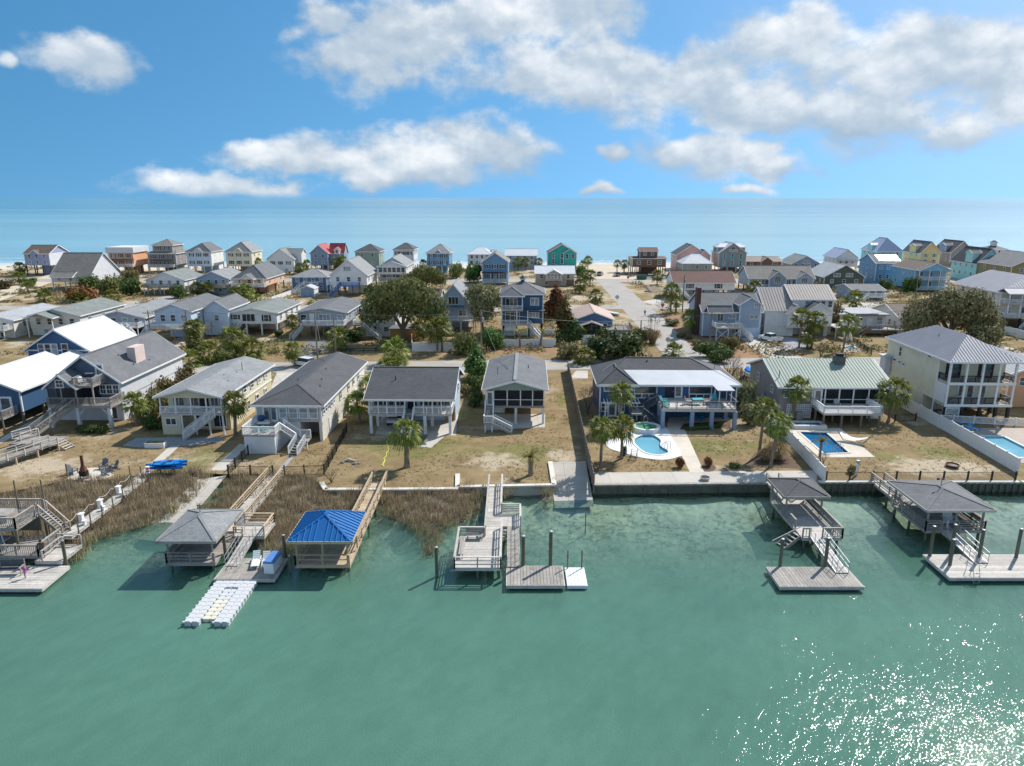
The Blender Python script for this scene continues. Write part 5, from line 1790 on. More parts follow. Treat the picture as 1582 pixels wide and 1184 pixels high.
h = FH('taupe ocean-front house with white roof trim and turquoise shutters', 92.19, 300.48, 11.42, 7.78, 11.76, 12, 'y', wall='taupe', roof='metal:palemetal', z0=1.8, nf=3, ns=2, post='post_white', group=OF, shut='shutter_aqua', wh=2.0, ww=.8)
h.vol(-h.w / 2 - .2, h.w / 2 + .2, 3, 9, h.ze, h.ze + 2.2, h.ze + 3.6, 'x', 2, 2, wall='siding:taupe', roof='metal:white', ov=.3)
h.win('F', -.04, [(0, h.ze + 1.6, 1.4, 1.6)], 'slide'); h.deck(-1.6, 1.6, -1.2, -.02, h.ze + .5, 'FLR', 'wood_pale', 'trim', False)
h.box(-h.w / 2 - .06, -h.w / 2, .1, 11.9, 1.8, h.ze, 'siding:tan', 'side_cladding')
h = FH('low brown house with tan roof tucked behind the blue-fronted house', 107.4, 305.99, 14.95, 3.83, 5.34, 10, 'x', wall='brown', roof='shingle:tan', z0=1.0, nf=4, ns=0, under='wall', group=OF)
h.vol(-1.5, 3.5, -1, 5, 1, h.ze, h.ze + 1.8, 'y', wall='siding:brown', roof='shingle:tan', ov=.3)
h = FH('low grey house with broad gable roof and blue glazed gable', 125.4, 305.99, 12.18, 2.74, 6.01, 14, 'y', wall='greyblue', roof='shingle:greygreen', z0=1.5, nf=4, ns=2, under='wall', group=OF)
h.win('F', -.04, [(0, h.ze + .9, 2.6, 1.1)], 'triple')
h = FH('white ocean-front house with lavender metal roof and tan gable', 140.06, 300.48, 8.7, 5.91, 9.11, 13, 'y', wall='white', roof='metal:lavender', z0=2, nf=3, ns=3, post='post_white', group=OF)
h.deck(-4, 4, -1.6, -.02, 4.6, 'FLR', 'wood_pale', 'trim', True, 'post_white')
h = FH('aqua ocean-front house with pale lavender hip roof and dormer', 166.64, 317.61, 11.2, 7.36, 12.69, 15, 'y', 4, 4, wall='aqua', roof='metal:lavender', z0=1.5, nf=3, ns=3, under='wall', group=OF)
h.vol(-h.w / 2 - .3, -h.w / 2 + 3, 5, 8.5, h.ze, h.ze + 2.2, h.ze + 3.2, 'x', wall='siding:aqua', roof='metal:white', ov=.2)
h = FH('bright yellow ocean-front house with grey dormered roof', 184.58, 317.61, 8.61, 6.51, 11.28, 15, 'y', wall='yellow', roof='shingle:mid', z0=1.5, nf=2, ns=3, under='wall', group=OF, shut='shutter_aqua')
h.vol(-h.w / 2 - .3, -h.w / 2 + 3.2, 4, 9, h.ze, h.ze + 2.8, h.ze + 3.6, 'x', wall='siding:yellow', roof='shingle:mid', ov=.2)
h = FH('grey-brown ocean-front house with dark dormered roof right of the yellow one', 202.4, 323.75, 9.94, 6.35, 11.2, 15, 'y', wall='taupe', roof='shingle:dark', z0=1.5, nf=2, ns=3, under='wall', group=OF)
h.vol(-h.w / 2 - .3, -h.w / 2 + 3.2, 4, 9, h.ze, h.ze + 2.8, h.ze + 3.8, 'x', wall='siding:greyblue', roof='shingle:dark', ov=.2)
h = FH('pale ocean-front house topped by a small glazed cupola', 227.81, 336.76, 7.6, 6.59, 8.05, 10, 'x', 3, 3, wall='lightgrey', roof='shingle:mid', z0=2, nf=3, ns=2, under='wall', group=OF)
h.vol(-1, 1, 4, 6, h.zr, h.zr + 1.6, h.zr + 2.4, 'x', .9, .9, wall='siding:lightgrey', roof='shingle:mid', ov=.2, corner=False)
h = FH('mustard brown house with dark roof at the right edge near the beach', 178.93, 243.23, 18.16, 7.46, 11.58, 18, 'y', wall='mustard', roof='shingle:mid', z0=1.5, nf=3, ns=3, under='wall')

# --- houses between the streets, left to right
h = FH('white bungalow with grey roof on white pilings behind green bush', -111.01, 228.06, 12.28, 4.56, 7.03, 14, 'y', wall='white', roof='shingle:greygreen', z0=2.6, nf=4, ns=3, post='post_white', deck=(-6.4, 3.5, 1.8, 2.5), dm='wood_grey', rm='wood_grey')
h = FH('grey-blue bungalow with pale roof and new timber deck', -95.82, 228.06, 10.61, 4.97, 7.23, 14, 'y', wall='bluegrey', roof='shingle:light', z0=2.6, nf=4, ns=2, under='wall', deck=(0, 5.3, 2.2, 2.6), dm='wood_new', rm='wood_new')
h = FH('peach house with charcoal roof and long row of pilings', -83.4, 226.49, 10.54, 5.35, 9.05, 17, 'y', 4.5, 0, wall='peach', roof='shingle:mid', z0=2.9, nf=3, ns=3, post='post_dark', deck=(-5.3, 5.3, 2.0, 2.9), npost=5)
h.vol(-2, 2, -2.4, 3, h.ze - .2, h.ze, h.ze + 1.4, 'y', wall='siding:warm', roof='shingle:mid', ov=.3, corner=False)
h.posts([(-5.2, -1.9), (-2, -1.9), (2, -1.9), (5.2, -1.9)], 2.9, h.ze, .16, 'trim', 'porch_post')
h = FH('navy bungalow with light grey roof, white stairs and porch', -66.25, 232.91, 11.47, 5.07, 7.01, 12, 'x', 5, 5, wall='steel', roof='shingle:light', z0=.3, nf=4, ns=2, under='none', deck=(-1.5, 3, 2, 2.6), storeys=2)
h.stairs((-2.2, -1.5, 2.5), (-4.0, -4.5, .05), 1.2, 'wood_pale', 'vinyl')
h = FH('white gable-fronted house with blue deck on brown pilings', -51.53, 224.94, 11.5, 6.53, 11.17, 15, 'y', wall='white', roof='shingle:light', z0=3.3, nf=3, ns=3, deck=(-2.5, 3.5, 1.8, 3.3), npost=6, dm='blue_cover', rm='blue_cover')
h.win('F', -.04, [(-.3, h.ze + 1.9, 2.2, 1.3)], 'triple')
h.stairs((-2.6, -1.2, 3.2), (-5.4, -3.4, .05), 1.1, 'blue_cover', 'blue_cover')
h = FH('white house with glazed sunroom over an open balcony', -39.85, 239.69, 8.95, 8, 10.78, 15, 'y', wall='white', roof='shingle:light', z0=3.4, nf=5, ns=3, deck=(-4.6, 4.6, 2.0, 3.4), post='post_white', storeys=2, wh=1.7, ww=1.3)
h.vol(-4.8, 4.8, -2.2, 0, h.ze - 2.6, h.ze - .1, h.ze + 1.6, 'y', wall='siding:white', roof='shingle:light', ov=.3)
h.rowwin('F', -2.24, -4.5, 4.5, 6, h.ze - 1.1, 1.1, 1.4, pane='glass')
h.posts([(-4.6, -1.9), (0, -1.9), (4.6, -1.9)], 3.4, h.ze - 2.6, .18, 'trim', 'porch_post')
h = FH('cornflower blue two-storey house with grey gable and navy porch roof', -6.02, 254.47, 9.25, 8.01, 11.18, 13, 'y', wall='blue', roof='shingle:warmgrey', z0=1.0, nf=3, ns=0, shut='shutter', under='wall', storeys=2)
h.part(MB().box(-4.6, 4.6, -2.2, -.05, 4.3, 4.5), 'porch_roof', 'shingle:black')
h.deck(-4.4, 4.4, -2.1, -.05, 1.0, 'F', 'wood_pale', 'trim', True, 'post_white'); h.posts([(-4.3, -2), (-1.5, -2), (1.5, -2), (4.3, -2)], 1.0, 4.3, .18, 'trim', 'porch_post')
h = FH('peach-tan house with white metal roof and small white porch gable', 15.05, 250.61, 13.68, 4.3, 6.54, 10, 'x', wall='tan', roof='metal:white', z0=2.0, nf=4, ns=0, under='wall', ov=.3)
h.vol(-3.2, 2.4, -2.0, 2, 1.9, h.ze - .1, h.ze + 1.4, 'y', wall='siding:tan', roof='metal:white', ov=.3)
h.rowwin('F', -2.04, -2.8, 2.0, 4, 3.6, .9, 1.7, pane='glass_blind'); h.door('F', -.02, 5.4, .05, 2.4, 2.0, 'wood_brown', False)
h = FH('long white house with reddish-brown roof raised on dark pilings', 58.73, 217.48, 18.48, 4.95, 7.89, 12, 'x', wall='white', roof='shingle:red', z0=2.7, nf=2, ns=2, post='post_dark', npost=7, shut='shutter', ww=1.2)
h.deck(-10.8, -7.5, -3.0, -.02, 2.7, 'FL', 'wood_pale', 'vinyl', True, 'post_white'); h.stairs((-7.4, -2.2, 2.6), (-4.8, -3.4, .05), 1.1, 'wood_pale', 'vinyl')
h = FH('sage green house with bright white metal hip roof', 75.01, 290.03, 11.82, 4.42, 7.66, 11, 'x', 4.5, 4.5, wall='sage', roof='metal:white', z0=1.0, nf=3, ns=2, under='wall')
h = FH('blue-fronted house with three gables and shuttered windows', 88.02, 232.91, 21.02, 4.65, 8.08, 12, 'x', wall='bluegrey', roof='shingle:warmgrey', z0=1.8, nf=6, ns=3, shut='shutter', under='open', post='post_dark', npost=6, ww=1.2)
h.vol(-4.4, 1.2, -1.2, 5, 1.8, h.ze - .1, h.ze + 2.3, 'y', wall='siding:greyblue', roof='shingle:warmgrey', ov=.3)
h.win('F', -1.24, [(-1.6, 4.3, 1.8, 2.2)], 'triple'); h.vol(4.5, 10.0, -.8, 5, 1.8, h.ze - .1, h.ze + 1.9, 'y', wall='siding:bluegrey', roof='shingle:warmgrey', ov=.3)
h.win('F', -.84, [(7.2, 4.0, 1.8, 1.6)], 'triple')
h = FH('dark olive house with broad light grey gable roof and glazed gable', 113.27, 243.23, 13.51, 3.96, 7.9, 16, 'y', wall='olive', roof='shingle:pale', z0=.6, nf=3, ns=3, under='wall', wh=1.2)
h.win('F', -.04, [(-2.6, h.ze + .6, 2.2, 1.1), (1.6, h.ze + .6, 2.2, 1.1)], 'slide', 'glass_blind')
h = FH('steel blue two-storey house with bright solar panels on the roof', 133.73, 254.47, 8.79, 7.56, 10.28, 13, 'x', 0, 0, wall='blue', roof='shingle:mid', z0=1.2, nf=3, ns=3, under='wall', storeys=2)
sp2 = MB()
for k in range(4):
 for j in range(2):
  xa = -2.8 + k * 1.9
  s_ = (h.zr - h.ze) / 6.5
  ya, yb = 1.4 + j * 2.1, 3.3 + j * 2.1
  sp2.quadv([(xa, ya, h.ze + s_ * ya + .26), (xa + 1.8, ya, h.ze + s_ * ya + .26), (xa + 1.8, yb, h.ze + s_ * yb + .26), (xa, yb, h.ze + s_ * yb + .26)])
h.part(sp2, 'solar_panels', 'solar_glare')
h = FH('sky blue house with brown roof and two-level white front porch', 138.44, 236.25, 10.33, 7.05, 9.38, 15, 'y', wall='sky', roof='shingle:brown', z0=.6, nf=3, ns=3, under='none', storeys=2)
for zf in (.8, 4.0):
 h.deck(-5.1, 5.1, -2.6, -.02, zf, 'FLR', 'wood_pale', 'trim', False); h.posts([(-5.0, -2.5), (-1.7, -2.5), (1.7, -2.5), (5.0, -2.5)], zf, zf + 3.0, .2, 'trim', 'porch_post')
h.vol(-5.1, 5.1, -2.6, 0, h.ze - .2, h.ze, h.ze + 2.3, 'y', wall='siding:sky', roof='shingle:brown', ov=.3, corner=False)
h.part(MB().lathe([(.02, 0), (.6, .0), (.6, .06), (.02, .06)], 14), 'round_window', 'trim').location = (0, -2.64, h.ze + 1.0)
h.r.children[-1].rotation_euler = (R(90), 0, 0)
h = FH('mint green house with dark dormered roof near the right edge', 175.05, 262.54, 9.54, 6.85, 11.98, 16, 'y', wall='mint', roof='shingle:dark', z0=1.2, nf=4, ns=4, under='wall', storeys=2)
h.vol(-h.w / 2 - .3, -h.w / 2 + 3, 3, 7, h.ze, h.ze + 3.4, h.ze + 4.4, 'x', wall='siding:mint', roof='shingle:dark', ov=.2); h.win('F', -.04, [(.6, h.ze + 2.2, 1.6, 1.3)], 'slide')

# --- the row across the road
h = FH('white house with pale grey roof, leftmost across the road', -114.61, 154.9, 9.33, 3.91, 5.07, 17, 'y', wall='warm', roof='shingle:pale', z0=1.2, nf=3, ns=3, under='wall')
h.deck(-1, 4.5, -3.0, -.02, 2.2, 'FR', 'wood_pale', 'vinyl', True, 'post_white')
h = FH('beige house with grey-green roof and small porch behind the navy house', -102.66, 157.97, 11.41, 4.42, 5.89, 18, 'y', wall='warm', roof='shingle:greygreen', z0=1.5, nf=4, ns=3, under='wall')
h.vol(-4.5, 1.5, -3.2, 1, 4.2, 4.4, 5.4, 'y', wall='siding:warm', roof='shingle:greygreen', ov=.3, corner=False, nowall=True); h.posts([(-4.3, -3), (1.3, -3)], 0, 4.3, .18, 'trim', 'porch_post')
h = FH('grey house with wide white decks and a carport below', -87.36, 156.42, 11.59, 4.24, 5.69, 19, 'y', wall='grey', roof='shingle:light', z0=2.6, nf=4, ns=3, post='post_white', wh=1.3, ww=1.1)
h.deck(-2.0, 5.6, -3.0, -.02, 2.6, 'FLR', 'wood_pale', 'vinyl', True, 'post_white'); h.deck(-7.5, -2.1, -2.4, -.02, 2.4, 'FL', 'wood_pale', 'vinyl', True, 'post_white')
h.stairs((2.6, -3.0, 2.5), (5.8, -5.6, .9), 1.1, 'wood_pale', 'vinyl')
h = FH('pale blue house with dark roof, white deck and timber posts', -72.81, 151.21, 7.86, 6.5, 8.03, 17, 'y', wall='paleblue', roof='shingle:mid', z0=3.2, nf=3, ns=3, under='none')
h.box(-3.6, 3.8, 5.0, 16.8, 0, 3.2, 'siding:paleblue', 'wall'); h.deck(-4.0, 4.0, -3.2, -.02, 3.2, 'FLR', 'wood_new', 'vinyl', True, 'wood_orange', nposts=4)
h.vol(4.2, 9.6, 5.5, 17, 0.3, 6.2, 8.0, 'y', wall='siding:paleblue', roof='shingle:mid', ov=.4); h.rowwin('F', 5.46, 4.8, 9.2, 1, 4.2, .9, 1.2); h.rowwin('R', 9.64, 6.5, 16.5, 3, 4.4, .8, 1.1)
h.stairs((-4.1, -2.4, 3.1), (-5.0, -6.2, .05), 1.1, 'wood_pale', 'vinyl'); h.deck(5.0, 7.0, 2.5, 4.0, 2.6, None, 'wood_new', 'wood_new', True, 'wood_orange', nposts=2)
h.box(5.4, 6.6, 2.8, 3.8, 2.62, 3.7, 'galv', 'air_conditioner')
h = FH('white house with grey-green roof and black shutters over carport', -58.13, 157.97, 10.68, 5.01, 6.03, 17, 'y', wall='white', roof='shingle:greygreen', z0=2.6, nf=0, ns=4, post='post_white')
h.win('F', -.04, [(-1.0, 4.0, 2.8, 1.6)], 'triple', 'glass'); h.win('F', -.04, [(3.0, 3.9, 1.0, 1.4)], 'sash', None, 'shutter'); h.win('F', -.04, [(-4.0, 4.1, 1.0, 1.0)], 'sash', 'glass', 'shutter')
h.stairs((-3.0, -.1, 2.5), (-5.0, -2.8, .05), 1.1, 'wood_pale', 'vinyl')
h = FH('grey house with charcoal gable roof and full-width white deck', -42.23, 156.42, 10.87, 5.4, 6.41, 17, 'y', wall='grey', roof='shingle:mid', z0=3.0, nf=0, ns=3, post='post', npost=5)
h.win('F', -.04, [(-4.1, 4.2, 1.2, 1.3), (4.0, 4.3, 1.0, 1.0)]); h.win('F', -.04, [(.6, 4.3, 2.4, 1.3)], 'triple'); h.door('F', -.02, -2.2, 3.02)
h.deck(-3.6, 5.4, -2.6, -.02, 3.0, 'FLR', 'wood_pale', 'vinyl', True, 'post'); h.stairs((-3.7, -1.6, 2.9), (-5.8, -4.2, .05), 1.2, 'wood_pale', 'vinyl')
h = FH('white house half hidden behind the big live oak', -29.41, 156.42, 6.95, 5.54, 7.27, 16, 'y', wall='white', roof='shingle:light', z0=3.0, nf=3, ns=0, under='wall')
h.deck(-5.4, -.5, -2.6, -.02, 3.0, 'FL', 'wood_grey', 'vinyl', True, 'post_dark'); h.stairs((-3.0, -2.7, 2.9), (.6, -3.6, .05), 1.1, 'wood_grey', 'vinyl')
h = FH('blue-grey A-frame house with solar panels on both slopes', -13.4, 161.97, 9.44, 5.27, 10.9, 13, 'y', wall='bluegrey', roof='shingle:light', z0=3.1, nf=0, ns=0, post='post_white', ov=.3)
h.win('F', -.04, [(0, h.ze + 2.0, 2.2, 1.6)], 'triple'); h.win('F', -.04, [(-2.0, 4.3, 1.6, 1.5), (2.0, 4.3, 1.6, 1.5)], 'slide')
h.part(MB().box(-3.2, 3.2, -1.0, -.03, 5.9, 6.1), 'awning', 'paint:navy')
h.deck(-4.9, 5.4, -2.6, -.02, 3.1, 'FLR', 'wood_pale', 'vinyl', True, 'post_white')
h.vol(-7.0, -3.4, 3, 10, 4.5, 7.6, 9.0, 'x', wall='siding:bluegrey', roof='shingle:brown', ov=.2, corner=False); h.vol(3.4, 7.0, 3, 10, 4.5, 7.6, 9.0, 'x', wall='siding:bluegrey', roof='shingle:brown', ov=.2, corner=False)
for sx_ in (-1, 1):
 for j in range(3):
  y_ = 3.6 + j * 1.0
  h.part(MB().box(min(sx_ * 3.8, sx_ * 6.6), max(sx_ * 3.8, sx_ * 6.6), y_, y_ + .75, 8.15 + j * .4, 8.22 + j * .4), 'solar_panel', 'solar')

h = House('tall navy house with grey roof and two white balconies', 2.3, 156.0, 9.2)
h.vol(-4.6, 4.6, 0, 11, 3.0, 9.6, 11.6, 'x', 4.4, 4.4, wall='siding:navy', roof='shingle:mid', ov=.5)
h.vol(-4.6, .1, -1.6, 3, 9.0, 9.4, 10.8, 'y', 2.3, 0, wall='siding:navy', roof='shingle:mid', ov=.4, corner=False, nowall=True)
h.posts([(-4.5, -1.5), (0, -1.5)], 6.2, 9.2, .2, 'trim', 'porch_post'); h.deck(-4.6, .1, -1.6, -.02, 6.2, 'FLR', 'wood_pale', 'vinyl', False); h.deck(-4.6, 1.3, -1.6, -.02, 3.0, 'FLR', 'wood_pale', 'vinyl', True, 'post_white', nposts=3)
h.posts([(-4.5, -1.5), (-1.2, -1.5), (1.2, -1.5)], 3.0, 6.1, .2, 'trim', 'porch_post')
h.win('F', -.04, [(-2.4, 7.6, 2.4, 1.9), (-2.2, 4.5, 3.0, 1.9)], 'triple'); h.win('F', -.04, [(2.7, 7.9, 1.7, 1.5)], 'slide', 'glass_blind'); h.win('F', -.04, [(2.6, 4.9, 2.0, 1.0)], 'triple', 'glass_blind')
h.part(MB().box(.2, 5.0, -1.2, -.05, 5.9, 6.1), 'porch_roof', 'shingle:mid'); h.vol(-.4, .4, 5, 5.8, 11.3, 12.4, 12.9, 'x', .35, .35, wall='siding:navy', roof='shingle:mid', ov=.15, corner=False)
h.grid_posts(-4.4, 4.4, .2, 10.8, 4, 3, 3.0, .34, 'post_dark'); h.box(-3.8, -1.4, 3, 10, 0, 3.0, 'siding:white', 'wall'); h.stairs((1.4, -1.0, 2.9), (4.2, -2.8, .05), 1.0, 'wood_pale', 'vinyl')
h.part(MB().box(-3.9, -1.3, -.8, -.7, 1.5, 3.0), 'roll_screen', 'vinyl')

h = FH('small navy cottage with tan gable roof by the side street', 18.43, 157.97, 8.48, 3.54, 5.16, 13, 'y', wall='steel', roof='metal:peachmetal', z0=.2, nf=3, ns=0, under='none')
h.vol(-3.0, 1.6, -2.6, .5, 2.4, 2.6, 3.4, 'y', wall='siding:steel', roof='metal:peachmetal', ov=.2, corner=False, nowall=True); h.posts([(-2.8, -2.4), (1.4, -2.4)], 0, 2.6, .16, 'trim', 'porch_post')
h.deck(2.5, 8.0, -4.2, 1.0, 2.0, 'FR', 'wood_grey', 'wood_grey', True, 'post'); h.box(2.6, 7.9, -4.1, -3.9, 0, 1.8, 'wood_grey', 'deck_skirt'); h.box(7.7, 7.9, -3.9, .9, 0, 1.8, 'wood_grey', 'deck_skirt')

h = FH('blue-grey house with brick chimney, dormer and raised white deck', 48.67, 155.65, 12.83, 5.66, 8.9, 14, 'x', wall='bluegrey', roof='shingle:mid', z0=.2, nf=0, ns=2, under='none', storeys=2)
h.vol(1.4, 6.0, -.6, 6, .2, 7.4, 8.9, 'y', wall='siding:bluegrey', roof='shingle:mid', ov=.4); h.win('F', -.64, [(4.9, 7.2, .8, 1.0), (4.6, 4.6, 1.7, .8)], 'slide')
h.win('F', -.04, [(0, 4.6, 1.4, .8), (-2.6, 4.4, 1.2, 1.5)], 'slide'); h.door('F', -.62, 4.6, .05, 2.6, 2.1, 'paint:paleblue', False); h.win('F', -.04, [(.9, 1.4, 1.6, .8)], 'slide', 'glass')
h.part(MB().box(-7.4, -6.5, 2.5, 4.5, 0, 10.6), 'chimney', 'brick'); h.vol(-5.6, -.6, -2.0, 1, 5.6, 5.8, 7.0, 'x', wall='siding:bluegrey', roof='shingle:mid', ov=.2, corner=False, nowall=True)
h.deck(-4.6, .8, -4.8, -.02, 2.9, 'FLR', 'wood_pale', 'vinyl', True, 'post_white', nposts=3); h.part(MB().bar((-4.4, -4.7, .4), (-2.0, -4.7, 2.6), .12, .12).bar((-2.0, -4.7, .4), (-4.4, -4.7, 2.6), .12, .12).bar((-1.6, -4.7, .4), (.7, -4.7, 2.6), .12, .12), 'brace', 'post_white')
h.stairs((.9, -3.8, 2.8), (3.2, -5.2, .05), 1.1, 'wood_pale', 'vinyl')

h = House('white two-storey house with tan metal roofs and pool stairs', 65.5, 155.0, 14.0)
h.vol(-2.6, 6.6, 4.0, 14, 0, 8.0, 10.6, 'x', wall='siding:white', roof='metal:tanmetal', ov=.4, seam=.6)
h.vol(-9.0, -2.6, 2.0, 15, 0, 5.8, 10.0, 'x', wall='siding:white', roof='metal:tanmetal', ov=.3, seam=.6)
h.vol(-4.6, -1.0, .2, 4, 2.2, 5.4, 7.0, 'y', wall='siding:white', roof='metal:tanmetal', ov=.3); h.vol(-.6, 5.2, .6, 5, 2.4, 5.6, 7.6, 'y', wall='siding:white', roof='shingle:dark', ov=.3)
h.box(-.5, 5.0, 1.8, 4.0, 0, 2.4, 'siding:warm', 'wall'); h.door('F', 1.78, 2.2, .05, 3.6, 2.0, 'glass_mid', False)
h.win('F', 3.96, [(.8, 6.9, .9, 1.3), (4.3, 6.9, .9, 1.3), (5.9, 6.9, .8, 1.3)]); h.win('F', .16, [(-2.8, 4.2, .9, 1.4)]); h.win('F', .56, [(.6, 3.3, 1.0, .7), (2.3, 3.3, 1.0, .7), (4.0, 3.3, 1.0, .7)], 'plain'); h.win('L', -9.03, [(6, 4.4, .9, 1.2), (11, 4.4, .9, 1.2), (4, 1.8, .9, 1.2)])
h.deck(5.4, 8.6, -1.5, 3.9, 2.5, 'FR', 'wood_pale', 'vinyl', True, 'post_white', nposts=2); h.stairs((7.0, -1.6, 2.4), (7.0, -5.0, .05), 1.2, 'wood_pale', 'vinyl')

h = House('low white house with flat patched roof and brown deck', 80.0, 160.0, 10.0)
h.box(-5.0, 5.0, 0, 9.5, 1.4, 4.2, 'siding:lightgrey', 'wall'); h.box(-4.9, 4.9, .1, 9.4, 0, 1.4, 'siding:warm', 'wall'); h.flat(-5.6, 5.6, -.6, 10, 4.2, .28, 'shingle:pale'); h.flat(-3.2, 2.8, -.9, 3.0, 4.52, .2, 'shingle:pale', 'raised_roof')
h.win('F', -.04, [(-.6, 3.3, .7, .5)], 'plain', 'glass'); h.win('F', -.04, [(-3.2, 2.9, 1.0, 1.4), (3.6, 3.0, 1.3, 1.6)]); h.door('F', -.02, 1.4, 1.45); h.win('L', -5.03, [(3, 3, .9, 1.1), (7, 3, .9, 1.1)])
h.deck(-1.6, 7.6, -3.4, -.02, 1.5, None, 'wood_grey', 'wood_brown', True, 'post'); h.rail([((-1.6, -3.4), (7.6, -3.4))], 1.5, 'wood_brown', .9, None, .9); h.stairs((-.5, -3.5, 1.4), (-3.0, -4.2, .05), 1.1, 'wood_brown', 'wood_brown')

h = FH('small blue-grey cottage with white sunporch and stairs', 107.92, 214.63, 9.42, 2.94, 4.11, 12, 'x', wall='bluegrey', roof='shingle:mid', z0=1.2, nf=4, ns=2, under='wall', wh=1.3, ww=1.5)
h.deck(-1.0, 4.4, -2.2, -.02, 1.2, 'FLR', 'wood_pale', 'vinyl', True, 'post_white'); h.stairs((-1.1, -1.5, 1.1), (-3.2, -2.6, .05), 1.0, 'wood_pale', 'vinyl')
h = FH('cream cottage with brown roof left of the spreading live oak', 92.71, 159.54, 9.15, 3.58, 5.8, 14, 'x', wall='warm', roof='shingle:brown', z0=.2, nf=3, ns=5, under='none', storeys=1)
h = House('white balconied house with pale metal roof at the right edge', 124.0, 167.0, 16.0)
h.vol(-8.6, 8.6, 0, 18, 2.8, 8.7, 11.8, 'y', 5.0, 0, wall='siding:warm', roof='metal:silver', ov=.9, seam=.7)
for zf in (3.0, 6.2):
 h.deck(-8.6, 8.6, -3.0, -.02, zf, 'FL', 'wood_pale', 'vinyl', False); h.posts([(-8.4 + k * 2.8, -2.8) for k in range(7)], zf, min(zf + 3.0, 8.5), .24, 'trim', 'column')
 for u in (-6.5, -3.0, .5, 4.0):
  h.door('F', -.02, u, zf + .02, 1.0, 2.1, 'trim', True)
h.vol(-8.6, 8.6, -3.0, 1.0, 8.45, 8.6, 9.5, 'x', wall='siding:warm', roof='metal:silver', ov=.4, corner=False, nowall=True)
h.rowwin('L', -8.63, 1, 17, 4, 7.4, .9, 1.2); h.rowwin('L', -8.63, 1, 17, 4, 4.8, .9, 1.2); h.grid_posts(-8.4, 8.4, -2.6, 17.5, 6, 3, 2.8, .34, 'post_dark'); h.stairs((-2.0, -3.1, 2.9), (-5.6, -4.5, .05), 1.2, 'wood_pale', 'vinyl')

# sheds
h = House('small blue-grey garden shed with white gambrel roof', *(-64.03, 221.9), 4.4, cat='shed', name='garden_shed')
h.vol(-2.2, 2.2, 0, 4.5, 0, 2.5, 3.4, 'y', wall='siding:greyblue', roof='metal:palemetal', ov=.15); h.box(2.2, 2.25, .1, 4.4, 0, 2.4, 'siding:white', 'side_cladding'); h.door('F', -.02, 0, .02, 1.4, 1.9, 'paint:greyblue')
h = House('orange-stained timber shed beside the white vinyl fence', *(-23.71, 151.21), 4.6, cat='shed', name='timber_shed')
h.box(-2.6, 2.8, 0, 5, 0, 2.6, 'wood_orange', 'wall'); h.flat(-2.9, 3.1, -.3, 5.3, 2.6, .15, 'shingle:mid'); h.door('F', -.02, 1.2, .02, 1.1, 1.9, 'wood_orange')


# ------------------------------------------------------------------ piers, floats and gangways
def planks(parent, x0, x1, y0, y1, z, mat, name='decking', across='x', step=0.28, t=0.06, joist=True):
 """decking boards laid across a rectangle"""
 b = MB()
 if across == 'x':
  n = max(1, int(round((y1 - y0) / step)))
  for k in range(n):
   a = y0 + (y1 - y0) * k / n
   j = random.uniform(-.03, .03)
   b.box(x0 - .04 + j, x1 + .04 + j, a + .012, a + (y1 - y0) / n - .012, z - t, z + random.uniform(-.006, .006))
 else:
  n = max(1, int(round((x1 - x0) / step)))
  for k in range(n):
   a = x0 + (x1 - x0) * k / n
   b.box(a + .012, a + (x1 - x0) / n - .012, y0 - .03, y1 + .03, z - t, z + random.uniform(-.006, .006))
 o = b.build(name, mat, parent)
 if joist:
  f = MB()
  for x in (x0 + .05, x1 - .05):
   f.box(x - .04, x + .04, y0, y1, z - t - .26, z - t)
  for y in (y0 + .05, y1 - .05):
   f.box(x0 + .1, x1 - .1, y - .04, y + .04, z - t - .26, z - t - .005)
  f.build('frame', mat, parent)
 return o


def piles(parent, pts, z0, z1, r=0.13, mat='pile', name='piling'):
 me = cached(('pile', round(z1 - z0, 2), r, mat), lambda: MB().cyl((0, 0, 0), (0, 0, z1 - z0), r, r * .92, 10).mesh(name, mat, False))
 for x, y in pts:
  link(name, me, parent, (x, y, z0))


def rails(parent, segs, z, mat='wood_grey', h=0.95, bal=0.0, mids=2, name='railing'):
 for (p, q) in segs:
  b = MB()
  rail_seg(b, (p[0], p[1], p[2] if len(p) > 2 else z), (q[0], q[1], q[2] if len(q) > 2 else z), h, bal, None, .11, .18, mids)
  b.build(name, mat, parent)


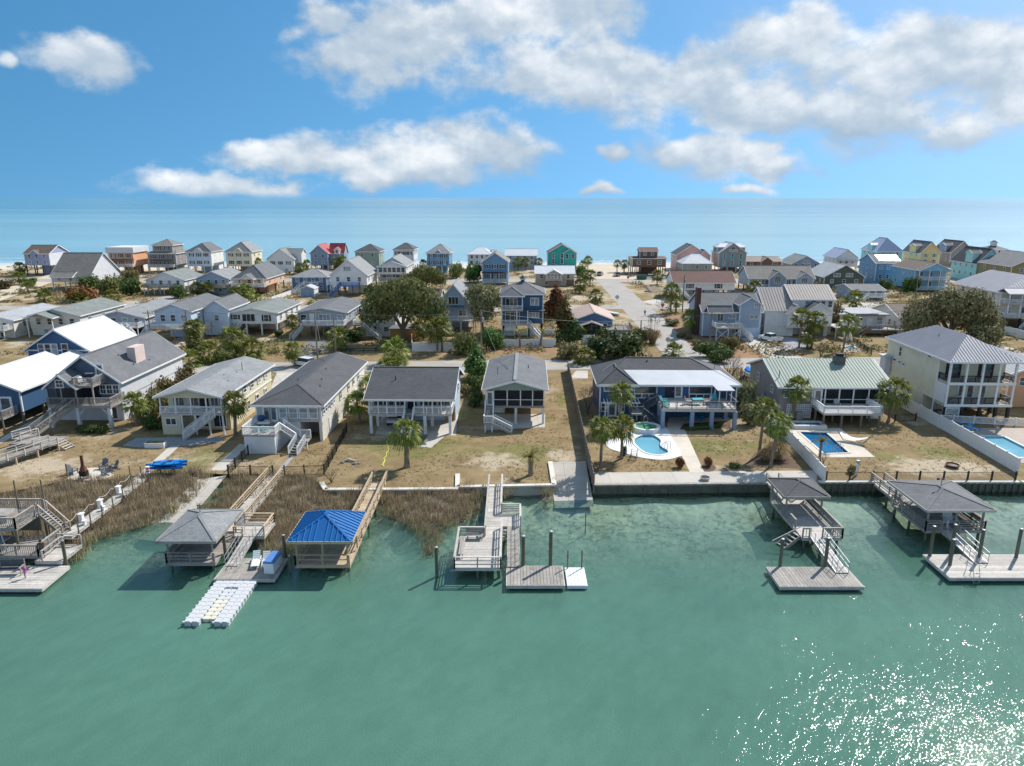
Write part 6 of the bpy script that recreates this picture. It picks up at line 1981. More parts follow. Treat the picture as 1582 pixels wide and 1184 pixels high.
def gazebo_roof(parent, x0, x1, y0, y1, ze, zr, mat, ov=0.5, ridge=0.6, seam=0.0, fascia='wood_grey'):
 hh = House.__new__(House)
 hh.r = parent
 w, d = x1 - x0, y1 - y0
 if w >= d:
  hh.vol(x0, x1, y0, y1, ze - .2, ze, zr, 'x', (w - ridge) / 2, (w - ridge) / 2, roof=mat, ov=ov, nowall=True, fascia=fascia, t=.12)
 else:
  hh.vol(x0, x1, y0, y1, ze - .2, ze, zr, 'y', (d - ridge) / 2, (d - ridge) / 2, roof=mat, ov=ov, nowall=True, fascia=fascia, t=.12)
 if seam:
  ro = [c for c in parent.children if c.name.split('.')[0] == 'roof'][-1]
  E, Rg = roof_points(x0, x1, y0, y1, ze, zr, 'x' if w >= d else 'y', max(w, d) / 2 - ridge / 2, max(w, d) / 2 - ridge / 2, ov)
  tops = [[E[0], E[1], Rg[1], Rg[0]], [E[2], E[3], Rg[0], Rg[1]], [E[3], E[0], Rg[0]], [E[1], E[2], Rg[1]]] if w >= d else \
      [[E[0], Rg[0], Rg[1], E[3]], [E[1], E[2], Rg[1], Rg[0]], [E[0], E[1], Rg[0]], [E[2], E[3], Rg[1]]]
  seam_parts(ro, tops, .12, seam, mat)
 pl = MB()
 pl.box(x0, x1, y0 - .06, y0 + .06, ze - .28, ze - .03).box(x0, x1, y1 - .06, y1 + .06, ze - .28, ze - .03)
 pl.box(x0 - .06, x0 + .06, y0, y1, ze - .27, ze - .04).box(x1 - .06, x1 + .06, y0, y1, ze - .27, ze - .04)
 pl.build('roof_beam', fascia, parent)


def seam_parts(ro, tops, t, pitch, mat):
 """each standing seam a rib of its own"""
 for f in tops:
  P = [Vector(p) + Vector((0, 0, t)) for p in f]
  zl = min(p.z for p in P)
  lo = [p for p in P if abs(p.z - zl) < 1e-4]
  A, B = lo[0], lo[1]
  al = (B - A); L = al.length; al /= L
  nr = (P[1] - P[0]).cross(P[2] - P[0]).normalized()
  nr = nr if nr.z > 0 else -nr
  up_ = nr.cross(al); up_ = up_ if up_.z > 0 else -up_
  poly = [((p - A).dot(al), (p - A).dot(up_)) for p in P]
  n = int(L / pitch)
  for k in range(1, n):
   s = k * L / n
   us = []
   for i in range(len(poly)):
    (s0, u0), (s1, u1) = poly[i], poly[(i + 1) % len(poly)]
    if (s0 - s) * (s1 - s) < 0:
     us.append(u0 + (u1 - u0) * (s - s0) / (s1 - s0))
   if len(us) == 2 and max(us) - min(us) > .15:
    MB().bar(A + al * s + up_ * (min(us) + .02) + nr * .03, A + al * s + up_ * (max(us) - .02) + nr * .03, .06, .09, nr).build('seam', M(mat + 'rib'), ro)  # rib colour lightened to stand in for light caught on the seams


def bench(parent, x0, x1, y0, y1, z, mat='wood_grey', back=None, name='bench'):
 b = MB()
 for k in range(3):
  if x1 - x0 > y1 - y0:
   w = (y1 - y0) / 3
   b.box(x0, x1, y0 + k * w + .01, y0 + (k + 1) * w - .01, z + .4, z + .45)
  else:
   w = (x1 - x0) / 3
   b.box(x0 + k * w + .01, x0 + (k + 1) * w - .01, y0, y1, z + .4, z + .45)
 for x in (x0 + .1, x1 - .1):
  for y in (y0 + .08, y1 - .08):
   b.box(x - .04, x + .04, y - .04, y + .04, z, z + .4)
 if back:
  bx0, bx1, by0, by1 = back
  for k in range(3):
   b.box(bx0, bx1, by0, by1, z + .52 + k * .16, z + .64 + k * .16)
 return b.build(name, mat, parent)


PZ = 0.12
# --- pier with the grey shingle gazebo
d = thing('gazebo_pier', 'weathered pier with grey shingled gazebo, left of the blue-roofed one', 'pier', (0, 0, 0))
planks(d, -29.5, -25.3, 54.7, 60.2, PZ - .2, 'wood_grey', 'gazebo_deck')
planks(d, -27.1, -25.5, 60.2, 74.2, PZ, 'wood_pale', 'walkway')
planks(d, -25.5, -22.6, 59.2, 62.2, PZ, 'wood_pale', 'side_deck')
piles(d, [(-29.2, 55), (-25.6, 55), (-29.2, 59.8), (-27.3, 57.5), (-26.9, 63.5), (-25.7, 63.5), (-26.9, 67), (-25.7, 67), (-26.9, 70.5), (-25.7, 70.5), (-22.8, 59.4), (-22.8, 62)], -3, PZ - .3)
piles(d, [(-29.3, 54.9), (-25.5, 54.9), (-29.3, 60.0), (-25.5, 60.0), (-29.3, 57.4)], PZ - .2, 2.15, .1, 'wood_grey', 'roof_post')
gazebo_roof(d, -29.4, -25.4, 54.8, 60.1, 2.2, 3.05, 'shingle:light', .5)
rails(d, [((-29.45, 54.75), (-25.35, 54.75)), ((-29.45, 54.75), (-29.45, 60.1))], PZ - .2, 'wood_grey', .9)
rails(d, [((-27.1, 60.3), (-27.1, 74.4)), ((-25.5, 62.3), (-25.5, 74.3))], PZ, 'wood_new', .9)
rails(d, [((-25.4, 62.1), (-22.65, 62.1)), ((-22.65, 59.3), (-22.65, 62.1)), ((-25.4, 59.3), (-24.6, 59.3))], PZ, 'wood_new', .9)
bench(d, -29.3, -28.8, 55.2, 59.6, PZ - .2, 'wood_grey', (-29.4, -29.32, 55.2, 59.6)); bench(d, -28.6, -26.2, 59.4, 59.9, PZ - .2, 'wood_grey')
MB().cyl((-27.4, 57.5, 3.3), (-27.4, 57.5, 4.1), .03, n=5).bar((-27.7, 57.5, 3.9), (-27.1, 57.5, 3.9), .04, .04).bar((-27.4, 57.2, 3.75), (-27.4, 57.8, 3.75), .04, .04).build('weather_vane', 'black_metal', d)


def gangway(label, x0, x1, ya, za, yb, zb, mat='wood_pale', both=True):
 t_ = thing('gangway', label, 'gangway', (0, 0, 0))
 b = MB()
 n = int(abs(yb - ya) / .28)
 for k in range(n):
  f0, f1 = k / n, (k + 1) / n
  y0_, y1_ = ya + (yb - ya) * f0, ya + (yb - ya) * f1
  z0_, z1_ = za + (zb - za) * f0, za + (zb - za) * f1
  b.quadv([(x0, y0_, z0_), (x0, y1_ + .015, z1_), (x1, y1_ + .015, z1_), (x1, y0_, z0_)][::-1])
 b.build('treads', mat, t_)
 f = MB()
 for x in (x0, x1):
  f.bar((x, ya, za - .08), (x, yb, zb - .08), .06, .18)
 f.build('stringer', 'alu', t_)
 for x in (x0, x1):
  r = MB()
  for hh_ in (.5, .95):
   r.bar((x, ya, za + hh_), (x, yb, zb + hh_), .034, .034)
  m_ = 6
  for k in range(m_ + 1):
   q = k / m_
   r.bar((x, ya + (yb - ya) * q, za + (zb - za) * q), (x, ya + (yb - ya) * q, za + (zb - za) * q + .95), .04, .04)
  r.build('handrail', 'alu', t_)
 return t_


def float_dock(label, x0, x1, y0, y1, z, mat='wood_grey', across='y', trim='wood_pale'):
 t_ = thing('floating_dock', label, 'dock', (0, 0, 0))
 planks(t_, x0, x1, y0, y1, z, mat, 'decking', across, joist=False)
 f = MB()
 f.box(x0 - .08, x1 + .08, y0 - .08, y0 + .02, z - .3, z - .02).box(x0 - .08, x1 + .08, y1 - .02, y1 + .08, z - .3, z - .02)
 f.box(x0 - .08, x0 + .02, y0, y1, z - .3, z - .025).box(x1 - .02, x1 + .08, y0, y1, z - .3, z - .025)
 f.build('fender', trim, t_)
 MB().box(x0 + .2, x1 - .2, y0 + .2, y1 - .2, z - .75, z - .07).build('float_body', 'black_metal', t_)
 return t_


def mooring(label, x, y, z1, r=.15, group='mooring piles beside the docks'):
 t_ = thing('mooring_pile', label, 'pile', (x, y, -3.5), 0, group)
 MB().cyl((0, 0, 0), (0, 0, z1 + 3.5), r, r * .93, 12).build('timber_pile', 'pile', t_)
 MB().lathe([(r * .94, 0), (r * 1.02, .02), (r * .9, .06), (.02, .10)], 12, (0, 0, z1 + 3.5)).build('pile_cap', 'galv', t_)
 return t_


gangway('aluminium gangway down from the grey-gazebo pier to its float', -24.5, -23.5, 59.6, PZ, 54.8, -.45)
float_dock('square wooden float with white loungers and blue dock box', -24.6, -19.7, 52.8, 56.2, -.5, 'wood_grey', 'y')
mooring('mooring pile between the grey gazebo and its gangway', -25.05, 56.3, 1.7)
mooring('tall mooring pile behind the blue dock box', -19.9, 56.4, 1.6)
mooring('short leaning pile right of the blue dock box', -18.9, 54.6, .6, .12)

# floating cube dock
cd_ = thing('cube_dock', 'white floating dock made of plastic cubes with a notched slip', 'dock', (-22.85, 46.75, -1.0), R(-1.0))
cube_me = MB()
cs = .44
for a_, z0_, z1_ in ((.268, 0.0, .36), (.25, .36, .395)):
 cube_me.poly([(-a_ + .07, -a_), (a_ - .07, -a_), (a_, -a_ + .07), (a_, a_ - .07), (a_ - .07, a_), (-a_ + .07, a_), (-a_, a_ - .07), (-a_, -a_ + .07)], z0_, z1_)
m_plain('pale_plastic', (0.60, 0.61, 0.63), .5, .12, 3.0)
cube_w = cube_me.mesh('float_cube', 'pale_plastic')
m_plain('cream_plastic', (0.68, 0.65, 0.54), .5, .15)
cube_c = cube_me.mesh('float_cube', 'cream_plastic')
lug_me = MB().cyl((0, 0, .30), (0, 0, .415), .10, .09, 8).mesh('lug', 'pale_plastic')
NXc, NYc = 6, 11
for i in range(NXc):
 for j in range(NYc):
  if i in (2, 3) and j == 0:
   continue
  mid = i in (2, 3) and j < 9
  o_ = link('float_cube', cube_c if (mid and j < 6) else cube_w, cd_, ((i - 2.5) * .56, .3 + j * .545, -.14 if mid else 0))
  o_.rotation_euler = (0, 0, random.choice((0, math.pi / 2)))
for i in range(NXc + 1):
 for j in range(NYc + 1):
  if not (i in (3,) and j < 2):
   link('connector_lug', lug_me, cd_, ((i - 3) * .56, .03 + j * .545, -.02 if i != 3 else -.12))

# --- blue roofed pier
d = thing('gazebo_pier', 'new timber pier with bright blue metal hip-roofed gazebo', 'pier', (0, 0, 0))
planks(d, -18.5, -13.8, 54.6, 59.6, PZ - .35, 'wood_new', 'gazebo_deck')
planks(d, -15.2, -13.7, 59.6, 72.2, PZ, 'wood_new', 'walkway')
piles(d, [(-18.2, 54.9), (-16.1, 54.9), (-14.0, 54.9), (-18.2, 59.2), (-14.0, 59.2), (-15.0, 63), (-13.9, 63), (-15.0, 66.5), (-13.9, 66.5), (-15, 70), (-13.9, 70)], -3, PZ - .3)
piles(d, [(-18.3, 54.8), (-16.1, 54.8), (-14.0, 54.8), (-18.3, 59.4), (-14.0, 59.4)], PZ - .35, 2.2, .1, 'wood_new', 'roof_post')
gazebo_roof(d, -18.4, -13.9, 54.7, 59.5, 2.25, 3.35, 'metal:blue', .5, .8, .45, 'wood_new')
rails(d, [((-18.45, 54.65), (-13.85, 54.65)), ((-18.45, 54.65), (-18.45, 59.5))], PZ - .35, 'wood_new', .9, 0, 1)
rails(d, [((-15.2, 59.7), (-15.2, 73.0)), ((-13.7, 57.2), (-13.7, 73.0))], PZ, 'wood_new', .95)
bench(d, -17.8, -15.4, 58.7, 59.2, PZ - .35, 'wood_new'); bench(d, -18.3, -17.9, 55.4, 59.0, PZ - .35, 'wood_new')

# --- central pier
d = thing('pier', 'pale weathered pier with railed square platform, centre of the waterfront', 'pier', (0, 0, 0))
planks(d, -2.45, -1.05, 59.2, 70.9, PZ, 'wood_pale', 'walkway')
planks(d, -4.8, -.95, 53.5, 59.2, PZ, 'wood_pale', 'platform')
planks(d, -1.05, .8, 61.2, 64.2, PZ, 'wood_pale', 'side_deck')
piles(d, [(-4.6, 53.8), (-1.1, 53.8), (-4.6, 58.8), (-2.9, 53.8), (-2.3, 62), (-1.2, 62), (-2.3, 66), (-1.2, 66), (.7, 64), (.7, 61.4), (-2.3, 69.5), (-1.2, 69.5)], -3, PZ - .3)
rails(d, [((-4.8, 53.5), (-.95, 53.5)), ((-4.8, 53.5), (-4.8, 59.1)), ((-.95, 53.5), (-.95, 60.9)), ((-4.8, 59.1), (-2.5, 59.1)), ((-2.45, 59.3), (-2.45, 71.8)), ((-1.05, 64.3), (-1.05, 71.8))], PZ, 'wood_pale', .95)
rails(d, [((-1.0, 64.15), (.8, 64.15)), ((.8, 61.3), (.8, 64.15))], PZ, 'wood_pale', .95, 0, 3)
bench(d, -4.1, -2.6, 58.4, 58.9, PZ, 'wood_grey', (-4.2, -2.5, 58.95, 59.02)); bench(d, -4.6, -4.15, 55, 58.3, PZ, 'wood_grey')
gangway('grey wooden ramp from the central pier to its float', -.4, .65, 61.2, PZ, 54.6, -.42, 'wood_grey')
st_ = MB()
for k in range(4):
 st_.box(-1.0, -.45, 60.4 - k * .3, 60.65 - k * .3, PZ - .1 - k * .18, PZ - .04 - k * .18)
st_.build('steps', 'wood_grey', d)
float_dock('mossy grey wooden float at the foot of the central pier', -.4, 4.25, 51.8, 54.9, -.5, 'wood_grey', 'y')
t_ = float_dock('small white float beside the central grey float', 4.6, 6.1, 52.0, 54.8, -.62, 'white_plastic', 'y', 'white_plastic')
for px_ in (4.75, 5.95):
 MB().cyl((px_, 54.7, -3), (px_, 54.7, 1.1), .06, n=6).build('guide_pole', 'wood_brown', t_)
mooring('mooring pile standing alone in the water left of the central platform', -6.35, 54.0, 1.7)
mooring('mooring pile at the left rear of the central grey float', .95, 55.05, 2.2, .17)
mooring('mooring pile at the right rear of the central grey float', 3.3, 55.1, 2.6, .17)
mooring('thin white stake in the shallows off the boat ramp', 7.2, 63.8, .3, .05)

# --- pier with dark gazebo near the fence
d = thing('gazebo_pier', 'weathered pier with dark patched hip-roof gazebo and side steps', 'pier', (0, 0, 0))
planks(d, 26.4, 30.0, 58.9, 67.2, PZ, 'wood_pale', 'platform')
planks(d, 27.7, 29.0, 67.2, 71.6, PZ, 'wood_pale', 'walkway')
piles(d, [(26.7, 59.2), (29.7, 59.2), (26.7, 63), (29.7, 63), (26.7, 66.8), (29.7, 66.8), (28.3, 59.2)], -3, PZ - .3)
piles(d, [(26.5, 63.4), (29.9, 63.4), (26.5, 67.1), (29.9, 67.1)], PZ, 2.4, .1, 'wood_grey', 'roof_post')
gazebo_roof(d, 26.6, 29.9, 63.5, 67.2, 2.4, 3.0, 'shingle:dark', .55, .5)
rails(d, [((26.4, 58.9), (27.0, 58.9)), ((28.2, 58.9), (30.0, 58.9)), ((30.0, 58.9), (30.0, 67.2)), ((26.4, 60.6), (26.4, 67.2))], PZ, 'wood_grey', .95, .22, 0)
rails(d, [((27.7, 67.3), (27.7, 72.2)), ((29.0, 67.3), (29.0, 72.2))], PZ, 'wood_grey', .95, .0, 2)
bench(d, 29.4, 29.85, 60.0, 66.5, PZ, 'wood_grey', (29.9, 29.96, 60, 66.5))
stairs_into(d, (26.35, 59.9, PZ), (24.6, 59.3, -1.0), 1.0, 'wood_grey', 'wood_grey', .9, False)
MB().bar((26.3, 59.3, 1.0), (23.6, 58.7, -.1), .07, .07).build('hand_pole', 'wood_pale', d)
gangway('white gangway with rails from the dark-gazebo pier', 27.2, 28.2, 59.0, PZ, 53.6, -.42)
float_dock('mossy pale wooden float in front of the dark gazebo', 21.8, 28.5, 51.6, 54.7, -.5, 'wood_grey', 'y')
mooring('mooring pile at the left rear of the mossy pale float', 22.95, 54.9, 2.0, .15)
mooring('mooring pile beside the white gangway on the mossy pale float', 26.8, 54.9, 2.1, .15)

# --- rightmost pier
d = thing('gazebo_pier', 'pier with large grey shingled gazebo at the right edge', 'pier', (0, 0, 0))
planks(d, 38.4, 43.9, 60.4, 66.5, PZ, 'wood_grey', 'gazebo_deck')
planks(d, 39.2, 40.6, 66.5, 71.6, PZ, 'wood_pale', 'walkway')
piles(d, [(38.7, 60.7), (43.6, 60.7), (38.7, 63.5), (43.6, 63.5), (38.7, 66.2), (43.6, 66.2), (39.3, 69), (40.5, 69)], -3, PZ - .3)
piles(d, [(38.6, 60.6), (41.2, 60.6), (43.7, 60.6), (38.6, 66.3), (43.7, 66.3)], PZ, 2.3, .11, 'wood_grey', 'roof_post')
gazebo_roof(d, 38.5, 43.8, 60.5, 66.4, 2.35, 3.05, 'shingle:mid', .55, .7, fascia='wood_pale')
rails(d, [((38.4, 60.4), (39.8, 60.4)), ((41.4, 60.4), (43.9, 60.4)), ((38.4, 60.4), (38.4, 66.5)), ((43.9, 60.4), (43.9, 66.5))], PZ, 'wood_grey', .95, .0, 3)
rails(d, [((39.2, 66.6), (39.2, 72.4)), ((40.6, 66.6), (40.6, 72.4))], PZ, 'wood_grey', .95, .0, 3)
bench(d, 43.2, 43.7, 61, 66, PZ, 'wood_brown', (43.75, 43.8, 61, 66)); bench(d, 39, 42.5, 65.8, 66.2, PZ, 'wood_grey')
MB().cyl((41.2, 63.5, 3.2), (41.2, 63.5, 4.1), .03, n=5).bar((40.9, 63.5, 3.95), (41.5, 63.5, 3.95), .04, .04).box(40.7, 40.95, 63.48, 63.52, 3.85, 4.05).build('weather_vane', 'black_metal', d)
gangway('white gangway leading down to the wide right-hand float', 39.9, 41.0, 60.3, PZ, 55.3, -.42)
float_dock('wide pale float with five piles at the right edge', 36.4, 47.5, 53.0, 56.9, -.5, 'wood_pale', 'x')
mooring('leftmost mooring pile on the wide right-hand float', 36.8, 56.7, 2.3, .15)
mooring('greenish pile low on the left side of the wide right-hand float', 37.55, 55.0, 1.9, .15)
mooring('second mooring pile on the rear of the wide right-hand float', 38.7, 56.8, 2.4, .15)
mooring('mooring pile beside the gangway foot on the wide right-hand float', 40.8, 56.2, 2.2, .15)
mooring('rightmost mooring pile on the wide right-hand float', 44.2, 56.4, 2.2, .15)
lt = thing('swim_ladder', 'white aluminium swim ladder and box on the right-hand float', 'ladder', (38.6, 53.3, -.5))
for x in (-.25, .25):
 MB().tube([(x, -.35, -.6), (x, -.3, .1), (x, 0, .9), (x, .7, .9), (x, .8, 0)], .03, 5).build('rail', 'alu', lt)
for k in range(4):
 MB().bar((-.25, -.34, -.5 + k * .3), (.25, -.34, -.5 + k * .3), .05, .05).build('rung', 'alu', lt)

# --- far-left two-level pier
d = thing('two_level_pier', 'two-level weathered pier with railed upper deck at the left edge', 'pier', (0, 0, 0))
planks(d, -46.5, -40.9, 55.6, 59.2, PZ, 'wood_grey', 'lower_deck')
planks(d, -47.5, -43.2, 56.6, 60.6, 2.2, 'wood_grey', 'upper_deck')
planks(d, -41.3, -40.2, 59.2, 73.0, PZ, 'wood_pale', 'walkway')
planks(d, -40.9, -38.6, 55.0, 58.0, -.1, 'wood_pale', 'landing')
piles(d, [(-46, 56), (-43.5, 56), (-41.1, 56), (-41.1, 59), (-46, 59), (-41.2, 62), (-40.3, 62), (-41.2, 66), (-40.3, 66), (-41.2, 70), (-40.3, 70), (-39, 55.2), (-39, 57.6)], -3, PZ - .3)
piles(d, [(-43.3, 56.7), (-43.3, 60.5), (-46.5, 56.7), (-46.5, 60.5)], -2, 2.0, .13, 'pile', 'deck_post')
piles(d, [(-45.6, 60.6), (-43.2, 60.7)], -2, 5.0, .08, 'post', 'lamp_pole')
rails(d, [((-47.5, 56.6), (-43.2, 56.6)), ((-43.2, 56.6), (-43.2, 59.2)), ((-47.5, 60.6), (-43.2, 60.6))], 2.2, 'wood_grey', .95, .16, 0)
rails(d, [((-46.5, 55.6), (-40.9, 55.6)), ((-40.9, 55.6), (-40.9, 58.6))], PZ, 'wood_grey', .95, .16, 0)
stairs_into(d, (-43.0, 60.0, 2.15), (-41.0, 59.8, .15), 1.0, 'wood_grey', 'wood_grey', .9, True, 0)
MB().box(-47.4, -43.6, 60.2, 60.3, .2, 2.0).build('slat_wall', 'wood_fence', d)
rails(d, [((-40.9, 58.3), (-38.7, 58.1)), ((-40.2, 55.0), (-40.2, 57.8))], -.1, 'wood_grey', .9, 0, 1)
MB().box(-46.2, -44.6, 57.6, 59.2, 2.2, 2.9).build('picnic_table', 'wood_grey', d)
MB().cyl((-43.5, 55.9, -2), (-44.6, 55.9, 6.4), .06, .04, 6).build('flag_pole', 'alu', d)
MB().box(-48, -44.4, 55.0, 57.6, .9, 1.0).build('lean_roof', 'shingle:greygreen' if M('shingle:greygreen') else None, d)
for k in range(7):
 ya = 60.2 + k * 1.95
 MB().cyl((-41.35, ya, -1.5), (-41.35, ya, 1.0 if k < 6 else 2.0), .07, n=6).build('rail_post', 'post', d)
 MB().cyl((-40.15, ya, -1.5), (-40.15, ya, .95 if k < 6 else 2.0), .07, n=6).build('rail_post', 'post', d)
 if k < 6:
  MB().tube([(-41.35, ya + 1.95 * q / 6, 1.0 - .28 * math.sin(math.pi * q / 6)) for q in range(7)], .03, 5).build('rope', 'rope', d)
for k, ya in enumerate((62.0, 65.2, 68.6)):
 MB().box(-41.2, -40.85, ya, ya + .4, PZ, PZ + .75).box(-41.25, -40.8, ya - .05, ya + .5, PZ + .75, PZ + .85).build('bench_stand', 'trim', d)
 MB().box(-40.5, -40.25, ya - .6, ya - .3, PZ, PZ + .4).box(-40.55, -40.2, ya - .65, ya - .25, PZ + .4, PZ + .46).build('bench_stand', 'trim', d)
float_dock('large pale float with slatted bench at the left edge', -43.6, -38.0, 51.3, 54.9, -.5, 'wood_pale', 'x')
mooring('mooring pile at the inner corner of the left-edge float', -38.5, 55.4, 1.6, .15)

# ramp from the slate house
d = thing('boardwalk', 'raised grey boardwalk running from the slate house stairs to the left edge', 'boardwalk', (0, 0, 0))
A, Bp = Vector((-55.5, 81.2, .85)), Vector((-58.5, 73.5, .85))
dv = (Bp - A).normalized(); sv = Vector((-dv.y, dv.x, 0)) * .75
A2 = Vector((-60.8, 85.7, .95))
for (P1, P2) in ((Vector((-60.6, 85.6, .95)), Vector((-61.5, 83.5, .95))), (Vector((-56.2, 82.4, .9)), Vector((-62.0, 70.0, .7)))):
 dv = (P2 - P1); L = dv.length; dv.normalize(); sv = Vector((-dv.y, dv.x, 0)) * .8
 b = MB()
 n = int(L / .28)
 for k in range(n):
  c = P1 + dv * (L * (k + .5) / n)
  b.bar(c - sv, c + sv, L / n - .02, .06)
 b.build('decking', 'wood_grey', d)
 for s in (-1, 1):
  rails(d, [(tuple(P1 + sv * s), tuple(P2 + sv * s))], 0, 'wood_pale', .9)
 for k in range(int(L / 2.5) + 1):
  for s in (-1, 1):
   c = P1 + dv * (2.5 * k) + sv * s
   link('post', cached('bwpost', lambda: MB().box(-.08, .08, -.08, .08, -1.2, 0).mesh('post', 'wood_new')), d, tuple(c))
planks(d, -61.6, -56.0, 82.2, 85.0, .9, 'wood_grey', 'landing')
stairs_into(d, (-56.0, 83.2, .88), (-54.6, 82.9, .05), 1.3, 'wood_pale', 'wood_pale', .9, False)


# ------------------------------------------------------------------ palms, trees, shrubs, marsh grass
def fan_crown(seed, n=36, spread=1.0, droop=0.35, up=80, down=-45, pet=0.75, leaf=0.95, nl=10):
 rnd = random.Random(seed)
 b = MB()
 for k in range(n):
  az = 2 * math.pi * (k * .381966) + rnd.uniform(-.3, .3)
  f = k / (n - 1)
  el = R(up + (down - up) * f + rnd.uniform(-10, 10))
  d = Vector((math.cos(az) * math.cos(el), math.sin(az) * math.cos(el), math.sin(el)))
  side = d.cross(Vector((0, 0, 1)))
  side = side.normalized() if side.length > .05 else Vector((1, 0, 0))
  nrm = side.cross(d)
  p0 = Vector((0, 0, 0))
  pl = pet * rnd.uniform(.8, 1.15)
  p1 = d * pl + Vector((0, 0, -.08 * pl))
  b.quadv([p0 - side * .02, p1 - side * .02, p1 + side * .02, p0 + side * .02])
  L = leaf * rnd.uniform(.8, 1.15) * spread
  for q in range(nl):
   a = R(-72 + 144 * q / (nl - 1))
   dd = (d * math.cos(a) + side * math.sin(a)) - nrm * .25 * abs(math.sin(a))
   ln = L * (1 - .35 * abs(a) / R(72))
   mid = p1 + dd * (ln * .55)
   tip = p1 + dd * ln + Vector((0, 0, -droop * ln * rnd.uniform(.6, 1.3)))
   w = side * math.cos(a) - d * math.sin(a)
   w = w.normalized() * (.055 + .01 * rnd.random())
   b.quadv([p1, mid + w, tip, mid - w])
 return b.mesh('crown', 'palm_leaf')


def feather_crown(seed, mat='palm_yellow', n=16, L=1.4):
 rnd = random.Random(seed)
 b = MB()
 for k in range(n):
  az = 2 * math.pi * k / n + rnd.uniform(-.25, .25)
  el = R(rnd.uniform(15, 75))
  prev = Vector((0, 0, 0))
  d = Vector((math.cos(az) * math.cos(el), math.sin(az) * math.cos(el), math.sin(el)))
  for s in range(5):
   nx = prev + d * (L / 5)
   d = (d + Vector((0, 0, -.34))).normalized()
   side = d.cross(Vector((0, 0, 1))).normalized()
   for sg in (-1, 1):
    for u in (0, .5):
     m0 = prev + (nx - prev) * u
     m1 = prev + (nx - prev) * (u + .4)
     tip = m1 + side * (sg * .34 * (1 - .12 * s)) + d * .14 + Vector((0, 0, -.12))
     b.quadv([m0, m1, tip])
   prev = nx
 return b.mesh('crown', mat)


def dead_skirt(seed, n=14):
 rnd = random.Random(seed)
 b = MB()
 for k in range(n):
  az = rnd.uniform(0, 6.28)
  o = Vector((math.cos(az), math.sin(az), 0))
  s = Vector((-o.y, o.x, 0)) * .12
  p = o * .12 + Vector((0, 0, -.1))
  q = o * rnd.uniform(.35, .6) + Vector((0, 0, -rnd.uniform(.5, 1.0)))
  b.quadv([p - s * .3, q - s, q + s + Vector((0, 0, -.1)), p + s * .3])
 return b.mesh('dead_fronds', 'palm_dead')


def trunk_mesh(seed, r0=.19, r1=.14):
 rnd = random.Random(seed)
 b = MB()
 n, rings = 9, 10
 for j in range(rings + 1):
  f = j / rings
  r = (r0 + (r1 - r0) * f) * (1 + .10 * rnd.uniform(-1, 1)) * (1.3 if j == 0 else 1)
  if f > .82:
   r *= 1.25
  for k in range(n):
   a = 2 * math.pi * k / n
   rr = r * (1 + .08 * rnd.uniform(-1, 1))
   b.v.append((rr * math.cos(a), rr * math.sin(a), f))
 for j in range(rings):
  for k in range(n):
   b.f.append((j * n + k, j * n + (k + 1) % n, (j + 1) * n + (k + 1) % n, (j + 1) * n + k))
 b.f.append(tuple(rings * n + k for k in range(n)))
 return b.mesh('trunk', 'trunk_palm')


FANS = [fan_crown(1), fan_crown(2, 40, 1.05, .45), fan_crown(3, 30, .95, .3, 80, -25), fan_crown(4, 46, 1.0, .5, 80, -65)]
FEATH = [feather_crown(5), feather_crown(6, 'palm_yellow', 20, 1.6)]
SKIRT = [dead_skirt(8), dead_skirt(9)]
TRUNKS = [trunk_mesh(11), trunk_mesh(12), trunk_mesh(13, .23, .19)]
PN = [0]


def palm(label, x, y, h, s=1.0, kind='fan', lean=(0, 0), fat=1.0):
 PN[0] += 1
 k = PN[0]
 t_ = thing('palm_tree', label, 'palm tree', (x, y, -.02), random.uniform(0, 6.28), 'palm trees')
 t_.rotation_euler = (0, 0, 0)
 top = Vector((lean[0], lean[1], h))
 tr = link('trunk', TRUNKS[k % 3], t_)
 tr.scale = (fat * (.8 + .2 * s), fat * (.8 + .2 * s), top.length)
 tr.rotation_euler = Vector(top).to_track_quat('Z', 'Y').to_euler()
 me = FANS[k % 4] if kind == 'fan' else FEATH[k % 2]
 c = link('crown', me, t_, tuple(top))
 c.scale = (s, s, s)
 c.rotation_euler = (random.uniform(-.12, .12), random.uniform(-.12, .12), random.uniform(0, 6.28))
 if kind == 'fan' and k % 2 == 0:
  q = link('dead_fronds', SKIRT[k % 2], t_, (top.x, top.y, top.z - .1))
  q.scale = (s, s, s)
 return t_


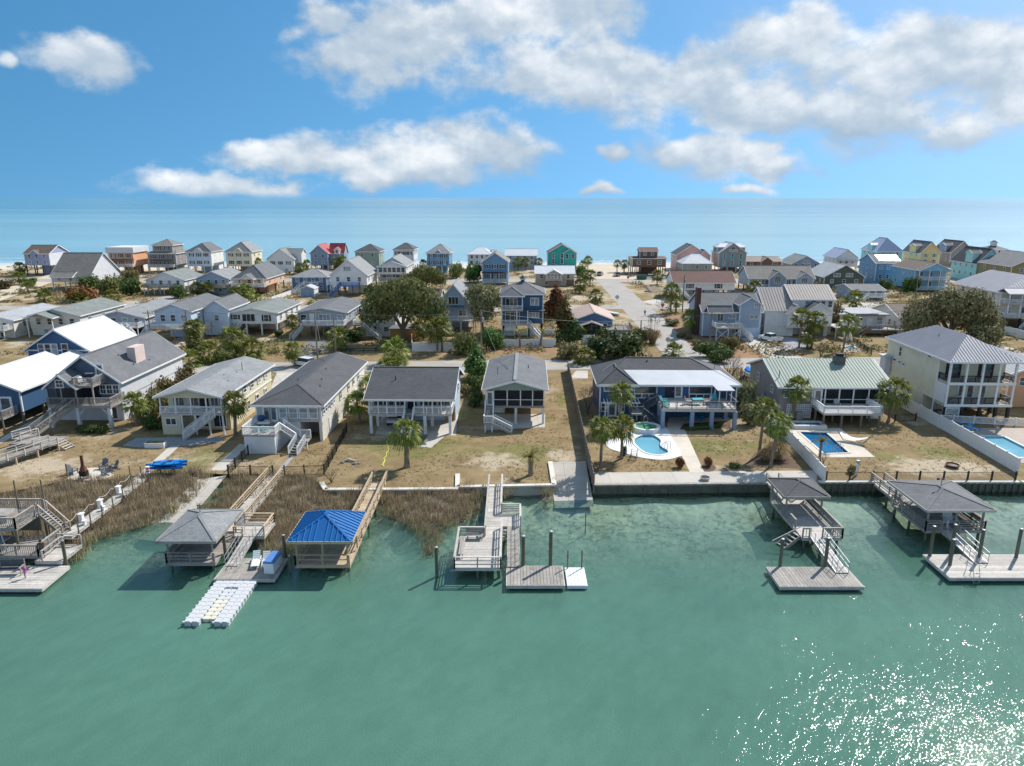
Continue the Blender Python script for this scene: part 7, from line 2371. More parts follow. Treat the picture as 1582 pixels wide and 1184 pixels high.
def leaf_mass(seed, blobs, n, size, mat, name='crown', shell=.55, flat=0.0):
 """leaf-clump faces spread through the volume of overlapping lobes"""
 rnd = random.Random(seed)
 b = MB()
 vol = [c[3] * c[4] * c[5] for c in blobs]
 tot = sum(vol)
 # noise lobes break the outline
 for (cx, cy, cz, rx, ry, rz), v in zip(blobs, vol):
  m = max(20, int(n * v / tot))
  ph = [rnd.uniform(0, 6.28) for _ in range(6)]
  for _ in range(m):
   z = rnd.uniform(-1, 1)
   a = rnd.uniform(0, 6.28)
   q = math.sqrt(1 - z * z)
   d = Vector((q * math.cos(a), q * math.sin(a), z))
   wob = 1 + .16 * math.sin(3 * a + ph[0]) * math.cos(2.3 * z + ph[1]) + .13 * math.sin(5 * a + 4 * z + ph[2]) + .10 * math.sin(9 * a + ph[3]) * math.sin(8 * z + ph[4])
   r = (shell + (1 - shell) * rnd.random() ** .6) * wob * rnd.uniform(.85, 1.05)
   p = Vector((cx + d.x * rx * r, cy + d.y * ry * r, cz + d.z * rz * r))
   if flat and p.z < flat:
    continue
   nrm = (d + Vector((rnd.uniform(-1, 1), rnd.uniform(-1, 1), rnd.uniform(-.4, 1.0))) * .75).normalized()
   t1 = nrm.orthogonal().normalized()
   t2 = nrm.cross(t1)
   an = rnd.uniform(0, 6.28)
   u = (t1 * math.cos(an) + t2 * math.sin(an)) * size * rnd.uniform(.5, 1.2)
   w = (t2 * math.cos(an) - t1 * math.sin(an)) * size * rnd.uniform(.3, .7)
   b.quadv([p - u, p - w + nrm * size * .15, p + u, p + w + nrm * size * .15])
 return b.mesh(name, mat)


def limbs(seed, h, r, spread, n=6):
 rnd = random.Random(seed)
 b = MB()
 fork = h * rnd.uniform(.25, .38)
 b.tube([(0, 0, -.1), (.05 * h, .02 * h, fork * .5), (0.02 * h, 0, fork)], [r * 1.25, r, r * .9], 8)
 for k in range(n):
  a = 2 * math.pi * k / n + rnd.uniform(-.4, .4)
  e = spread * rnd.uniform(.55, .95)
  p = [Vector((.02 * h, 0, fork)), Vector((math.cos(a) * e * .4, math.sin(a) * e * .4, fork + (h - fork) * .4)), Vector((math.cos(a) * e * .75, math.sin(a) * e * .75, fork + (h - fork) * .68)),
    Vector((math.cos(a) * e, math.sin(a) * e, h * rnd.uniform(.75, .95)))]
  b.tube(p, [r * .6, r * .42, r * .26, r * .08], 6)
  for j in (1, 2):
   a2 = a + rnd.choice((-1, 1)) * rnd.uniform(.5, 1.0)
   q = p[j] + Vector((math.cos(a2) * e * .4, math.sin(a2) * e * .4, h * .16))
   b.tube([p[j], q], [r * .3, r * .06], 5)
 return b.mesh('trunk', 'bark')


def tree(label, x, y, crown_me, trunk_me, s=(1, 1, 1), rot=0.0, cat='tree', name='live_oak', group=None):
 t_ = thing(name, label, cat, (x, y, -.03), rot, group)
 c = link('crown', crown_me, t_); c.scale = s
 q = link('trunk', trunk_me, t_); q.scale = s
 return t_


OAK = leaf_mass(21, [(0, 0, 5.2, 5.0, 4.0, 2.2), (-4.0, .5, 4.4, 3.6, 3.2, 2.0), (4.2, .3, 4.6, 3.8, 3.2, 2.1), (-1.5, -2.0, 6.0, 3.2, 2.8, 1.6), (2.4, -1.5, 6.2, 3.0, 2.8, 1.7), (.5, 2, 6.6, 3.4, 2.6, 1.4), (-6.0, 0, 3.4, 2.0, 2, 1.3), (6.4, .4, 3.6, 2.0, 2, 1.4)], 7000, .34, 'leaf_oak', shell=.6)
OAK2 = leaf_mass(22, [(0, 0, 5.4, 5.6, 4.0, 2.4), (-5.4, .5, 4.0, 3.8, 3.2, 2.4), (5.0, .3, 4.0, 4.2, 3.4, 2.6), (-1.8, -2.0, 6.0, 3.2, 2.8, 1.8), (3.0, -1.5, 5.6, 3.0, 2.8, 2.0), (7.6, -1, 2.6, 2.4, 2.4, 1.9), (-7.6, 0, 2.8, 2.0, 2, 1.6)], 8500, .33, 'leaf_greyoak', shell=.55)
AIRY = leaf_mass(23, [(0, 0, 4.6, 2.6, 2.4, 2.2), (-1.4, .2, 5.8, 1.8, 1.8, 1.4), (1.6, -.3, 5.4, 1.9, 1.8, 1.5), (.2, 0, 3.2, 2.2, 2.0, 1.3), (-.5, 0, 6.8, 1.3, 1.3, .9)], 3000, .26, 'leaf_greyoak', shell=.4)
OAK_T, OAK2_T, AIRY_T = limbs(31, 6.0, .42, 5.2, 7), limbs(32, 6.0, .45, 6.2, 8), limbs(33, 6.0, .2, 1.8, 5)


def shrub_blobs(seed, cone=0.0):
 rnd = random.Random(seed)
 bl = []
 for k in range(7):
  a = k * 2.4 + rnd.uniform(-.3, .3)
  z = .25 + .55 * rnd.random()
  r = (.55 * (1 - cone * z)) * rnd.uniform(.5, 1.0)
  bl.append((r * math.cos(a), r * math.sin(a), z, .46 * rnd.uniform(.8, 1.15) * (1 - cone * z * .6), .46 * rnd.uniform(.8, 1.15) * (1 - cone * z * .6), .40 * rnd.uniform(.8, 1.2)))
 bl.append((0, 0, .5, .55 * (1 - cone * .3), .55 * (1 - cone * .3), .5))
 if cone:
  bl.append((0, 0, 1.0, .28, .28, .45)); bl.append((.03, 0, 1.3, .14, .14, .25))
 return bl


def stem_mesh(seed):
 rnd = random.Random(seed)
 b = MB()
 for k in range(4):
  a = k * 1.6 + rnd.random()
  b.tube([(0, 0, -.05), (.15 * math.cos(a), .15 * math.sin(a), .35), (.35 * math.cos(a), .35 * math.sin(a), .75)], [.06, .045, .015], 5)
 return b.mesh('stem', 'bark')


STEM = [stem_mesh(1), stem_mesh(2)]
SHR = {}


def shrub(label, x, y, rx, h, mat='leaf_green', ry=None, cone=False, name='shrub', cat='shrub', group='shrubs'):
 v = len(label) % 3
 key = (mat, v, cone)
 if key not in SHR:
  SHR[key] = leaf_mass(40 + v + (7 if cone else 0), shrub_blobs(60 + v * 3 + (1 if cone else 0), .7 if cone else 0.0), 1500, .105, mat, 'foliage', .45)
 t_ = thing(name, label, cat, (x, y, -.02), 0, group)
 f = link('foliage', SHR[key], t_); f.scale = (rx, ry or rx * .9, h / (1.5 if cone else 1.1)); f.rotation_euler = (0, 0, (x * 7.3) % 6.28)
 q = link('stem', STEM[v % 2], t_); q.scale = (rx, rx, h / 1.3)
 return t_


def twig_mesh(seed, n=240):
 rnd = random.Random(seed)
 b = MB()

 def grow(p, d, L, r, lvl):
  q = p + d * L
  s = d.orthogonal().normalized() * r
  u = d.cross(s).normalized() * r
  b.quadv([p - s, q - s * .6, q + s * .6, p + s]); b.quadv([p - u, q - u * .6, q + u * .6, p + u])
  if lvl < 5:
   for _ in range(3 if lvl < 3 else 2):
    nd = (d + Vector((rnd.uniform(-1, 1), rnd.uniform(-1, 1), rnd.uniform(-.35, .7))) * .62).normalized()
    grow(q, nd, L * rnd.uniform(.62, .85), r * .62, lvl + 1)
 for k in range(4):
  a = k * 1.57 + rnd.random()
  grow(Vector((0, 0, 0)), Vector((math.cos(a) * .5, math.sin(a) * .5, .9)).normalized(), .30, .02, 0)
 return b.mesh('branches', 'twig')


TWIG = [twig_mesh(71), twig_mesh(72)]


def bare(label, x, y, s, h, cat='shrub', group='leafless shrubs'):
 t_ = thing('leafless_shrub', label, cat, (x, y, 0), 0, group)
 f = link('branches', TWIG[len(label) % 2], t_); f.scale = (s, s, h)
 g = link('stem', STEM[0], t_); g.scale = (s * .6, s * .6, h * .6)
 return t_


def pampas_mesh(seed, plume):
 rnd = random.Random(seed)
 b = MB()
 if not plume:
  for _ in range(420):
   a = rnd.uniform(0, 6.28)
   o = Vector((math.cos(a), math.sin(a), 0))
   s = Vector((-o.y, o.x, 0)) * .018
   p = o * rnd.uniform(0, .25)
   m_ = o * rnd.uniform(.3, .6) + Vector((0, 0, rnd.uniform(.6, 1.0)))
   t_ = o * rnd.uniform(.7, 1.1) + Vector((0, 0, rnd.uniform(.2, .8)))
   b.quadv([p - s, m_ - s, m_ + s, p + s]); b.quadv([m_ - s, t_, m_ + s])
 else:
  for _ in range(10):
   a = rnd.uniform(0, 6.28)
   o = Vector((math.cos(a), math.sin(a), 0))
   p = o * .1
   t_ = o * rnd.uniform(.2, .5) + Vector((0, 0, rnd.uniform(1.3, 1.7)))
   b.bar(p, t_, .012, .012)
   for k in range(9):
    q = t_ + Vector((rnd.uniform(-.05, .05), rnd.uniform(-.05, .05), .04 * k - .12))
    s = Vector((rnd.uniform(-1, 1), rnd.uniform(-1, 1), .6)).normalized() * .09
    b.quadv([q, q + s + Vector((0, 0, .05)), q + Vector((0, 0, .12))])
 return b.mesh('plumes' if plume else 'blades', 'pampas')


PAMP, PLUME = pampas_mesh(81, False), pampas_mesh(82, True)


def pampas(label, x, y, s, h):
 t_ = thing('pampas_grass', label, 'grass clump', (x, y, 0))
 f = link('blades', PAMP, t_); f.scale = (s, s, h)
 g = link('plumes', PLUME, t_); g.scale = (s, s, h)


# --- palms of the waterfront gardens
palm('thick palm alone on the brown lawn in front of the charcoal-roofed house', *(-12.07, 76.67), 4.24, 1.35, fat=1.7)
palm('short stout palm with drooping yellow fronds near the central pier', *(2.1, 74.3), 2.15, .85, 'feather', fat=1.3)
palm('slim palm left of the kidney pool, nearest the timber fence', *(10.21, 76.67), 4.85, 1.2)
palm('palm with dark crown standing at the edge of the white pool deck', *(13, 79.39), 3.96, 1.3)
palm('palm rising in front of the white pergola of the navy house', *(14.46, 90.91), 4.97, 1.3, lean=(.1, 0))
palm('taller palm beside the tan pampas clump on the right-hand lawn', *(29.6, 80.27), 5.76, 1.35, lean=(.2, 0))
palm('leaning palm directly over the tan pampas clump', *(29.74, 76.67), 5.39, 1.2, lean=(.45, 0))
palm('palm in front of the white lattice at the green-roofed house', *(39.16, 94.95), 4.51, 1.5, lean=(.4, 0))
palm('palm between the green-roofed house and the cream three-storey house', *(52.06, 93.76), 4.37, 1.7, lean=(.5, .2))
palm('small yellowish palm in front of the deep blue pool', *(35.67, 77.49), 2.86, .85, 'feather')
palm('palm at the right corner of the cream porch house', *(-36.27, 88.47), 4.51, 1.3, lean=(.3, 0))
palm('bushy palm against the slate house side wall', *(-51, 92.03), 3.3, 1.3)
palm('palm between the long beige house and the charcoal-roofed house', *(-20.91, 93.47), 2.88, 1.4, lean=(-.4, 0))
palm('smaller palm behind it at the charcoal-roofed house gable corner', *(-20.92, 99.99), 3.54, 1.3)
# --- palms across the road
palm('leaning palm at the roadside left of the wooden utility pole', *(-39.71, 127.36), 3.16, 1.35, lean=(-.6, 0))
palm('round dense palm on the verge in front of the orange shed', *(-21.68, 129.47), 2.6, 2.1)
palm('low palm clump behind the charcoal roof, left one', *(-22.18, 123.82), 0.95, 1.5)
palm('low palm clump behind the charcoal roof, right one', *(-20.32, 123.82), 1.07, 1.4)
palm('shaggy palm in front of the pale blue house deck', *(-65.32, 142.38), 4.56, 1.5, lean=(.3, 0))
palm('thin palm just right of the shaggy one by the pale blue house', *(-64.82, 144.33), 4.62, 1.3)
palm('low spreading palm left of the cream porch house roof', *(-56.88, 130.55), 1.75, 2.0)
palm('low palm behind the cream porch house, furthest left', *(-59.38, 127.36), 0.98, 2.0)
palm('tall round palm at the lawn corner of the black-shuttered house', *(-53.94, 135.05), 3.84, 2.2)
palm('bushy palm touching the tall round one on its right', *(-49.6, 132.77), 2.15, 1.9)
palm('slim palm between the black-shuttered house and the grey decked house', *(-48.29, 154.15), 3.9, 1.3)
palm('left palm of the trio beyond the pale blue house roof', *(-78.33, 200.15), 4.04, 1.7)
palm('middle palm of the trio beyond the pale blue house roof', *(-76.95, 203.91), 4.29, 1.7)
palm('right palm of the trio beyond the pale blue house roof', *(-76.29, 205.19), 3.94, 1.6)
palm('low palm in front of the white bungalow pilings', *(-100.66, 226.49), 2.27, 1.7)
palm('broad low palm in front of the grey-blue bungalow', *(-96.7, 224.94), 2.05, 2.0)
palm('small low palm right of the palm trio', *(-74.48, 206.49), 1.33, 1.6)
palm('palm at the right front corner of the grey decked house', *(-35.22, 141.74), 2.68, 1.9)
palm('large palm in front of the A-frame house fence, left trunk', *(-14.92, 139.24), 4.73, 2.0)
palm('second trunk of the palm pair before the A-frame fence', *(-14.13, 140.48), 5.16, 1.8)
palm('palm between the live oak and the A-frame house', *(-20.34, 153.4), 2.45, 1.7)
palm('thin tall palm left of the A-frame house wall', *(-19.04, 159.54), 5.06, 1.5)
palm('yellow-crowned small palm before the white wall, left of two', *(1.61, 144.33), 3.13, 1.1, 'feather')
palm('yellow-crowned small palm before the white wall, right of two', *(5.77, 144.33), 3.27, 1.0, 'feather', lean=(.5, 0))
palm('low palm at the roadside behind the timber fence end', *(13.44, 129.47), 1.36, 1.7)
palm('lone palm on the sandy lot left of the side street', *(24.09, 203.91), 2.81, 1.8)
palm('palm on the grass behind the lone sandy-lot palm', *(22, 229.66), 2.93, 1.9)
palm('palm at the left corner of the side street and ocean road', *(27.56, 252.53), 3.42, 1.9, lean=(.4, 0))
palm('second palm leaning beside the ocean road corner', *(26.84, 254.47), 3.68, 1.7, lean=(-.6, 0))
palm('palm near the beach entrance beside the teal house', *(28.64, 290.03), 3.64, 1.7)
palm('tall palm near the beach entrance, closest to the sea', *(31.82, 300.48), 4.84, 1.6)
palm('left of two small palms beside the brown ocean house', *(43.67, 297.8), 3.47, 1.5)
palm('right of two small palms beside the brown ocean house', *(46.64, 297.8), 3.74, 1.5)
palm('palm in front of the brown ocean house pilings', *(51.83, 254.47), 3.22, 1.9)
palm('tall palm on the corner beside the red stop sign', *(42.67, 189.63), 6.09, 1.9)
palm('shorter palm just right of the tall corner palm', *(44.57, 191.88), 2.83, 1.6)
palm('bushy palm left of the brick-chimney house', *(40.94, 160.35), 3.59, 1.9)
palm('low bright palm at the side street mouth', *(31.38, 135.05), 1.03, 1.7)
palm('palm in front of the blue-fronted three-gabled house', *(76.08, 223.41), 2.85, 2.0)
palm('left palm of the pair by the white two-storey house drive', *(59.2, 143.67), 6.34, 1.8)
palm('right palm of the pair by the white two-storey house drive', *(61.74, 143.67), 5.94, 1.7, lean=(.3, 0))
palm('low palm between the pair by the white two-storey house', *(60.94, 143.67), 2.44, 1.5)
palm('palm beside the small far pool', *(66.16, 139.24), 5.9, 1.7, lean=(.6, 0))
palm('bushy palm in front of the sunporch cottage', *(95.55, 197.72), 2.55, 2.3)
palm('palm by the beach left of the lilac ocean house', *(-195.83, 285.07), 3.33, 2.0)
palm('palm on the dune nearest the left edge', *(-175.84, 254.47), 2.53, 1.9)
palm('round low palm on the sand left of the huge roof', *(-158.62, 232.91), 1.06, 2.2)
palm('round low palm beside the sandy street at left', *(-138.84, 210.48), 1.16, 2.3)
palm('round low palm right of the rust-brown shrub', *(-119, 210.48), 1.35, 2.3)
palm('low palm in front of the rust-brown shrub', *(-128.22, 209.13), 1.15, 2.0)
palm('palm beside the white cross-gabled ocean house', *(-86.18, 290.03), 2.6, 1.8)
palm('palm left of the red-roofed house', *(-84.46, 295.17), 3.44, 1.8)
palm('dark palm right of the red-roofed house', *(-73.43, 300.48), 4.04, 2.0)
palm('palm tucked between red-roofed and sage cube houses', *(-70.98, 300.48), 4.57, 1.9)
palm('left palm before the long white-roofed ocean house', *(2.49, 305.99), 3.56, 1.9)
palm('right palm before the long white-roofed ocean house', *(5.81, 305.99), 3.29, 1.8)
palm('palm left of the teal house', *(11.56, 311.7), 3.07, 1.7)
palm('palm right of the white cube-shaped ocean house', *(-35.99, 290.03), 4.16, 1.6)
palm('palm beside the pale yellow ocean house', *(-108.51, 305.99), 3.29, 2.0)

# --- trees
tree('big dark live oak spreading over the white house across the road', *(-23.5, 149.79), OAK, OAK_T, (1.18, 1.0, 1.75))
tree('wide grey-green live oak left of the silver-roofed cream house', *(92.19, 147.7), OAK2, OAK2_T, (1.15, 1.0, 1.55), .1)
tree('airy grey-green oak right of the A-frame house', *(-6.81, 156.42), AIRY, AIRY_T, (1.3, 1.2, 1.6))
tree('grey-green oak behind the A-frame house', *(-8.19, 189.63), OAK2, OAK2_T, (.75, .7, 1.0), .6)
tree('dark oak beside the sunroom house', *(-28.3, 228.06), OAK, OAK_T, (.95, .8, 1.15), .4)
shrub('rust-gold cedar directly right of the tall navy house', *(11.17, 181.14), 5.2, 9.5, 'leaf_rust', cone=True, name='cedar_tree', cat='tree', group='cedars')
shrub('gold-green cedar in front of the rust-gold one', *(12.19, 162.79), 4.6, 8.0, 'leaf_gold', cone=True, name='cedar_tree', cat='tree', group='cedars')
shrub('dark green cedar at the corner of the small navy cottage', *(12.87, 149.08), 4.6, 6.2, 'leaf_cedar', cone=True, name='cedar_tree', cat='tree', group='cedars')
shrub('large dark juniper sprawling beside the road behind the long navy roof', *(21.21, 132.77), 6.6, 5.6, 'leaf_cedar', 4.5, name='juniper', cat='tree', group='cedars')
shrub('dark juniper mass left of the sprawling one', *(17.45, 134.47), 4.2, 4.2, 'leaf_cedar', 3.5, name='juniper', cat='tree', group='cedars')
shrub('dark cedar behind the screened porch house', *(-6.25, 118.61), 4.0, 6.4, 'leaf_green', cone=True, name='cedar_tree', cat='tree', group='cedars')
shrub('flowering oleander behind the A-frame fence', *(-9.1, 137.41), 3.2, 4.6, 'leaf_oak')
shrub('oleander beneath the airy oak', *(-4.11, 142.38), 3.4, 5.2, 'leaf_green')
shrub('olive bushes along the road before the white wall', *(10.92, 134.47), 3.6, 3.2, 'leaf_olive', 2.5)
shrub('olive bush left of the straw-coloured brush', *(27.82, 149.08), 2.8, 3.4, 'leaf_olive')
pampas('straw-coloured brush on the left bank of the side street', *(29.9, 148.39), 2.6, 3.0)
shrub('grey-green rounded bush by the side street corner', *(38.87, 170.59), 2.4, 1.8, 'leaf_greyoak')
shrub('clipped bush left of the small navy cottage porch', *(16.16, 157.19), 1.9, 2.8, 'leaf_oak')
shrub('clipped bush right of the small navy cottage porch', *(19.99, 156.42), 2.3, 2.4, 'leaf_oak')
shrub('bright bush on pine straw by the side street', *(37.46, 154.9), 1.4, 1.4, 'leaf_olive')
shrub('round tuft next along the pine straw bed', *(38.82, 153.4), 1.1, 1.1, 'leaf_olive')
shrub('tuft nearest the road on the pine straw bed', *(38.79, 147.01), 1.2, 1.1, 'leaf_olive')
shrub('dark leafy bush at the roadside right of the side street', *(38.69, 135.05), 4.2, 3.2, 'leaf_green', 2.5)
shrub('mixed leafy bush right of that roadside bush', *(39.18, 130.55), 3.0, 3.0, 'leaf_green', 2.2)
shrub('golden bush in the pine straw before the brick-chimney house', *(44.65, 142.38), 2.6, 2.8, 'leaf_olive')
shrub('dark green bush on the lawn of the white bungalow', *(-103.21, 218.93), 3.4, 4.0, 'leaf_green')
shrub('wide rust-brown shrub on the left sandy lot', *(-128.86, 211.85), 6.4, 4.6, 'leaf_rust', 4.0)
shrub('dark green tree mass behind the rust-brown shrub', *(-138.24, 232.91), 5.4, 5.6, 'leaf_green', 4.5)
shrub('olive-dark bush behind the rust-brown shrub to its right', *(-130.97, 231.27), 5.6, 6.0, 'leaf_oak', 4.5)
shrub('green bush at the right end of the left sandy lot', *(-121.53, 226.49), 4.2, 5.6, 'leaf_green', 3.8)
shrub('olive tree below the orange ocean house', *(-135.58, 254.47), 5.2, 5.6, 'leaf_olive', 4.0)
shrub('dune bushes at the left edge', *(-173.39, 243.23), 4.5, 3.2, 'leaf_olive', 3.5)
shrub('low bush right of the dune palm', *(-172.13, 254.47), 3.0, 2.4, 'leaf_green')
shrub('dark bushes beside the white gable-fronted house', *(-42.65, 216.04), 3.6, 4.2, 'leaf_cedar', 3.0)
shrub('bush in front of the cornflower two-storey house, left', *(-21.25, 275.62), 4.4, 6.0, 'leaf_oak')
shrub('taller green bush in front of the cornflower two-storey house', *(-14.07, 262.54), 4.0, 7.0, 'leaf_green')
shrub('green bushes around the teal house foot', *(26.94, 280.27), 4.0, 4.4, 'leaf_green', 3)
shrub('hedge right of the blue-fronted house', *(100.02, 232.91), 5.0, 3.4, 'leaf_olive', 2.5)
shrub('tall hedge between white two-storey and flat-roofed houses', *(74.8, 162.79), 2.6, 6.5, 'leaf_olive')
shrub('bush beside the sky blue house porch', *(130.81, 232.91), 3.6, 5.0, 'leaf_green')
shrub('bush between solar-roof and sky blue houses', *(124.01, 236.25), 2.8, 4.0, 'leaf_green')
shrub('grey-green bush against the live oak at the right lot', *(96.75, 143.67), 4.2, 5.6, 'leaf_greyoak')
shrub('dark bush beside the grey decked house carport', *(-34.09, 151.21), 3.2, 2.8, 'leaf_cedar')
shrub('round dark bush at the black-shuttered house carport', *(-52.15, 156.42), 1.4, 1.5, 'leaf_cedar')
shrub('dark bush under the shaggy palm', *(-64.51, 141.74), 2.4, 3.0, 'leaf_oak')
shrub('green palm undergrowth by the roadside at left', *(-53.83, 130.55), 2.6, 2.4, 'leaf_oak')
# waterfront shrubs
shrub('olive hedge bush beside the slate house, front', *(-50.45, 93.76), 1.9, 3.6, 'leaf_oak')
shrub('olive hedge bush beside the slate house, middle', *(-50.87, 97.41), 2.2, 4.0, 'leaf_olive')
shrub('olive hedge bush beside the slate house, rear', *(-51.9, 103.4), 2.4, 4.0, 'leaf_olive')
shrub('dark hedge bush in the gap before the cream porch house', *(-48.06, 90.35), 1.7, 2.0, 'leaf_cedar')
shrub('olive bush furthest back between slate and cream houses', *(-53.36, 111.73), 2.6, 3.6, 'leaf_olive')
shrub('clipped dark round bush under the slate house deck, left', *(-56.78, 89.27), 1.0, 1.1, 'leaf_cedar')
shrub('clipped dark round bush under the slate house deck, middle', *(-55.34, 89), 1.1, 1.2, 'leaf_cedar')
shrub('clipped lighter round bush under the slate house deck, right', *(-53.89, 89), 1.2, 1.2, 'leaf_green')
shrub('dark round bush in the side yard left of the screened porch house', *(-5.39, 101.33), 1.6, 2.8, 'leaf_cedar')
shrub('palmetto bush behind the dark round side-yard bush', *(-6.05, 110.52), 2.2, 2.6, 'leaf_green')
shrub('low palmetto against the charcoal-roofed house wall', *(-7.29, 107.04), 1.3, 1.9, 'leaf_olive')
bare('grey leafless tree between timber fence and long navy house', *(10.86, 97.41), 2.9, 4.8)
bare('leafless bush nearer the pergola by the timber fence', *(11.38, 93.76), 2.0, 2.6)
bare('grey leafless tree right of the long navy house', *(35.16, 107.04), 3.2, 5.2)
bare('leafless tree beside the road right of the navy roof', *(36.79, 115.94), 3.4, 5.0)
bare('leafless shrub on the gravel by the far palm pair', *(60.12, 135.05), 2.6, 3.2)
bare('leafless bush in front of the sprawling juniper', *(17.49, 128.94), 2.0, 2.2)
bare('leafless shrub at the seawall corner by the black fence', *(-19.66, 72.06), 1.5, 1.5)
bare('dry bush where the black fence meets the marsh', *(-35.55, 73.92), 1.6, 1.3)
bare('wispy shrub at the foot of the small yellowish palm', *(36.37, 77.9), 1.2, 1.5)
shrub('evergreen bush at the right end of the long navy house', *(33.64, 99.01), 2.4, 4.6, 'leaf_greyoak')
shrub('lower evergreen beside the green-roofed house gable', *(32.33, 92.6), 2.0, 3.0, 'leaf_greyoak')
shrub('croton with rusty leaves beside the pool path', *(19.3, 76.67), .7, 1.2, 'leaf_rust')
shrub('small rusty bush in the round mulch bed', *(22.69, 77.07), .7, 1.1, 'leaf_rust')
shrub('low green tuft on the lawn right of the mulch bed', *(25.56, 76.67), .8, .5, 'leaf_green')
shrub('potted palm in a blue pot by the pool deck', *(13.51, 80.71), .5, 1.2, 'leaf_green', name='potted_plant', cat='plant')
shrub('yellow yucca beside the light post on the right lawn', *(38.3, 74.88), .6, 1.0, 'leaf_olive')
pampas('large tan pampas clump with pale plumes behind the white fence', *(31.54, 79.61), 2.0, 1.9)
pampas('smaller tan pampas clump just left of the large one', *(30.01, 78.75), 1.3, 1.4)
hb = shrub('low dark hedge under the front edge of the navy house deck', *(26.29, 91.18), 4.0, .55, 'leaf_green', 1.0)
for k_, px_ in enumerate((0,)):
 pass


# --- marsh grass: nobody could count it
def marsh():
 rnd = random.Random(5)
 for nm, mat, dens, hmin, hmax, edge in (('marsh_grass', 'marsh_blade', 66, .45, .95, (0.0, 99)), ('marsh_edge_grass', 'marsh_green', 60, .22, .55, (-.5, 1.5))):
  b = MB()
  for P in MARSH:
   xs = [p[0] for p in P]; ys = [p[1] for p in P]
   x0, x1, y0, y1 = max(-64, min(xs)), max(xs), min(ys), min(max(ys), 79)
   n = int((x1 - x0) * (y1 - y0) * dens)
   for _ in range(n):
    x, y = rnd.uniform(x0, x1), rnd.uniform(y0, y1)
    if abs(x) / y > .80:
     continue
    if not pip(x, y, P):
     continue
    cl = math.sin(x * 1.9 + math.sin(y * 1.3) * 2) + math.sin(y * 2.3 + math.sin(x * .9) * 2)
    if cl < -1.1 and rnd.random() < .75:
     continue
    ed = pdist(x, y, P)
    if ed < 1.4 and rnd.random() > .25 + .45 * ed + .25 * math.sin(x * 3.1) * math.sin(y * 2.7):
     continue
    if edge[1] < 9 and ed > edge[1]:
     continue
    # keep the land side, tracks and boardwalks clear
    if y > SHORE(x) + .1:
     continue
    z = bed_z(x, y, 3.0) - .02
    hh = rnd.uniform(hmin, hmax) * (1.0 + .35 * cl / 2)
    a = rnd.uniform(0, 6.28)
    w = .022 + .018 * rnd.random()
    dx, dy = math.cos(a) * w, math.sin(a) * w
    lx, ly = rnd.uniform(-.28, .28) * hh, rnd.uniform(-.28, .28) * hh
    b.v += [(x - dx, y - dy, z), (x + dx, y + dy, z), (x + lx, y + ly, z + hh)]
    i = len(b.v)
    b.f.append((i - 3, i - 2, i - 1))
  o = b.build(nm, mat)
  o['kind'] = 'stuff'


SH_PTS = LAND[1:19]


def SHORE(x):
 for (a, b_) in zip(SH_PTS[:-1], SH_PTS[1:]):
  if a[0] <= x <= b_[0] and b_[0] > a[0]:
   return a[1] + (b_[1] - a[1]) * (x - a[0]) / (b_[0] - a[0])
 return 74.0


marsh()


# --- low scrub on the dunes and the sandy lots, too dense to count
def scrub():
 rnd = random.Random(17)
 sd2 = (sb_ - sa).normalized()
 for nm, mat, n in (('dune_scrub', 'leaf_olive', 520), ('lot_scrub', 'leaf_oak', 300), ('dry_scrub', 'pampas', 260)):
  b = MB()
  k = 0
  while k < n:
   y = rnd.uniform(136, 200) if rnd.random() < .3 else rnd.uniform(206, 322)
   x = rnd.uniform(-.74, .74) * y
   if abs(y - 268) < 8.5 or abs(y - 200 - x * .0077) < 5.5 or abs((x - sa.x) * sd2.y - (y - sa.y) * sd2.x) < 7.5 or (x > 20 and x < 75 and y > 290):
    continue
   if abs(x + 175 - (y - 233) * .2) < 9 and x < -140:
    continue
   if any(abs(x - hx) < hw / 2 + 1.5 and -4 < y - hy < 17 for hx, hy, hw in LOTS):
    continue
   k += 1
   r = rnd.uniform(.7, 2.4)
   hgt = r * rnd.uniform(.45, .95)
   for _ in range(int(46 * r)):
    a = rnd.uniform(0, 6.28)
    q = r * rnd.random() ** .5
    z = hgt * rnd.random() * (1 - .7 * (q / r) ** 2)
    p = Vector((x + q * math.cos(a) * 1.3, y + q * math.sin(a), z))
    u = Vector((rnd.uniform(-1, 1), rnd.uniform(-1, 1), rnd.uniform(-.3, .8))) * .3
    w = Vector((rnd.uniform(-1, 1), rnd.uniform(-1, 1), rnd.uniform(-.3, .8))) * .22
    b.quadv([p - u, p - w, p + u, p + w])
  o = b.build(nm, mat)
  o['kind'] = 'stuff'


scrub()


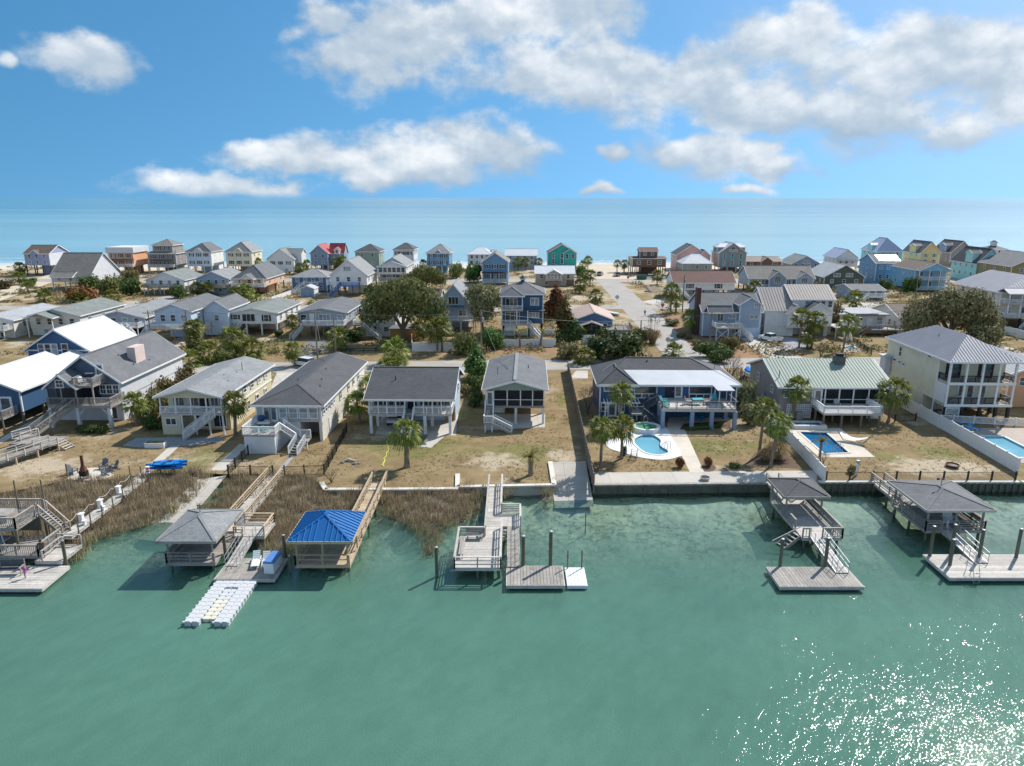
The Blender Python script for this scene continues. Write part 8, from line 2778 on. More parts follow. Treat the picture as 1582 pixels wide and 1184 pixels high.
def weeds():
 rnd = random.Random(23)
 for nm, mat, n in (('lawn_tufts', 'marsh_green', 5200), ('dry_tufts', 'marsh_blade', 4200)):
  b = MB()
  k = 0
  while k < n:
   y = rnd.uniform(70.5, 122)
   x = rnd.uniform(-.74, .74) * y
   if y < SHORE(x) + .8 or (x > 3 and y < 72.5) or math.sin(x * .5 + math.sin(y * .7)) + math.sin(y * .6 + 2 * math.sin(x * .33)) < rnd.uniform(-1.5, 1.2):
    k += .2
    continue
   if any(abs(x - hx) < hw / 2 + .5 and -.5 < y - hy < 18 for hx, hy, hw in LOTS) or any(pip(x, y, P) for P in PAVES):
    k += .2
    continue
   k += 1
   for _ in range(5):
    a = rnd.uniform(0, 6.28)
    u, v = x + rnd.uniform(-.15, .15), y + rnd.uniform(-.15, .15)
    hh = rnd.uniform(.06, .2)
    b.quadv([(u - .03 * math.cos(a), v - .03 * math.sin(a), 0), (u + .03 * math.cos(a), v + .03 * math.sin(a), 0), (u + rnd.uniform(-.1, .1), v + rnd.uniform(-.1, .1), hh)])
  o = b.build(nm, mat)
  o['kind'] = 'stuff'


weeds()


# ------------------------------------------------------------------ fences
def fence(label, pts, h=1.8, mat='vinyl', bay=2.4, style='solid', name='vinyl_fence', pm=None):
 t_ = thing(name, label, 'fence', (0, 0, 0))
 for a, c in zip(pts[:-1], pts[1:]):
  A, C = Vector((*a, 0)), Vector((*c, 0))
  L = (C - A).length
  d = (C - A) / L
  ang = math.atan2(d.y, d.x)
  n = max(1, int(round(L / bay)))
  w = L / n

  def panel():
   b = MB()
   if style == 'solid':
    b.box(0.06, w - .06, -.02, .02, .08, h - .12)
    m_ = int(w / .3)
    for k in range(m_):
     b.box(.07 + k * (w - .14) / m_ + .01, .07 + (k + 1) * (w - .14) / m_ - .01, -.032, .032, .12, h - .16)
    b.box(.06, w - .06, -.045, .045, h - .15, h - .05).box(.06, w - .06, -.045, .045, .05, .16)
   elif style == 'boards':
    m_ = int(w / .16)
    for k in range(m_):
     j = random.uniform(-.04, .04)
     b.box(k * w / m_ + .008, (k + 1) * w / m_ - .008, -.02 + j * .3, .012 + j * .3, .03, h + j)
    b.box(0, w, .02, .07, .4, .5).box(0, w, .02, .07, h - .4, h - .3)
   elif style == 'picket':
    m_ = int(w / .15)
    for k in range(1, m_):
     b.box(k * w / m_ - .035, k * w / m_ + .035, -.015, .015, .08, h - .06)
    b.box(.05, w - .05, -.025, .025, h - .14, h - .05).box(.05, w - .05, -.025, .025, .1, .19)
   elif style == 'rail':
    b.box(0, w, -.03, .03, h - .2, h - .08).box(0, w, -.03, .03, h * .4, h * .4 + .12)
   else:
    m_ = int(w / .13)
    for k in range(1, m_):
     b.box(k * w / m_ - .009, k * w / m_ + .009, -.009, .009, .06, h - .03)
    b.box(0, w, -.018, .018, h - .1, h - .06).box(0, w, -.018, .018, .1, .14)
   return b.mesh('panel', mat)
  me = panel()
  pme = cached(('fpost', h, pm or mat), lambda: MB().box(-.065, .065, -.065, .065, -.3, h + .04).box(-.085, .085, -.085, .085, h + .04, h + .08).mesh('post', pm or mat))
  for k in range(n):
   p = A + d * (w * k)
   link('panel', me, t_, tuple(p), ang)
   link('post', pme, t_, tuple(p), ang)
  link('post', pme, t_, tuple(C), ang)
 return t_


fence('tall weathered timber fence casting shadow beside the boat ramp', [(9.99, 123.82), (8.66, 70.11)], 1.85, 'wood_fence', 2.4, 'boards', 'timber_fence')
fence('white vinyl fence beside the deep blue pool', [(34.4, 90.91), (35.06, 86.15), (34.04, 72.24)], 1.7)
fence('long white vinyl fence right of the brown lawn', [(57.59, 103.4), (57.5, 88.47), (56.84, 74.68)], 1.8)
fence('low white picket fence behind the blue sun loungers', [(58.24, 93.76), (70.85, 91.46)], 1.1, style='picket', name='picket_fence')
fence('black metal fence along the seawall at right', [(34.33, 72.42), (44.52, 72.42), (55, 72.42)], 1.15, 'black_metal', 2.4, 'iron', 'metal_fence')
fence('short black gate fence between palm and white vinyl fence', [(52.96, 93.76), (55.98, 94.05)], 1.1, 'black_metal', 2.4, 'iron', 'metal_fence')
fence('black metal fence along the lawn beside the long beige house', [(-21.84, 89.27), (-21.01, 74.3), (-25.31, 73.92)], 1.2, 'black_metal', 2.4, 'iron', 'metal_fence')
fence('black metal fence left of the weathered pier landing', [(-26.6, 73.92), (-31.65, 74.11), (-31.78, 80.71)], 1.2, 'black_metal', 2.4, 'iron', 'metal_fence')
fence('white vinyl wall before the A-frame house', [(-22.14, 154.15), (-20.15, 140.48), (-11.12, 140.48)], 1.8)
fence('white vinyl wall in front of the tall navy house', [(-3.49, 144.33), (9.03, 144.99)], 1.7)
fence('second white vinyl wall behind the pool terrace of the tall navy house', [(-1.89, 157.19), (9.46, 157.19)], 1.5)
fence('low dark rail fence under the big live oak', [(-34.62, 138.62), (-24.78, 139.24)], 1.0, 'black_metal', 2.4, 'rail', 'rail_fence')
fence('white vinyl fence on the bank below the balconied house', [(111.97, 162.79), (113.22, 147.01)], 1.8)
fence('white fence around the small garden shed yard', [(-71.89, 211.85), (-70.95, 228.06), (-63.49, 232.91)], 1.4)
fence('white rail fence on the corner lot of the long white house', [(42.16, 206.49), (42.38, 200.15), (52.91, 202.64)], 1.1, style='rail', name='rail_fence')
fence('white picket fence around the corner house garden', [(46.73, 246.87), (45.87, 232.91), (51.1, 234.57)], 1.2, style='picket', name='picket_fence')
fence('black metal fence around the small far pool', [(72.94, 149.08), (70.81, 136.82)], 1.2, 'black_metal', 2.4, 'iron', 'metal_fence')
fence('white screen panel beside the small navy cottage', [(14.88, 148.39), (17.5, 148.39)], 1.9)


# ------------------------------------------------------------------ vehicles
def wheels(t_, xs, ys, r=.34):
 tm = cached(('tyre', r), lambda: MB().cyl((-.11, 0, 0), (.11, 0, 0), r, n=14).mesh('wheel', 'rubber'))
 rm = cached(('rim', r), lambda: MB().cyl((-.118, 0, 0), (.118, 0, 0), r * .6, n=10).mesh('rim', 'alu'))
 for x in xs:
  for y in ys:
   w = link('wheel', tm, t_, (x, y, r))
   link('rim', rm, w)


def profile(b, pts, x0, x1, taper=0.0):
 """side profile (y, z) extruded across x"""
 n = len(pts)
 i = len(b.v)
 zt = max(p[1] for p in pts)
 zb = min(p[1] for p in pts)
 for x in (x0, x1):
  for y, z in pts:
   k = taper * (z - zb) / (zt - zb)
   b.v.append((x * (1 - k), y, z))
 b.f.append(tuple(i + k for k in range(n)))
 b.f.append(tuple(i + n + k for k in reversed(range(n))))
 for k in range(n):
  b.f.append((i + k, i + n + k, i + n + (k + 1) % n, i + (k + 1) % n))
 return b


def car(label, x, y, rot, paint='car_white', kind='suv'):
 t_ = thing('pickup_truck' if kind == 'pickup' else 'parked_car', label, 'truck' if kind == 'pickup' else 'car', (x, y, .02), rot, 'parked vehicles')
 if kind == 'pickup':
  L, H = 5.4, 1.75
  body = [(-L / 2, .45), (L / 2, .45), (L / 2, 1.0), (L / 2 - .25, 1.1), (1.1, 1.15), (-.9, 1.15), (-.95, 1.08), (-L / 2, 1.08)]
  cab = [(-.85, 1.13), (1.35, 1.13), (.75, H), (-.65, H)]
 else:
  L, H = 4.6, 1.65
  body = [(-L / 2, .4), (L / 2, .4), (L / 2, .8), (L / 2 - .2, .95), (1.0, 1.05), (-L / 2 + .05, 1.05)]
  cab = [(-L / 2 + .1, 1.03), (1.25, 1.03), (.55, H), (-L / 2 + .5, H)]
 profile(MB(), body, -.92, .92, .06).build('body', paint, t_)
 profile(MB(), cab, -.84, .84, .16).build('cabin_glass', 'glass', t_)
 zt = H
 y0, y1 = (-.62, .72) if kind == 'pickup' else (-L / 2 + .5, .53)
 MB().box(-.70, .70, y0, y1, zt - .01, zt + .06).build('roof_panel', paint, t_)
 if kind == 'pickup':
  MB().box(-.78, .78, -L / 2 + .08, -1.0, 1.075, 1.10).build('bed_liner', 'black_metal', t_)
  bb_ = MB()
  bb_.box(-.9, -.79, -L / 2, -.95, 1.08, 1.3).box(.79, .9, -L / 2, -.95, 1.08, 1.3).box(-.79, .79, -L / 2, -L / 2 + .08, 1.08, 1.3)
  bb_.build('bed_side', paint, t_)
 MB().box(-.9, .9, -L / 2 - .08, -L / 2 + .02, .42, .62).build('bumper', 'black_metal', t_)
 MB().box(-.9, .9, L / 2 - .02, L / 2 + .08, .42, .62).build('bumper', 'black_metal', t_)
 for s in (-1, 1):
  MB().box(s * .72 - .15, s * .72 + .15, L / 2 - .04, L / 2 + .03, .72, .88).build('headlight', 'lamp_glass', t_)
  MB().box(s * .78 - .1, s * .78 + .1, -L / 2 - .03, -L / 2 + .04, .72, .95).build('tail_light', 'red_lamp', t_)
 wheels(t_, (-.84, .84), (-L / 2 + .95, L / 2 - .9))
 return t_


car('white pickup truck parked on the concrete driveway', *(55.72, 150.5), R(28), 'car_white', 'pickup')
car('white car parked beneath the charcoal-roofed house', -16.0, 93.5, R(180), 'car_white')
car('white car in the carport of the grey decked house', *(-90.45, 162.79), R(170), 'car_white')
car('silver car parked at the beach entrance, left one', *(35.14, 285.07), R(-20), 'car_silver')
car('dark car with pale roof at the beach entrance, right one', *(41.51, 282.65), R(5), 'car_silver')
car('white car beside the brown ocean house, left of the palm', *(52.58, 273.35), R(80), 'car_white')
car('white car beside the brown ocean house, right of the palm', *(58.29, 273.35), R(95), 'car_white')
car('white car parked behind the long beige house', *(-38.28, 127.36), R(60), 'car_white')
car('dark car under the A-frame house', *(-13.81, 158.75), R(0), 'car_dark')
gc = thing('golf_cart', 'black golf cart by the brick-chimney house garage', 'golf cart', (*(54.84, 157.97), 0), R(10))
profile(MB(), [(-1.1, .3), (1.15, .3), (1.1, .75), (.7, .8), (.55, .45), (-.2, .45), (-.3, .75), (-1.1, .8)], -.6, .6).build('body', 'black_metal', gc)
MB().box(-.62, .62, -1.0, .8, 1.75, 1.82).build('canopy', 'galv', gc)
MB().box(-.5, .5, -.75, -.25, .76, .9).box(-.5, .5, -.85, -.75, .9, 1.3).build('seat', 'chair_dark', gc)
for x in (-.55, .55):
 for y in (-.95, .75):
  MB().bar((x, y, .7), (x, y * .95, 1.76), .05, .05).build('canopy_post', 'black_metal', gc)
wheels(gc, (-.52, .52), (-.75, .8), .24)


def hull(b, L, W, H, z=0.0, y=0.0, x=0.0, deck=True):
 n = 9
 i = len(b.v)
 for k in range(n + 1):
  f = -1 + 2 * k / n
  w = W / 2 * (1 - abs(f) ** 2.4)
  zz = H * (.10 * f * f)
  for s, q in ((-1, 1), (-.75, .35), (0, 0), (.75, .35), (1, 1)):
   b.v.append((x + f * L / 2, y + s * w, z + zz + H * q * (.6 + .4 * 1)))
 for k in range(n):
  for j in range(4):
   a = i + k * 5 + j
   b.f.append((a, a + 5, a + 6, a + 1))
  if deck:
   a = i + k * 5
   b.f.append((a, a + 4, a + 9, a + 5))
 return b


ub = thing('rowing_boat', 'pale boat lying on the verge by the side street', 'boat', (*(27.06, 186.36), .05), R(118))
hull(MB(), 4.6, 1.5, .6).build('hull', 'white_plastic', ub)
MB().box(-2.0, 2.0, -.05, .05, .55, .63).build('keel_strip', 'galv', ub)
bt = thing('trailer_boat', 'white boat with blue cover behind the bare trees by the grey house', 'boat', (*(40.67, 118.15), .5), R(80))
hull(MB(), 5.6, 2.1, .9).build('hull', 'white_plastic', bt)
hull(MB(), 4.6, 1.8, -.4, 1.32).build('cover', 'kayak', bt)
MB().box(-2.4, 2.6, -.5, -.4, -.35, -.2).box(-2.4, 2.6, .4, .5, -.35, -.2).build('trailer_frame', 'galv', bt)
wheels(bt, (-.9, .9), (-.2,), .3)
for c_ in bt.children:
 if c_.name.startswith('wheel'):
  c_.location = (c_.location.y, c_.location.x, -.2)
  c_.rotation_euler = (0, 0, R(90))

# ------------------------------------------------------------------ kayaks on their rack
kr = thing('kayak_rack', 'low timber rack holding blue kayaks on the marsh edge', 'rack', (*(-38.72, 74.68), 0), R(4))
for x in (-.75, .75):
 MB().box(x - .06, x + .06, -.06, .06, 0, .95).bar((x, -.8, .62), (x, .8, .62), .1, .1).bar((x, -.8, 1.0), (x, .8, 1.0), .1, .1).build('rack_post', 'wood_brown', kr)
for k, (dx, dy, dz, ln, lab) in enumerate(((0, -.45, .68, 3.9, 'lowest blue kayak nearest the camera on the rack'), (.1, .45, .68, 3.8, 'blue kayak at the back of the lower rack level'), (-.1, -.35, 1.06, 3.9, 'blue kayak on the middle of the rack pile'), (.25, .4, 1.06, 3.7, 'topmost blue kayak at the back of the rack'))):
 o = thing('kayak', lab, 'kayak', (kr.location.x + dx, kr.location.y + dy, dz), R(4 + k), 'blue kayaks on the rack')
 hull(MB(), ln, .78, .3).build('hull', 'kayak', o)
 MB().lathe([(.30, 0), (.34, .03), (.30, .06), (.24, .02)], 12, (0, 0, .29)).build('cockpit_rim', 'pot_blue', o)
 for x in (-1.1, 1.1):
  MB().box(x - .04, x + .04, -.25, .25, .30, .33).build('strap', 'black_metal', o)


# ------------------------------------------------------------------ garden and deck furniture
def adirondack(label, x, y, z, rot, mat='chair_dark', group=None, s=1.0):
 t_ = thing('garden_chair', label, 'chair', (x, y, z), rot, group)
 t_.scale = (s, s, s)
 b = MB()
 for k in range(5):
  b.bar((-.28 + k * .14, .18, .30), (-.28 + k * .14, .50, 1.0 + .06 * (2 - abs(k - 2))), .12, .03, (0, 1, .4))
 b.build('backrest', mat, t_)
 b = MB()
 for k in range(5):
  b.bar((-.32, -.34 + k * .13, .40 - k * .03), (.32, -.34 + k * .13, .40 - k * .03), .11, .03)
 b.build('seat', mat, t_)
 for s_ in (-1, 1):
  MB().box(s_ * .38 - .07, s_ * .38 + .07, -.42, .36, .56, .60).build('armrest', mat, t_)
  MB().box(s_ * .36 - .04, s_ * .36 + .04, -.4, -.3, 0, .56).build('leg', mat, t_)
  MB().bar((s_ * .33, -.3, .36), (s_ * .33, .55, .03), .04, .12).build('leg', mat, t_)
 return t_


cx, cy = (-46.65, 74.68)
adirondack('dark garden chair behind the chiminea, left of two', cx + .0, cy + 1.5, .03, R(0), group='fire circle chairs')
adirondack('dark garden chair behind the chiminea, right of two', cx + 1.4, cy + 1.0, .03, R(-40), group='fire circle chairs')
adirondack('low dark chair right of the chiminea', cx + 1.3, cy - .3, .03, R(-100), group='fire circle chairs')
adirondack('low dark chair left of the chiminea', cx - 2.6, cy - .2, .03, R(80), group='fire circle chairs')
ch = thing('chiminea', 'rusty tall-necked chiminea on the round patio', 'fire stove', (*(-47.15, 73.16), .03))
MB().box(-.38, .38, -.3, .3, .35, .95).build('firebox', 'black_metal', ch)
MB().lathe([(.42, .95), (.30, 1.25), (.17, 1.6), (.15, 2.7)], 10).build('chimney', 'rust', ch)
for x in (-.32, .32):
 for y in (-.25, .25):
  MB().box(x - .03, x + .03, y - .03, y + .03, 0, .36).build('leg', 'black_metal', ch)
fp = thing('planter_box', 'white timber planter box on the blue-grey patio', 'planter', (*(-44.29, 83.47), 0))
MB().box(-1.2, 1.2, -.4, .4, 0, .62).build('box', 'trim', fp)
MB().box(-1.1, 1.1, -.3, .3, .6, .66).build('soil', 'mulch', fp)
f_ = link('plants', leaf_mass(91, [(-.6, 0, .7, .4, .3, .2), (.3, 0, .7, .6, .3, .25)], 240, .08, 'leaf_green', 'plants'), fp)


def table(label, x, y, z, w, d, h, mat, rot=0.0, benches=False, name='table', cat='table'):
 t_ = thing(name, label, cat, (x, y, z), rot)
 b = MB()
 for k in range(5):
  b.box(-w / 2, w / 2, -d / 2 + k * d / 5 + .006, -d / 2 + (k + 1) * d / 5 - .006, h - .05, h)
 b.build('table_top', mat, t_)
 for x_ in (-w / 2 + .12, w / 2 - .12):
  for y_ in (-d / 2 + .1, d / 2 - .1):
   MB().box(x_ - .04, x_ + .04, y_ - .04, y_ + .04, 0, h - .05).build('leg', mat, t_)
 if benches:
  for s in (-1, 1):
   MB().box(-w / 2, w / 2, s * (d / 2 + .35) - .14, s * (d / 2 + .35) + .14, h * .58, h * .63).build('bench_seat', mat, t_)
   for x_ in (-w / 2 + .25, w / 2 - .25):
    MB().bar((x_, 0, h * .5), (x_, s * (d / 2 + .35), h * .5), .05, .08).build('bench_arm', mat, t_)
 return t_


def lounger(label, x, y, z, rot, mat, group):
 t_ = thing('sun_lounger', label, 'lounger', (x, y, z), rot, group)
 b = MB()
 for k in range(8):
  b.box(-.3, .3, -.95 + k * .16, -.82 + k * .16, .30, .34)
 b.build('seat', mat, t_)
 b = MB()
 for k in range(5):
  b.bar((-.3, .36 + k * .12, .36 + k * .11), (.3, .36 + k * .12, .36 + k * .11), .12, .03, (0, -.7, .7))
 b.build('backrest', mat, t_)
 for x_ in (-.31, .31):
  MB().box(x_ - .03, x_ + .03, -.95, .95, .24, .31).build('frame_rail', 'white_plastic', t_)
  for y_ in (-.8, .7):
   MB().box(x_ - .03, x_ + .03, y_ - .03, y_ + .03, 0, .25).build('leg', 'white_plastic', t_)
 return t_


lounger('white sun lounger on the square float, left of two', -22.0, 55.2, -.49, R(12), 'white_plastic', 'white loungers on the float')
lounger('white sun lounger on the square float, right of two', -21.1, 55.1, -.49, R(12), 'white_plastic', 'white loungers on the float')
lounger('bright blue sun lounger by the picket fence, left of two', *(60.53, 90.35), .05, R(22), 'chair_blue', 'blue loungers by the right pool')
lounger('bright blue sun lounger by the picket fence, right of two', *(61.66, 90.35), .05, R(22), 'chair_blue', 'blue loungers by the right pool')
db = thing('dock_box', 'blue-topped white dock box on the square float', 'box', (-20.3, 54.5, -.49), R(-4))
MB().box(-.42, .42, -.95, .95, 0, .95).build('box_body', 'white_plastic', db)
profile(MB(), [(-1.0, .95), (1.0, .95), (.95, 1.12), (-.95, 1.12)], -.48, .48, .2).build('lid', 'blue_cover', db)
db = thing('storage_box', 'dark deck box left of the blue sun loungers', 'box', (*(59.48, 90.91), .05), GRID)
MB().box(-.8, .8, -.35, .35, 0, .62).build('box_body', 'black_metal', db)
MB().box(-.84, .84, -.39, .39, .62, .72).build('lid', 'chair_dark', db)
table('pale teal table on the navy house deck', 25.2, 92.6, 2.92, 1.5, 1.0, .74, 'teal_plastic', R(5))
for k, (x, y, r, lab, m_) in enumerate(((20.6, 92.8, 60, 'teal chair at the left rail of the navy house deck', 'teal_plastic'), (20.7, 91.4, 80, 'teal chair nearest the stairs corner of the navy house deck', 'teal_plastic'), (23.9, 92.6, 85, 'pinkish chair left of the teal deck table', 'stucco_pink'), (26.5, 92.6, -85, 'pinkish chair right of the teal deck table', 'stucco_pink'), (27.6, 93.6, -20, 'small teal chair before the right window of the navy house deck', 'teal_plastic'))):
 adirondack(lab, x, y, 2.92, R(r), m_, 'chairs on the navy house deck')
table('blue picnic table under the navy house deck', 25.5, 94.4, .02, 2.2, .8, .74, 'chair_blue', 0, True, 'picnic_table')
table('dark dining table on the solid-skirt deck', -30.6, 83.4, 2.44, 1.5, .9, .74, 'chair_dark', 0)
adirondack('teal chair in the front of the solid-skirt deck, left', -31.1, 82.3, 2.44, R(180), 'teal_plastic', 'chairs on the solid-skirt deck', .85)
adirondack('teal chair in the front of the solid-skirt deck, right', -30.0, 82.2, 2.44, R(170), 'teal_plastic', 'chairs on the solid-skirt deck', .85)
gr_ = thing('barbecue_grill', 'round black covered grill on the solid-skirt deck', 'grill', (-31.4, 84.9, 2.44))
MB().lathe([(.2, .5), (.48, .7), (.5, .95), (.35, 1.2), (.05, 1.28)], 12).build('kettle', 'pot_blue', gr_)
for a in (0, 2.1, 4.2):
 MB().bar((.3 * math.cos(a), .3 * math.sin(a), .62), (.4 * math.cos(a), .4 * math.sin(a), 0), .05, .05).build('leg', 'black_metal', gr_)
adirondack('white chair on the upper balcony of the slate house, left', -57.7, 92.2, 5.87, R(60), 'white_plastic', 'chairs on the slate balcony', .9)
adirondack('white chair on the upper balcony of the slate house, right', -56.6, 93.2, 5.87, R(-20), 'white_plastic', 'chairs on the slate balcony', .9)
adirondack('white tall chair in the right-edge gazebo', 41.2, 61.4, PZ, R(0), 'white_plastic', None, 1.3)
adirondack('pale chair on the white deck of the green-roofed house', 44.9, 94.2, 2.1, R(0), 'galv', None, .9)
table('round-back bench table on the white deck of the green-roofed house', 47.3, 93.4, 2.1, 1.8, .6, .45, 'wood_grey', 0, False, 'coffee_table')


def fire_bowl(label, x, y, z, r, mat, rim):
 t_ = thing('fire_pit', label, 'fire pit', (x, y, z))
 MB().lathe([(r * .55, 0), (r * .95, .18), (r, .36), (r * .9, .38), (r * .8, .24), (.05, .2)], 14).build('bowl', mat, t_)
 MB().lathe([(r * .78, .24), (r * .6, .27), (.04, .28)], 10).build('ash', rim, t_)


fire_bowl('rust-brown fire pit on the bare patch of the right lawn', *(50.68, 76.67), 0, .75, 'rust', 'black_metal')
fire_bowl('pale concrete fire bowl on the seawall walk', *(21.19, 72.79), .01, .55, 'concrete', 'black_metal')
# garden swing bench on the left float
sw_ = thing('glider_bench', 'slatted dark wooden bench on the left-edge float', 'bench', (-42.0, 53.6, -.48), R(3))
b = MB()
for k in range(4):
 b.box(-.95, .95, .26 + k * .02, .32 + k * .02, .5 + k * .17, .62 + k * .17)
b.build('backrest', 'deck_grey', sw_)
b = MB()
for k in range(4):
 b.box(-.95, .95, -.32 + k * .15, -.2 + k * .15, .42, .46)
b.build('seat', 'deck_grey', sw_)
for x in (-1.0, 1.0):
 MB().bar((x, -.45, .03), (x, .6, .03), .07, .07).bar((x, -.3, .05), (x, -.3, .68), .07, .07).bar((x, .3, .05), (x, .34, 1.15), .07, .07).bar((x, -.45, .68), (x, .35, .7), .1, .05).build('side_frame', 'wood_grey', sw_)
# hammock
hm = thing('hammock', 'white hammock slung on a stand beside the deep blue pool', 'hammock', (*(43.22, 85.16), .06), R(-35))
MB().tube([(-1.9, 0, 1.1), (-1.2, 0, .08), (1.2, 0, .08), (1.9, 0, 1.1)], .04, 6).build('stand', 'black_metal', hm)
b = MB()
for k in range(8):
 f0, f1 = -1 + k / 4, -1 + (k + 1) / 4
 z0_, z1_ = .45 + .5 * f0 * f0, .45 + .5 * f1 * f1
 w0, w1 = .6 * (1 - .35 * f0 * f0), .6 * (1 - .35 * f1 * f1)
 b.quadv([(f0 * 1.6, -w0, z0_), (f1 * 1.6, -w1, z1_), (f1 * 1.6, w1, z1_), (f0 * 1.6, w0, z0_)])
b.build('sling', 'white_plastic', hm)
for nm_, lab, px_, rl in (('pool_handrail', 'bent steel handrail at the steps of the kidney pool', (19.12, 83.23), -60), ('pool_handrail', 'bent steel handrail in the deep blue pool', (39.88, 82.07), 10)):
 t_ = thing(nm_, lab, 'handrail', (*px_, 0), R(rl))
 for y in (-.25, .25):
  MB().tube([(.5, y, .03), (.5, y, .8), (.2, y, .95), (-.5, y, .3), (-.55, y, -.5)], .035, 6).build('rail', 'alu', t_)
# rocking lounger silhouette
rk = thing('rocking_lounger', 'black wire rocking lounger on the grass by the white pool deck', 'lounger', (*(14.35, 79.18), 0), R(70))
for y in (-.35, .35):
 MB().tube([(-1.0, y, .75), (-.5, y, .32), (.2, y, .42), (.9, y, 1.0)], .035, 5).tube([(-.9, y, .12), (0, y, .02), (.8, y, .15), (.6, y, .7)], .03, 5).build('frame', 'black_metal', rk)
b = MB()
for k in range(8):
 x = -.9 + k * .24
 b.bar((x, -.35, .66 - .36 * min(1, (x + .9) / .5) if x < -.4 else .32 + max(0, x + .4) * .5), (x, .35, .66 - .36 * min(1, (x + .9) / .5) if x < -.4 else .32 + max(0, x + .4) * .5), .05, .02)
b.build('slats', 'black_metal', rk)
pl_ = thing('flower_pot', 'dark blue glazed pot under the small pool-side plant', 'pot', (*(13.4, 80.49), .02))
MB().lathe([(.22, 0), (.34, .3), (.3, .62), (.34, .68), (.26, .66)], 12).build('pot_body', 'pot_blue', pl_)
MB().lathe([(.25, .6), (.02, .62)], 10).build('soil', 'mulch', pl_)
lp = thing('light_post', 'white square garden light post beside the yellow yucca', 'lamp post', (*(38.45, 74.11), 0))
MB().box(-.1, .1, -.1, .1, 0, 1.5).build('post', 'trim', lp)
MB().box(-.17, .17, -.17, .17, 1.5, 1.8).build('lantern', 'galv', lp)
mk = thing('channel_marker', 'striped red and white marker on a post in the marsh', 'marker', (*(-38.32, 69.95), -.5))
MB().cyl((0, 0, 0), (0, 0, 3.0), .07, n=8).build('post', 'wood_brown', mk)
for k in range(5):
 MB().cyl((0, 0, 2.5 + k * .14), (0, 0, 2.64 + k * .14), .2, n=12).build('band', 'trim' if k % 2 == 0 else 'sign_red', mk)
wl = thing('wooden_post', 'bare post on the lawn left of the chiminea', 'post', (*(-49.23, 73.54), 0))
MB().cyl((0, 0, 0), (0, 0, 1.6), .1, .09, 8).build('shaft', 'post', wl)
MB().lathe([(.1, 0), (.11, .04), (.02, .08)], 8, (0, 0, 1.6)).build('post_cap', 'galv', wl)
hs_ = thing('garden_hose', 'yellow-green hose snaking over the brown lawn', 'hose', (0, 0, 0))
hp = [(-15.9, 86.57, 0.03), (-15.9, 85.07, 0.03), (-15.32, 83.62, 0.03), (-15.25, 81.3, 0.03), (-15.18, 78.67, 0.03), (-14.7, 76.79, 0.03), (-15.07, 77.2, 0.03), (-15.1, 79.97, 0.03)]
hq = []
for k in range(len(hp) - 1):
 for q in range(4):
  f = q / 4
  hq.append(tuple(hp[k][j] * (1 - f) + hp[k + 1][j] * f + (.12 * math.sin(k * 2 + q * 1.3) if j == 0 else 0) for j in range(3)))
MB().tube(hq, .045, 5).build('hose_line', 'hose', hs_)
dw = thing('driftwood', 'pale driftwood and rocks on the lawn beside the black fence', 'driftwood', (*(-19.22, 78.32), 0))
MB().tube([(-.5, 0, .1), (0, .2, .25), (.5, .1, .15), (.8, .3, .1)], [.08, .16, .14, .05], 7).build('log', 'wood_pale', dw)
for x, y, r in ((-.6, -.3, .3), (.9, -.7, .35), (1.4, -.6, .25)):
 MB().lathe([(r, 0), (r * .8, r * .4), (r * .3, r * .6)], 7, (x, y, 0)).build('rock', 'stone', dw)
tr_ = thing('dumpster', 'green dumpster beside the brown ocean house', 'dumpster', (*(49.21, 271.12), 0))
profile(MB(), [(-.9, .2), (.9, .2), (1.1, 1.5), (-1.1, 1.5)], -1.8, 1.8).build('bin', 'dumpster', tr_)
MB().box(-1.85, 1.85, -1.1, 1.1, 1.5, 1.6).build('lid', 'black_metal', tr_)


# ------------------------------------------------------------------ utility poles and wires
def utility_pole(label, x, y, h, arm=True, can=False, rot=0.0):
 t_ = thing('utility_pole', label, 'utility pole', (x, y, 0), rot, 'utility poles')
 MB().cyl((0, 0, -.2), (0, 0, h), .17, .11, 8).build('shaft', 'post', t_)
 if arm:
  MB().box(-1.1, 1.1, -.06, .06, h - .6, h - .46).build('crossarm', 'post', t_)
  for x_ in (-1.0, -.4, .4, 1.0):
   MB().lathe([(.05, 0), (.07, .08), (.03, .18)], 6, (x_, 0, h - .46)).build('insulator', 'lamp_glass', t_)
 if can:
  MB().cyl((.35, 0, h - 2.2), (.35, 0, h - 1.3), .24, n=10).build('transformer', 'galv', t_)
 return Vector((x, y, h))


u0 = utility_pole('wooden utility pole by the grey decked carport house', *(-75.6, 146.33), 7.39)
u1 = utility_pole('utility pole before the pale blue house', *(-69.06, 149.08), 7.1, False)
u2 = utility_pole('utility pole at the blacktop driveway', *(-37.2, 132.77), 9.61)
u3 = utility_pole('shorter utility pole right of the blacktop driveway', *(-34.7, 136.82), 7.34, False)
u4 = utility_pole('utility pole with grey transformer right of the A-frame house', *(-5.74, 130.55), 9.83, False, True)
u5 = utility_pole('utility pole beside the straw-coloured brush', *(27.28, 148.39), 5.01, False)
u6 = utility_pole('utility pole with lamp arm before the brick-chimney house', *(40.76, 143.67), 7.54)
u7 = utility_pole('tall utility pole with transformer at the corner lot', *(45.81, 189.63), 10.39, False, True)
u8 = utility_pole('utility pole with transformer in front of the spreading oak', *(85.6, 147.7), 7.59, False, True)
u9 = utility_pole('far utility pole left of the sky blue house', *(123.81, 217.48), 7.5)


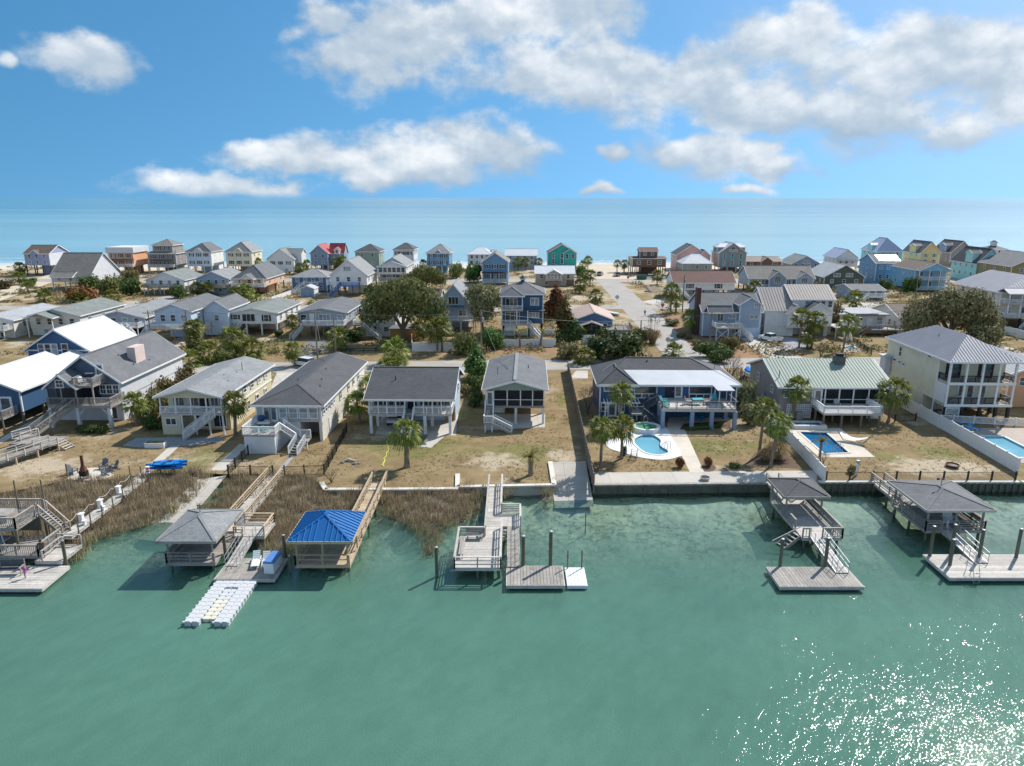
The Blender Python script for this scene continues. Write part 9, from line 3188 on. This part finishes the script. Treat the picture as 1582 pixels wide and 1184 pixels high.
def wire(label, p, q, sag=.6, r=.03, dz=(0, 0)):
 t_ = thing('overhead_wire', label, 'wire', (0, 0, 0), 0, 'overhead wires')
 P, Q = Vector(p) - Vector((0, 0, dz[0])), Vector(q) - Vector((0, 0, dz[1]))
 MB().tube([tuple(P + (Q - P) * (k / 14) - Vector((0, 0, 4 * sag * (k / 14) * (1 - k / 14)))) for k in range(15)], r, 4).build('cable', 'wire', t_)


wire('overhead wire between the two left utility poles', u0, u1)
wire('overhead wire along the road from left poles to the blacktop driveway', u1, u2, .9)
wire('overhead wire between the driveway pole and the A-frame pole', u2, u4, 1.0)
wire('overhead wire from the A-frame pole towards the side street', u4, u5, 1.0)
wire('overhead wire crossing the side street', u5, u6, .7)
wire('overhead wire from brick-chimney pole to the spreading oak', u6, u8, 1.2)
wire('lower overhead wire from brick-chimney pole to the spreading oak', u6, u8, 1.4, dz=(2, 2))
wire('overhead wire leaving the frame above the silver roof', u8, (115, 150, 9.5), .8)
wire('service drop from driveway pole to the long beige roof', u2, (-28, 104, 6.3), 1.2)
wire('service drop from A-frame pole to the screened porch house', u4, (-.5, 100, 6.0), 1.5)


# ------------------------------------------------------------------ signs
def text_mesh(txt, size):
 c = bpy.data.curves.new('lettering', 'FONT')
 c.body = txt; c.size = size; c.align_x = 'CENTER'; c.align_y = 'CENTER'; c.extrude = .004
 o = bpy.data.objects.new('lettering', c)
 COL.objects.link(o)
 bpy.context.view_layer.update()
 me = bpy.data.meshes.new_from_object(o.evaluated_get(bpy.context.evaluated_depsgraph_get()))
 bpy.data.objects.remove(o)
 me.materials.clear(); me.materials.append(MATS['trim'])
 return me


def stop_sign(label, x, y, h, front=True, rot=0.0):
 t_ = thing('stop_sign', label, 'sign', (x, y, 0), rot)
 MB().box(-.04, .04, -.02, .02, 0, h + .3).build('post', 'galv', t_)
 f = MB().cyl((0, -.05, h), (0, -.03, h), .5, n=8).build('sign_plate', 'sign_red' if front else 'sign_back', t_)
 if front:
  o = link('lettering', text_mesh('STOP', .36), f)
  o.location = (0, -.058, h); o.rotation_euler = (R(90), 0, 0)
 else:
  MB().cyl((0, -.028, h), (0, -.02, h), .5, n=8).build('sign_face', 'sign_red', t_)


stop_sign('red stop sign on the corner below the tall palm', *(40.41, 189.63), 2.2)
stop_sign('grey back of a stop sign at the side street mouth', *(31.66, 141.74), 2.2, False)
stop_sign('far stop sign at the ocean road', *(42.36, 260.48), 2.0)
sg = thing('street_sign', 'white diamond sign seen on the sandy lot corner', 'sign', (*(30.26, 203.91), 0))
MB().box(-.04, .04, -.02, .02, 0, 2.2).build('post', 'galv', sg)
MB().box(-.5, .5, -.015, .015, -.5, .5, Matrix.Translation((0, -.05, 2.4)) @ Matrix.Rotation(R(45), 4, 'Y')).build('sign_plate', 'sign_back', sg)


# ------------------------------------------------------------------ people
def person(label, x, y, z, rot, H, top, legs, hair, pose):
 t_ = thing('person', label, 'person', (x, y, z), rot)
 s = H / 1.75
 J = dict(pel=(0, 0, .95), chest=(0, -.02, 1.25), neck=(0, 0, 1.48), head=(0, -.02, 1.60), crown=(0, 0, 1.70),
    shl=(.19, 0, 1.42), shr=(-.19, 0, 1.42), ell=(.27, -.02, 1.14), elr=(-.27, -.02, 1.14), hal=(.28, -.14, .90), har=(-.28, -.14, .90),
    hil=(.10, 0, .92), hir=(-.10, 0, .92), knl=(.12, -.03, .50), knr=(-.12, -.03, .50), anl=(.12, .02, .08), anr=(-.12, .02, .08), tol=(.13, -.16, .04), tor=(-.13, -.16, .04))
 J.update(pose)

 def skin(name, mat, chain, rad, root):
  names = []
  for e in chain:
   for q in e:
    if q not in names:
     names.append(q)
  me = bpy.data.meshes.new(name)
  me.from_pydata([tuple(Vector(J[n]) * s) for n in names], [(names.index(a), names.index(b_)) for a, b_ in chain], [])
  me.materials.append(MATS[mat])
  o = link(name, me, t_)
  bm_ = bmesh.new(); bm_.from_mesh(me)
  lay = bm_.verts.layers.skin.verify()
  for v, n in zip(bm_.verts, names):
   r = rad.get(n, .07) * s
   v[lay].radius = (r, r * .85)
   v[lay].use_root = (n == root)
  bm_.to_mesh(me); bm_.free()
  o.modifiers.new('skin', 'SKIN'); o.modifiers.new('sub', 'SUBSURF').render_levels = 1
  return o
 body = skin('body', 'skin', [('pel', 'chest'), ('chest', 'neck'), ('neck', 'head'), ('head', 'crown'), ('chest', 'shl'), ('chest', 'shr'), ('shl', 'ell'), ('ell', 'hal'), ('shr', 'elr'), ('elr', 'har'), ('pel', 'hil'), ('pel', 'hir'), ('hil', 'knl'), ('knl', 'anl'), ('anl', 'tol'), ('hir', 'knr'), ('knr', 'anr'), ('anr', 'tor')],
   dict(pel=.14, chest=.15, neck=.06, head=.105, crown=.08, shl=.07, shr=.07, ell=.05, elr=.05, hal=.042, har=.042, hil=.095, hir=.095, knl=.065, knr=.065, anl=.05, anr=.05, tol=.045, tor=.045), 'pel')
 skin('jacket', top, [('pel', 'chest'), ('chest', 'neck'), ('chest', 'shl'), ('chest', 'shr'), ('shl', 'ell'), ('ell', 'hal'), ('shr', 'elr'), ('elr', 'har')], dict(pel=.165, chest=.18, neck=.085, shl=.09, shr=.09, ell=.068, elr=.068, hal=.05, har=.05), 'pel')
 skin('trousers', legs, [('pel', 'hil'), ('pel', 'hir'), ('hil', 'knl'), ('knl', 'anl'), ('hir', 'knr'), ('knr', 'anr')], dict(pel=.155, hil=.11, hir=.11, knl=.08, knr=.08, anl=.065, anr=.065), 'pel')
 hm_ = MB().lathe([(.02, -.02), (.118, .0), (.122, .07), (.09, .14), (.02, .17)], 10, (0, 0, 0)).build('hair', hair, t_)
 hm_.location = tuple((Vector(J['head']) + Vector((0, .015, .0))) * s); hm_.scale = (s, s, s)


person('adult in brown jacket and blue jeans on the left-edge landing', -40.55, 55.6, -.1, R(35), 1.75, 'cloth_brown', 'cloth_jeans', 'hair_dark', dict(head=(0, -.10, 1.58), crown=(0, -.10, 1.68), hal=(.20, -.26, 1.0), har=(-.20, -.26, 1.0)))
person('small child in pink top on the left-edge float', -40.3, 52.9, -.5, R(-20), 1.15, 'cloth_pink', 'cloth_violet', 'hair_blond', dict(knl=(.12, -.14, .52), anl=(.12, -.10, .08), tol=(.13, -.26, .04), hal=(.42, -.10, 1.0), har=(-.36, -.12, 1.0)))
person('walker in dark grey clothes in the middle of the side street', *(34.73, 184.24), .02, R(10), 1.75, 'cloth_grey', 'cloth_grey', 'hair_dark', dict(knl=(.10, -.16, .52), anl=(.10, -.14, .08), tol=(.11, -.30, .05), knr=(-.10, .08, .50), anr=(-.10, .24, .12), tor=(-.11, .10, .05), hal=(.28, .12, .92), har=(-.28, -.24, .94)))
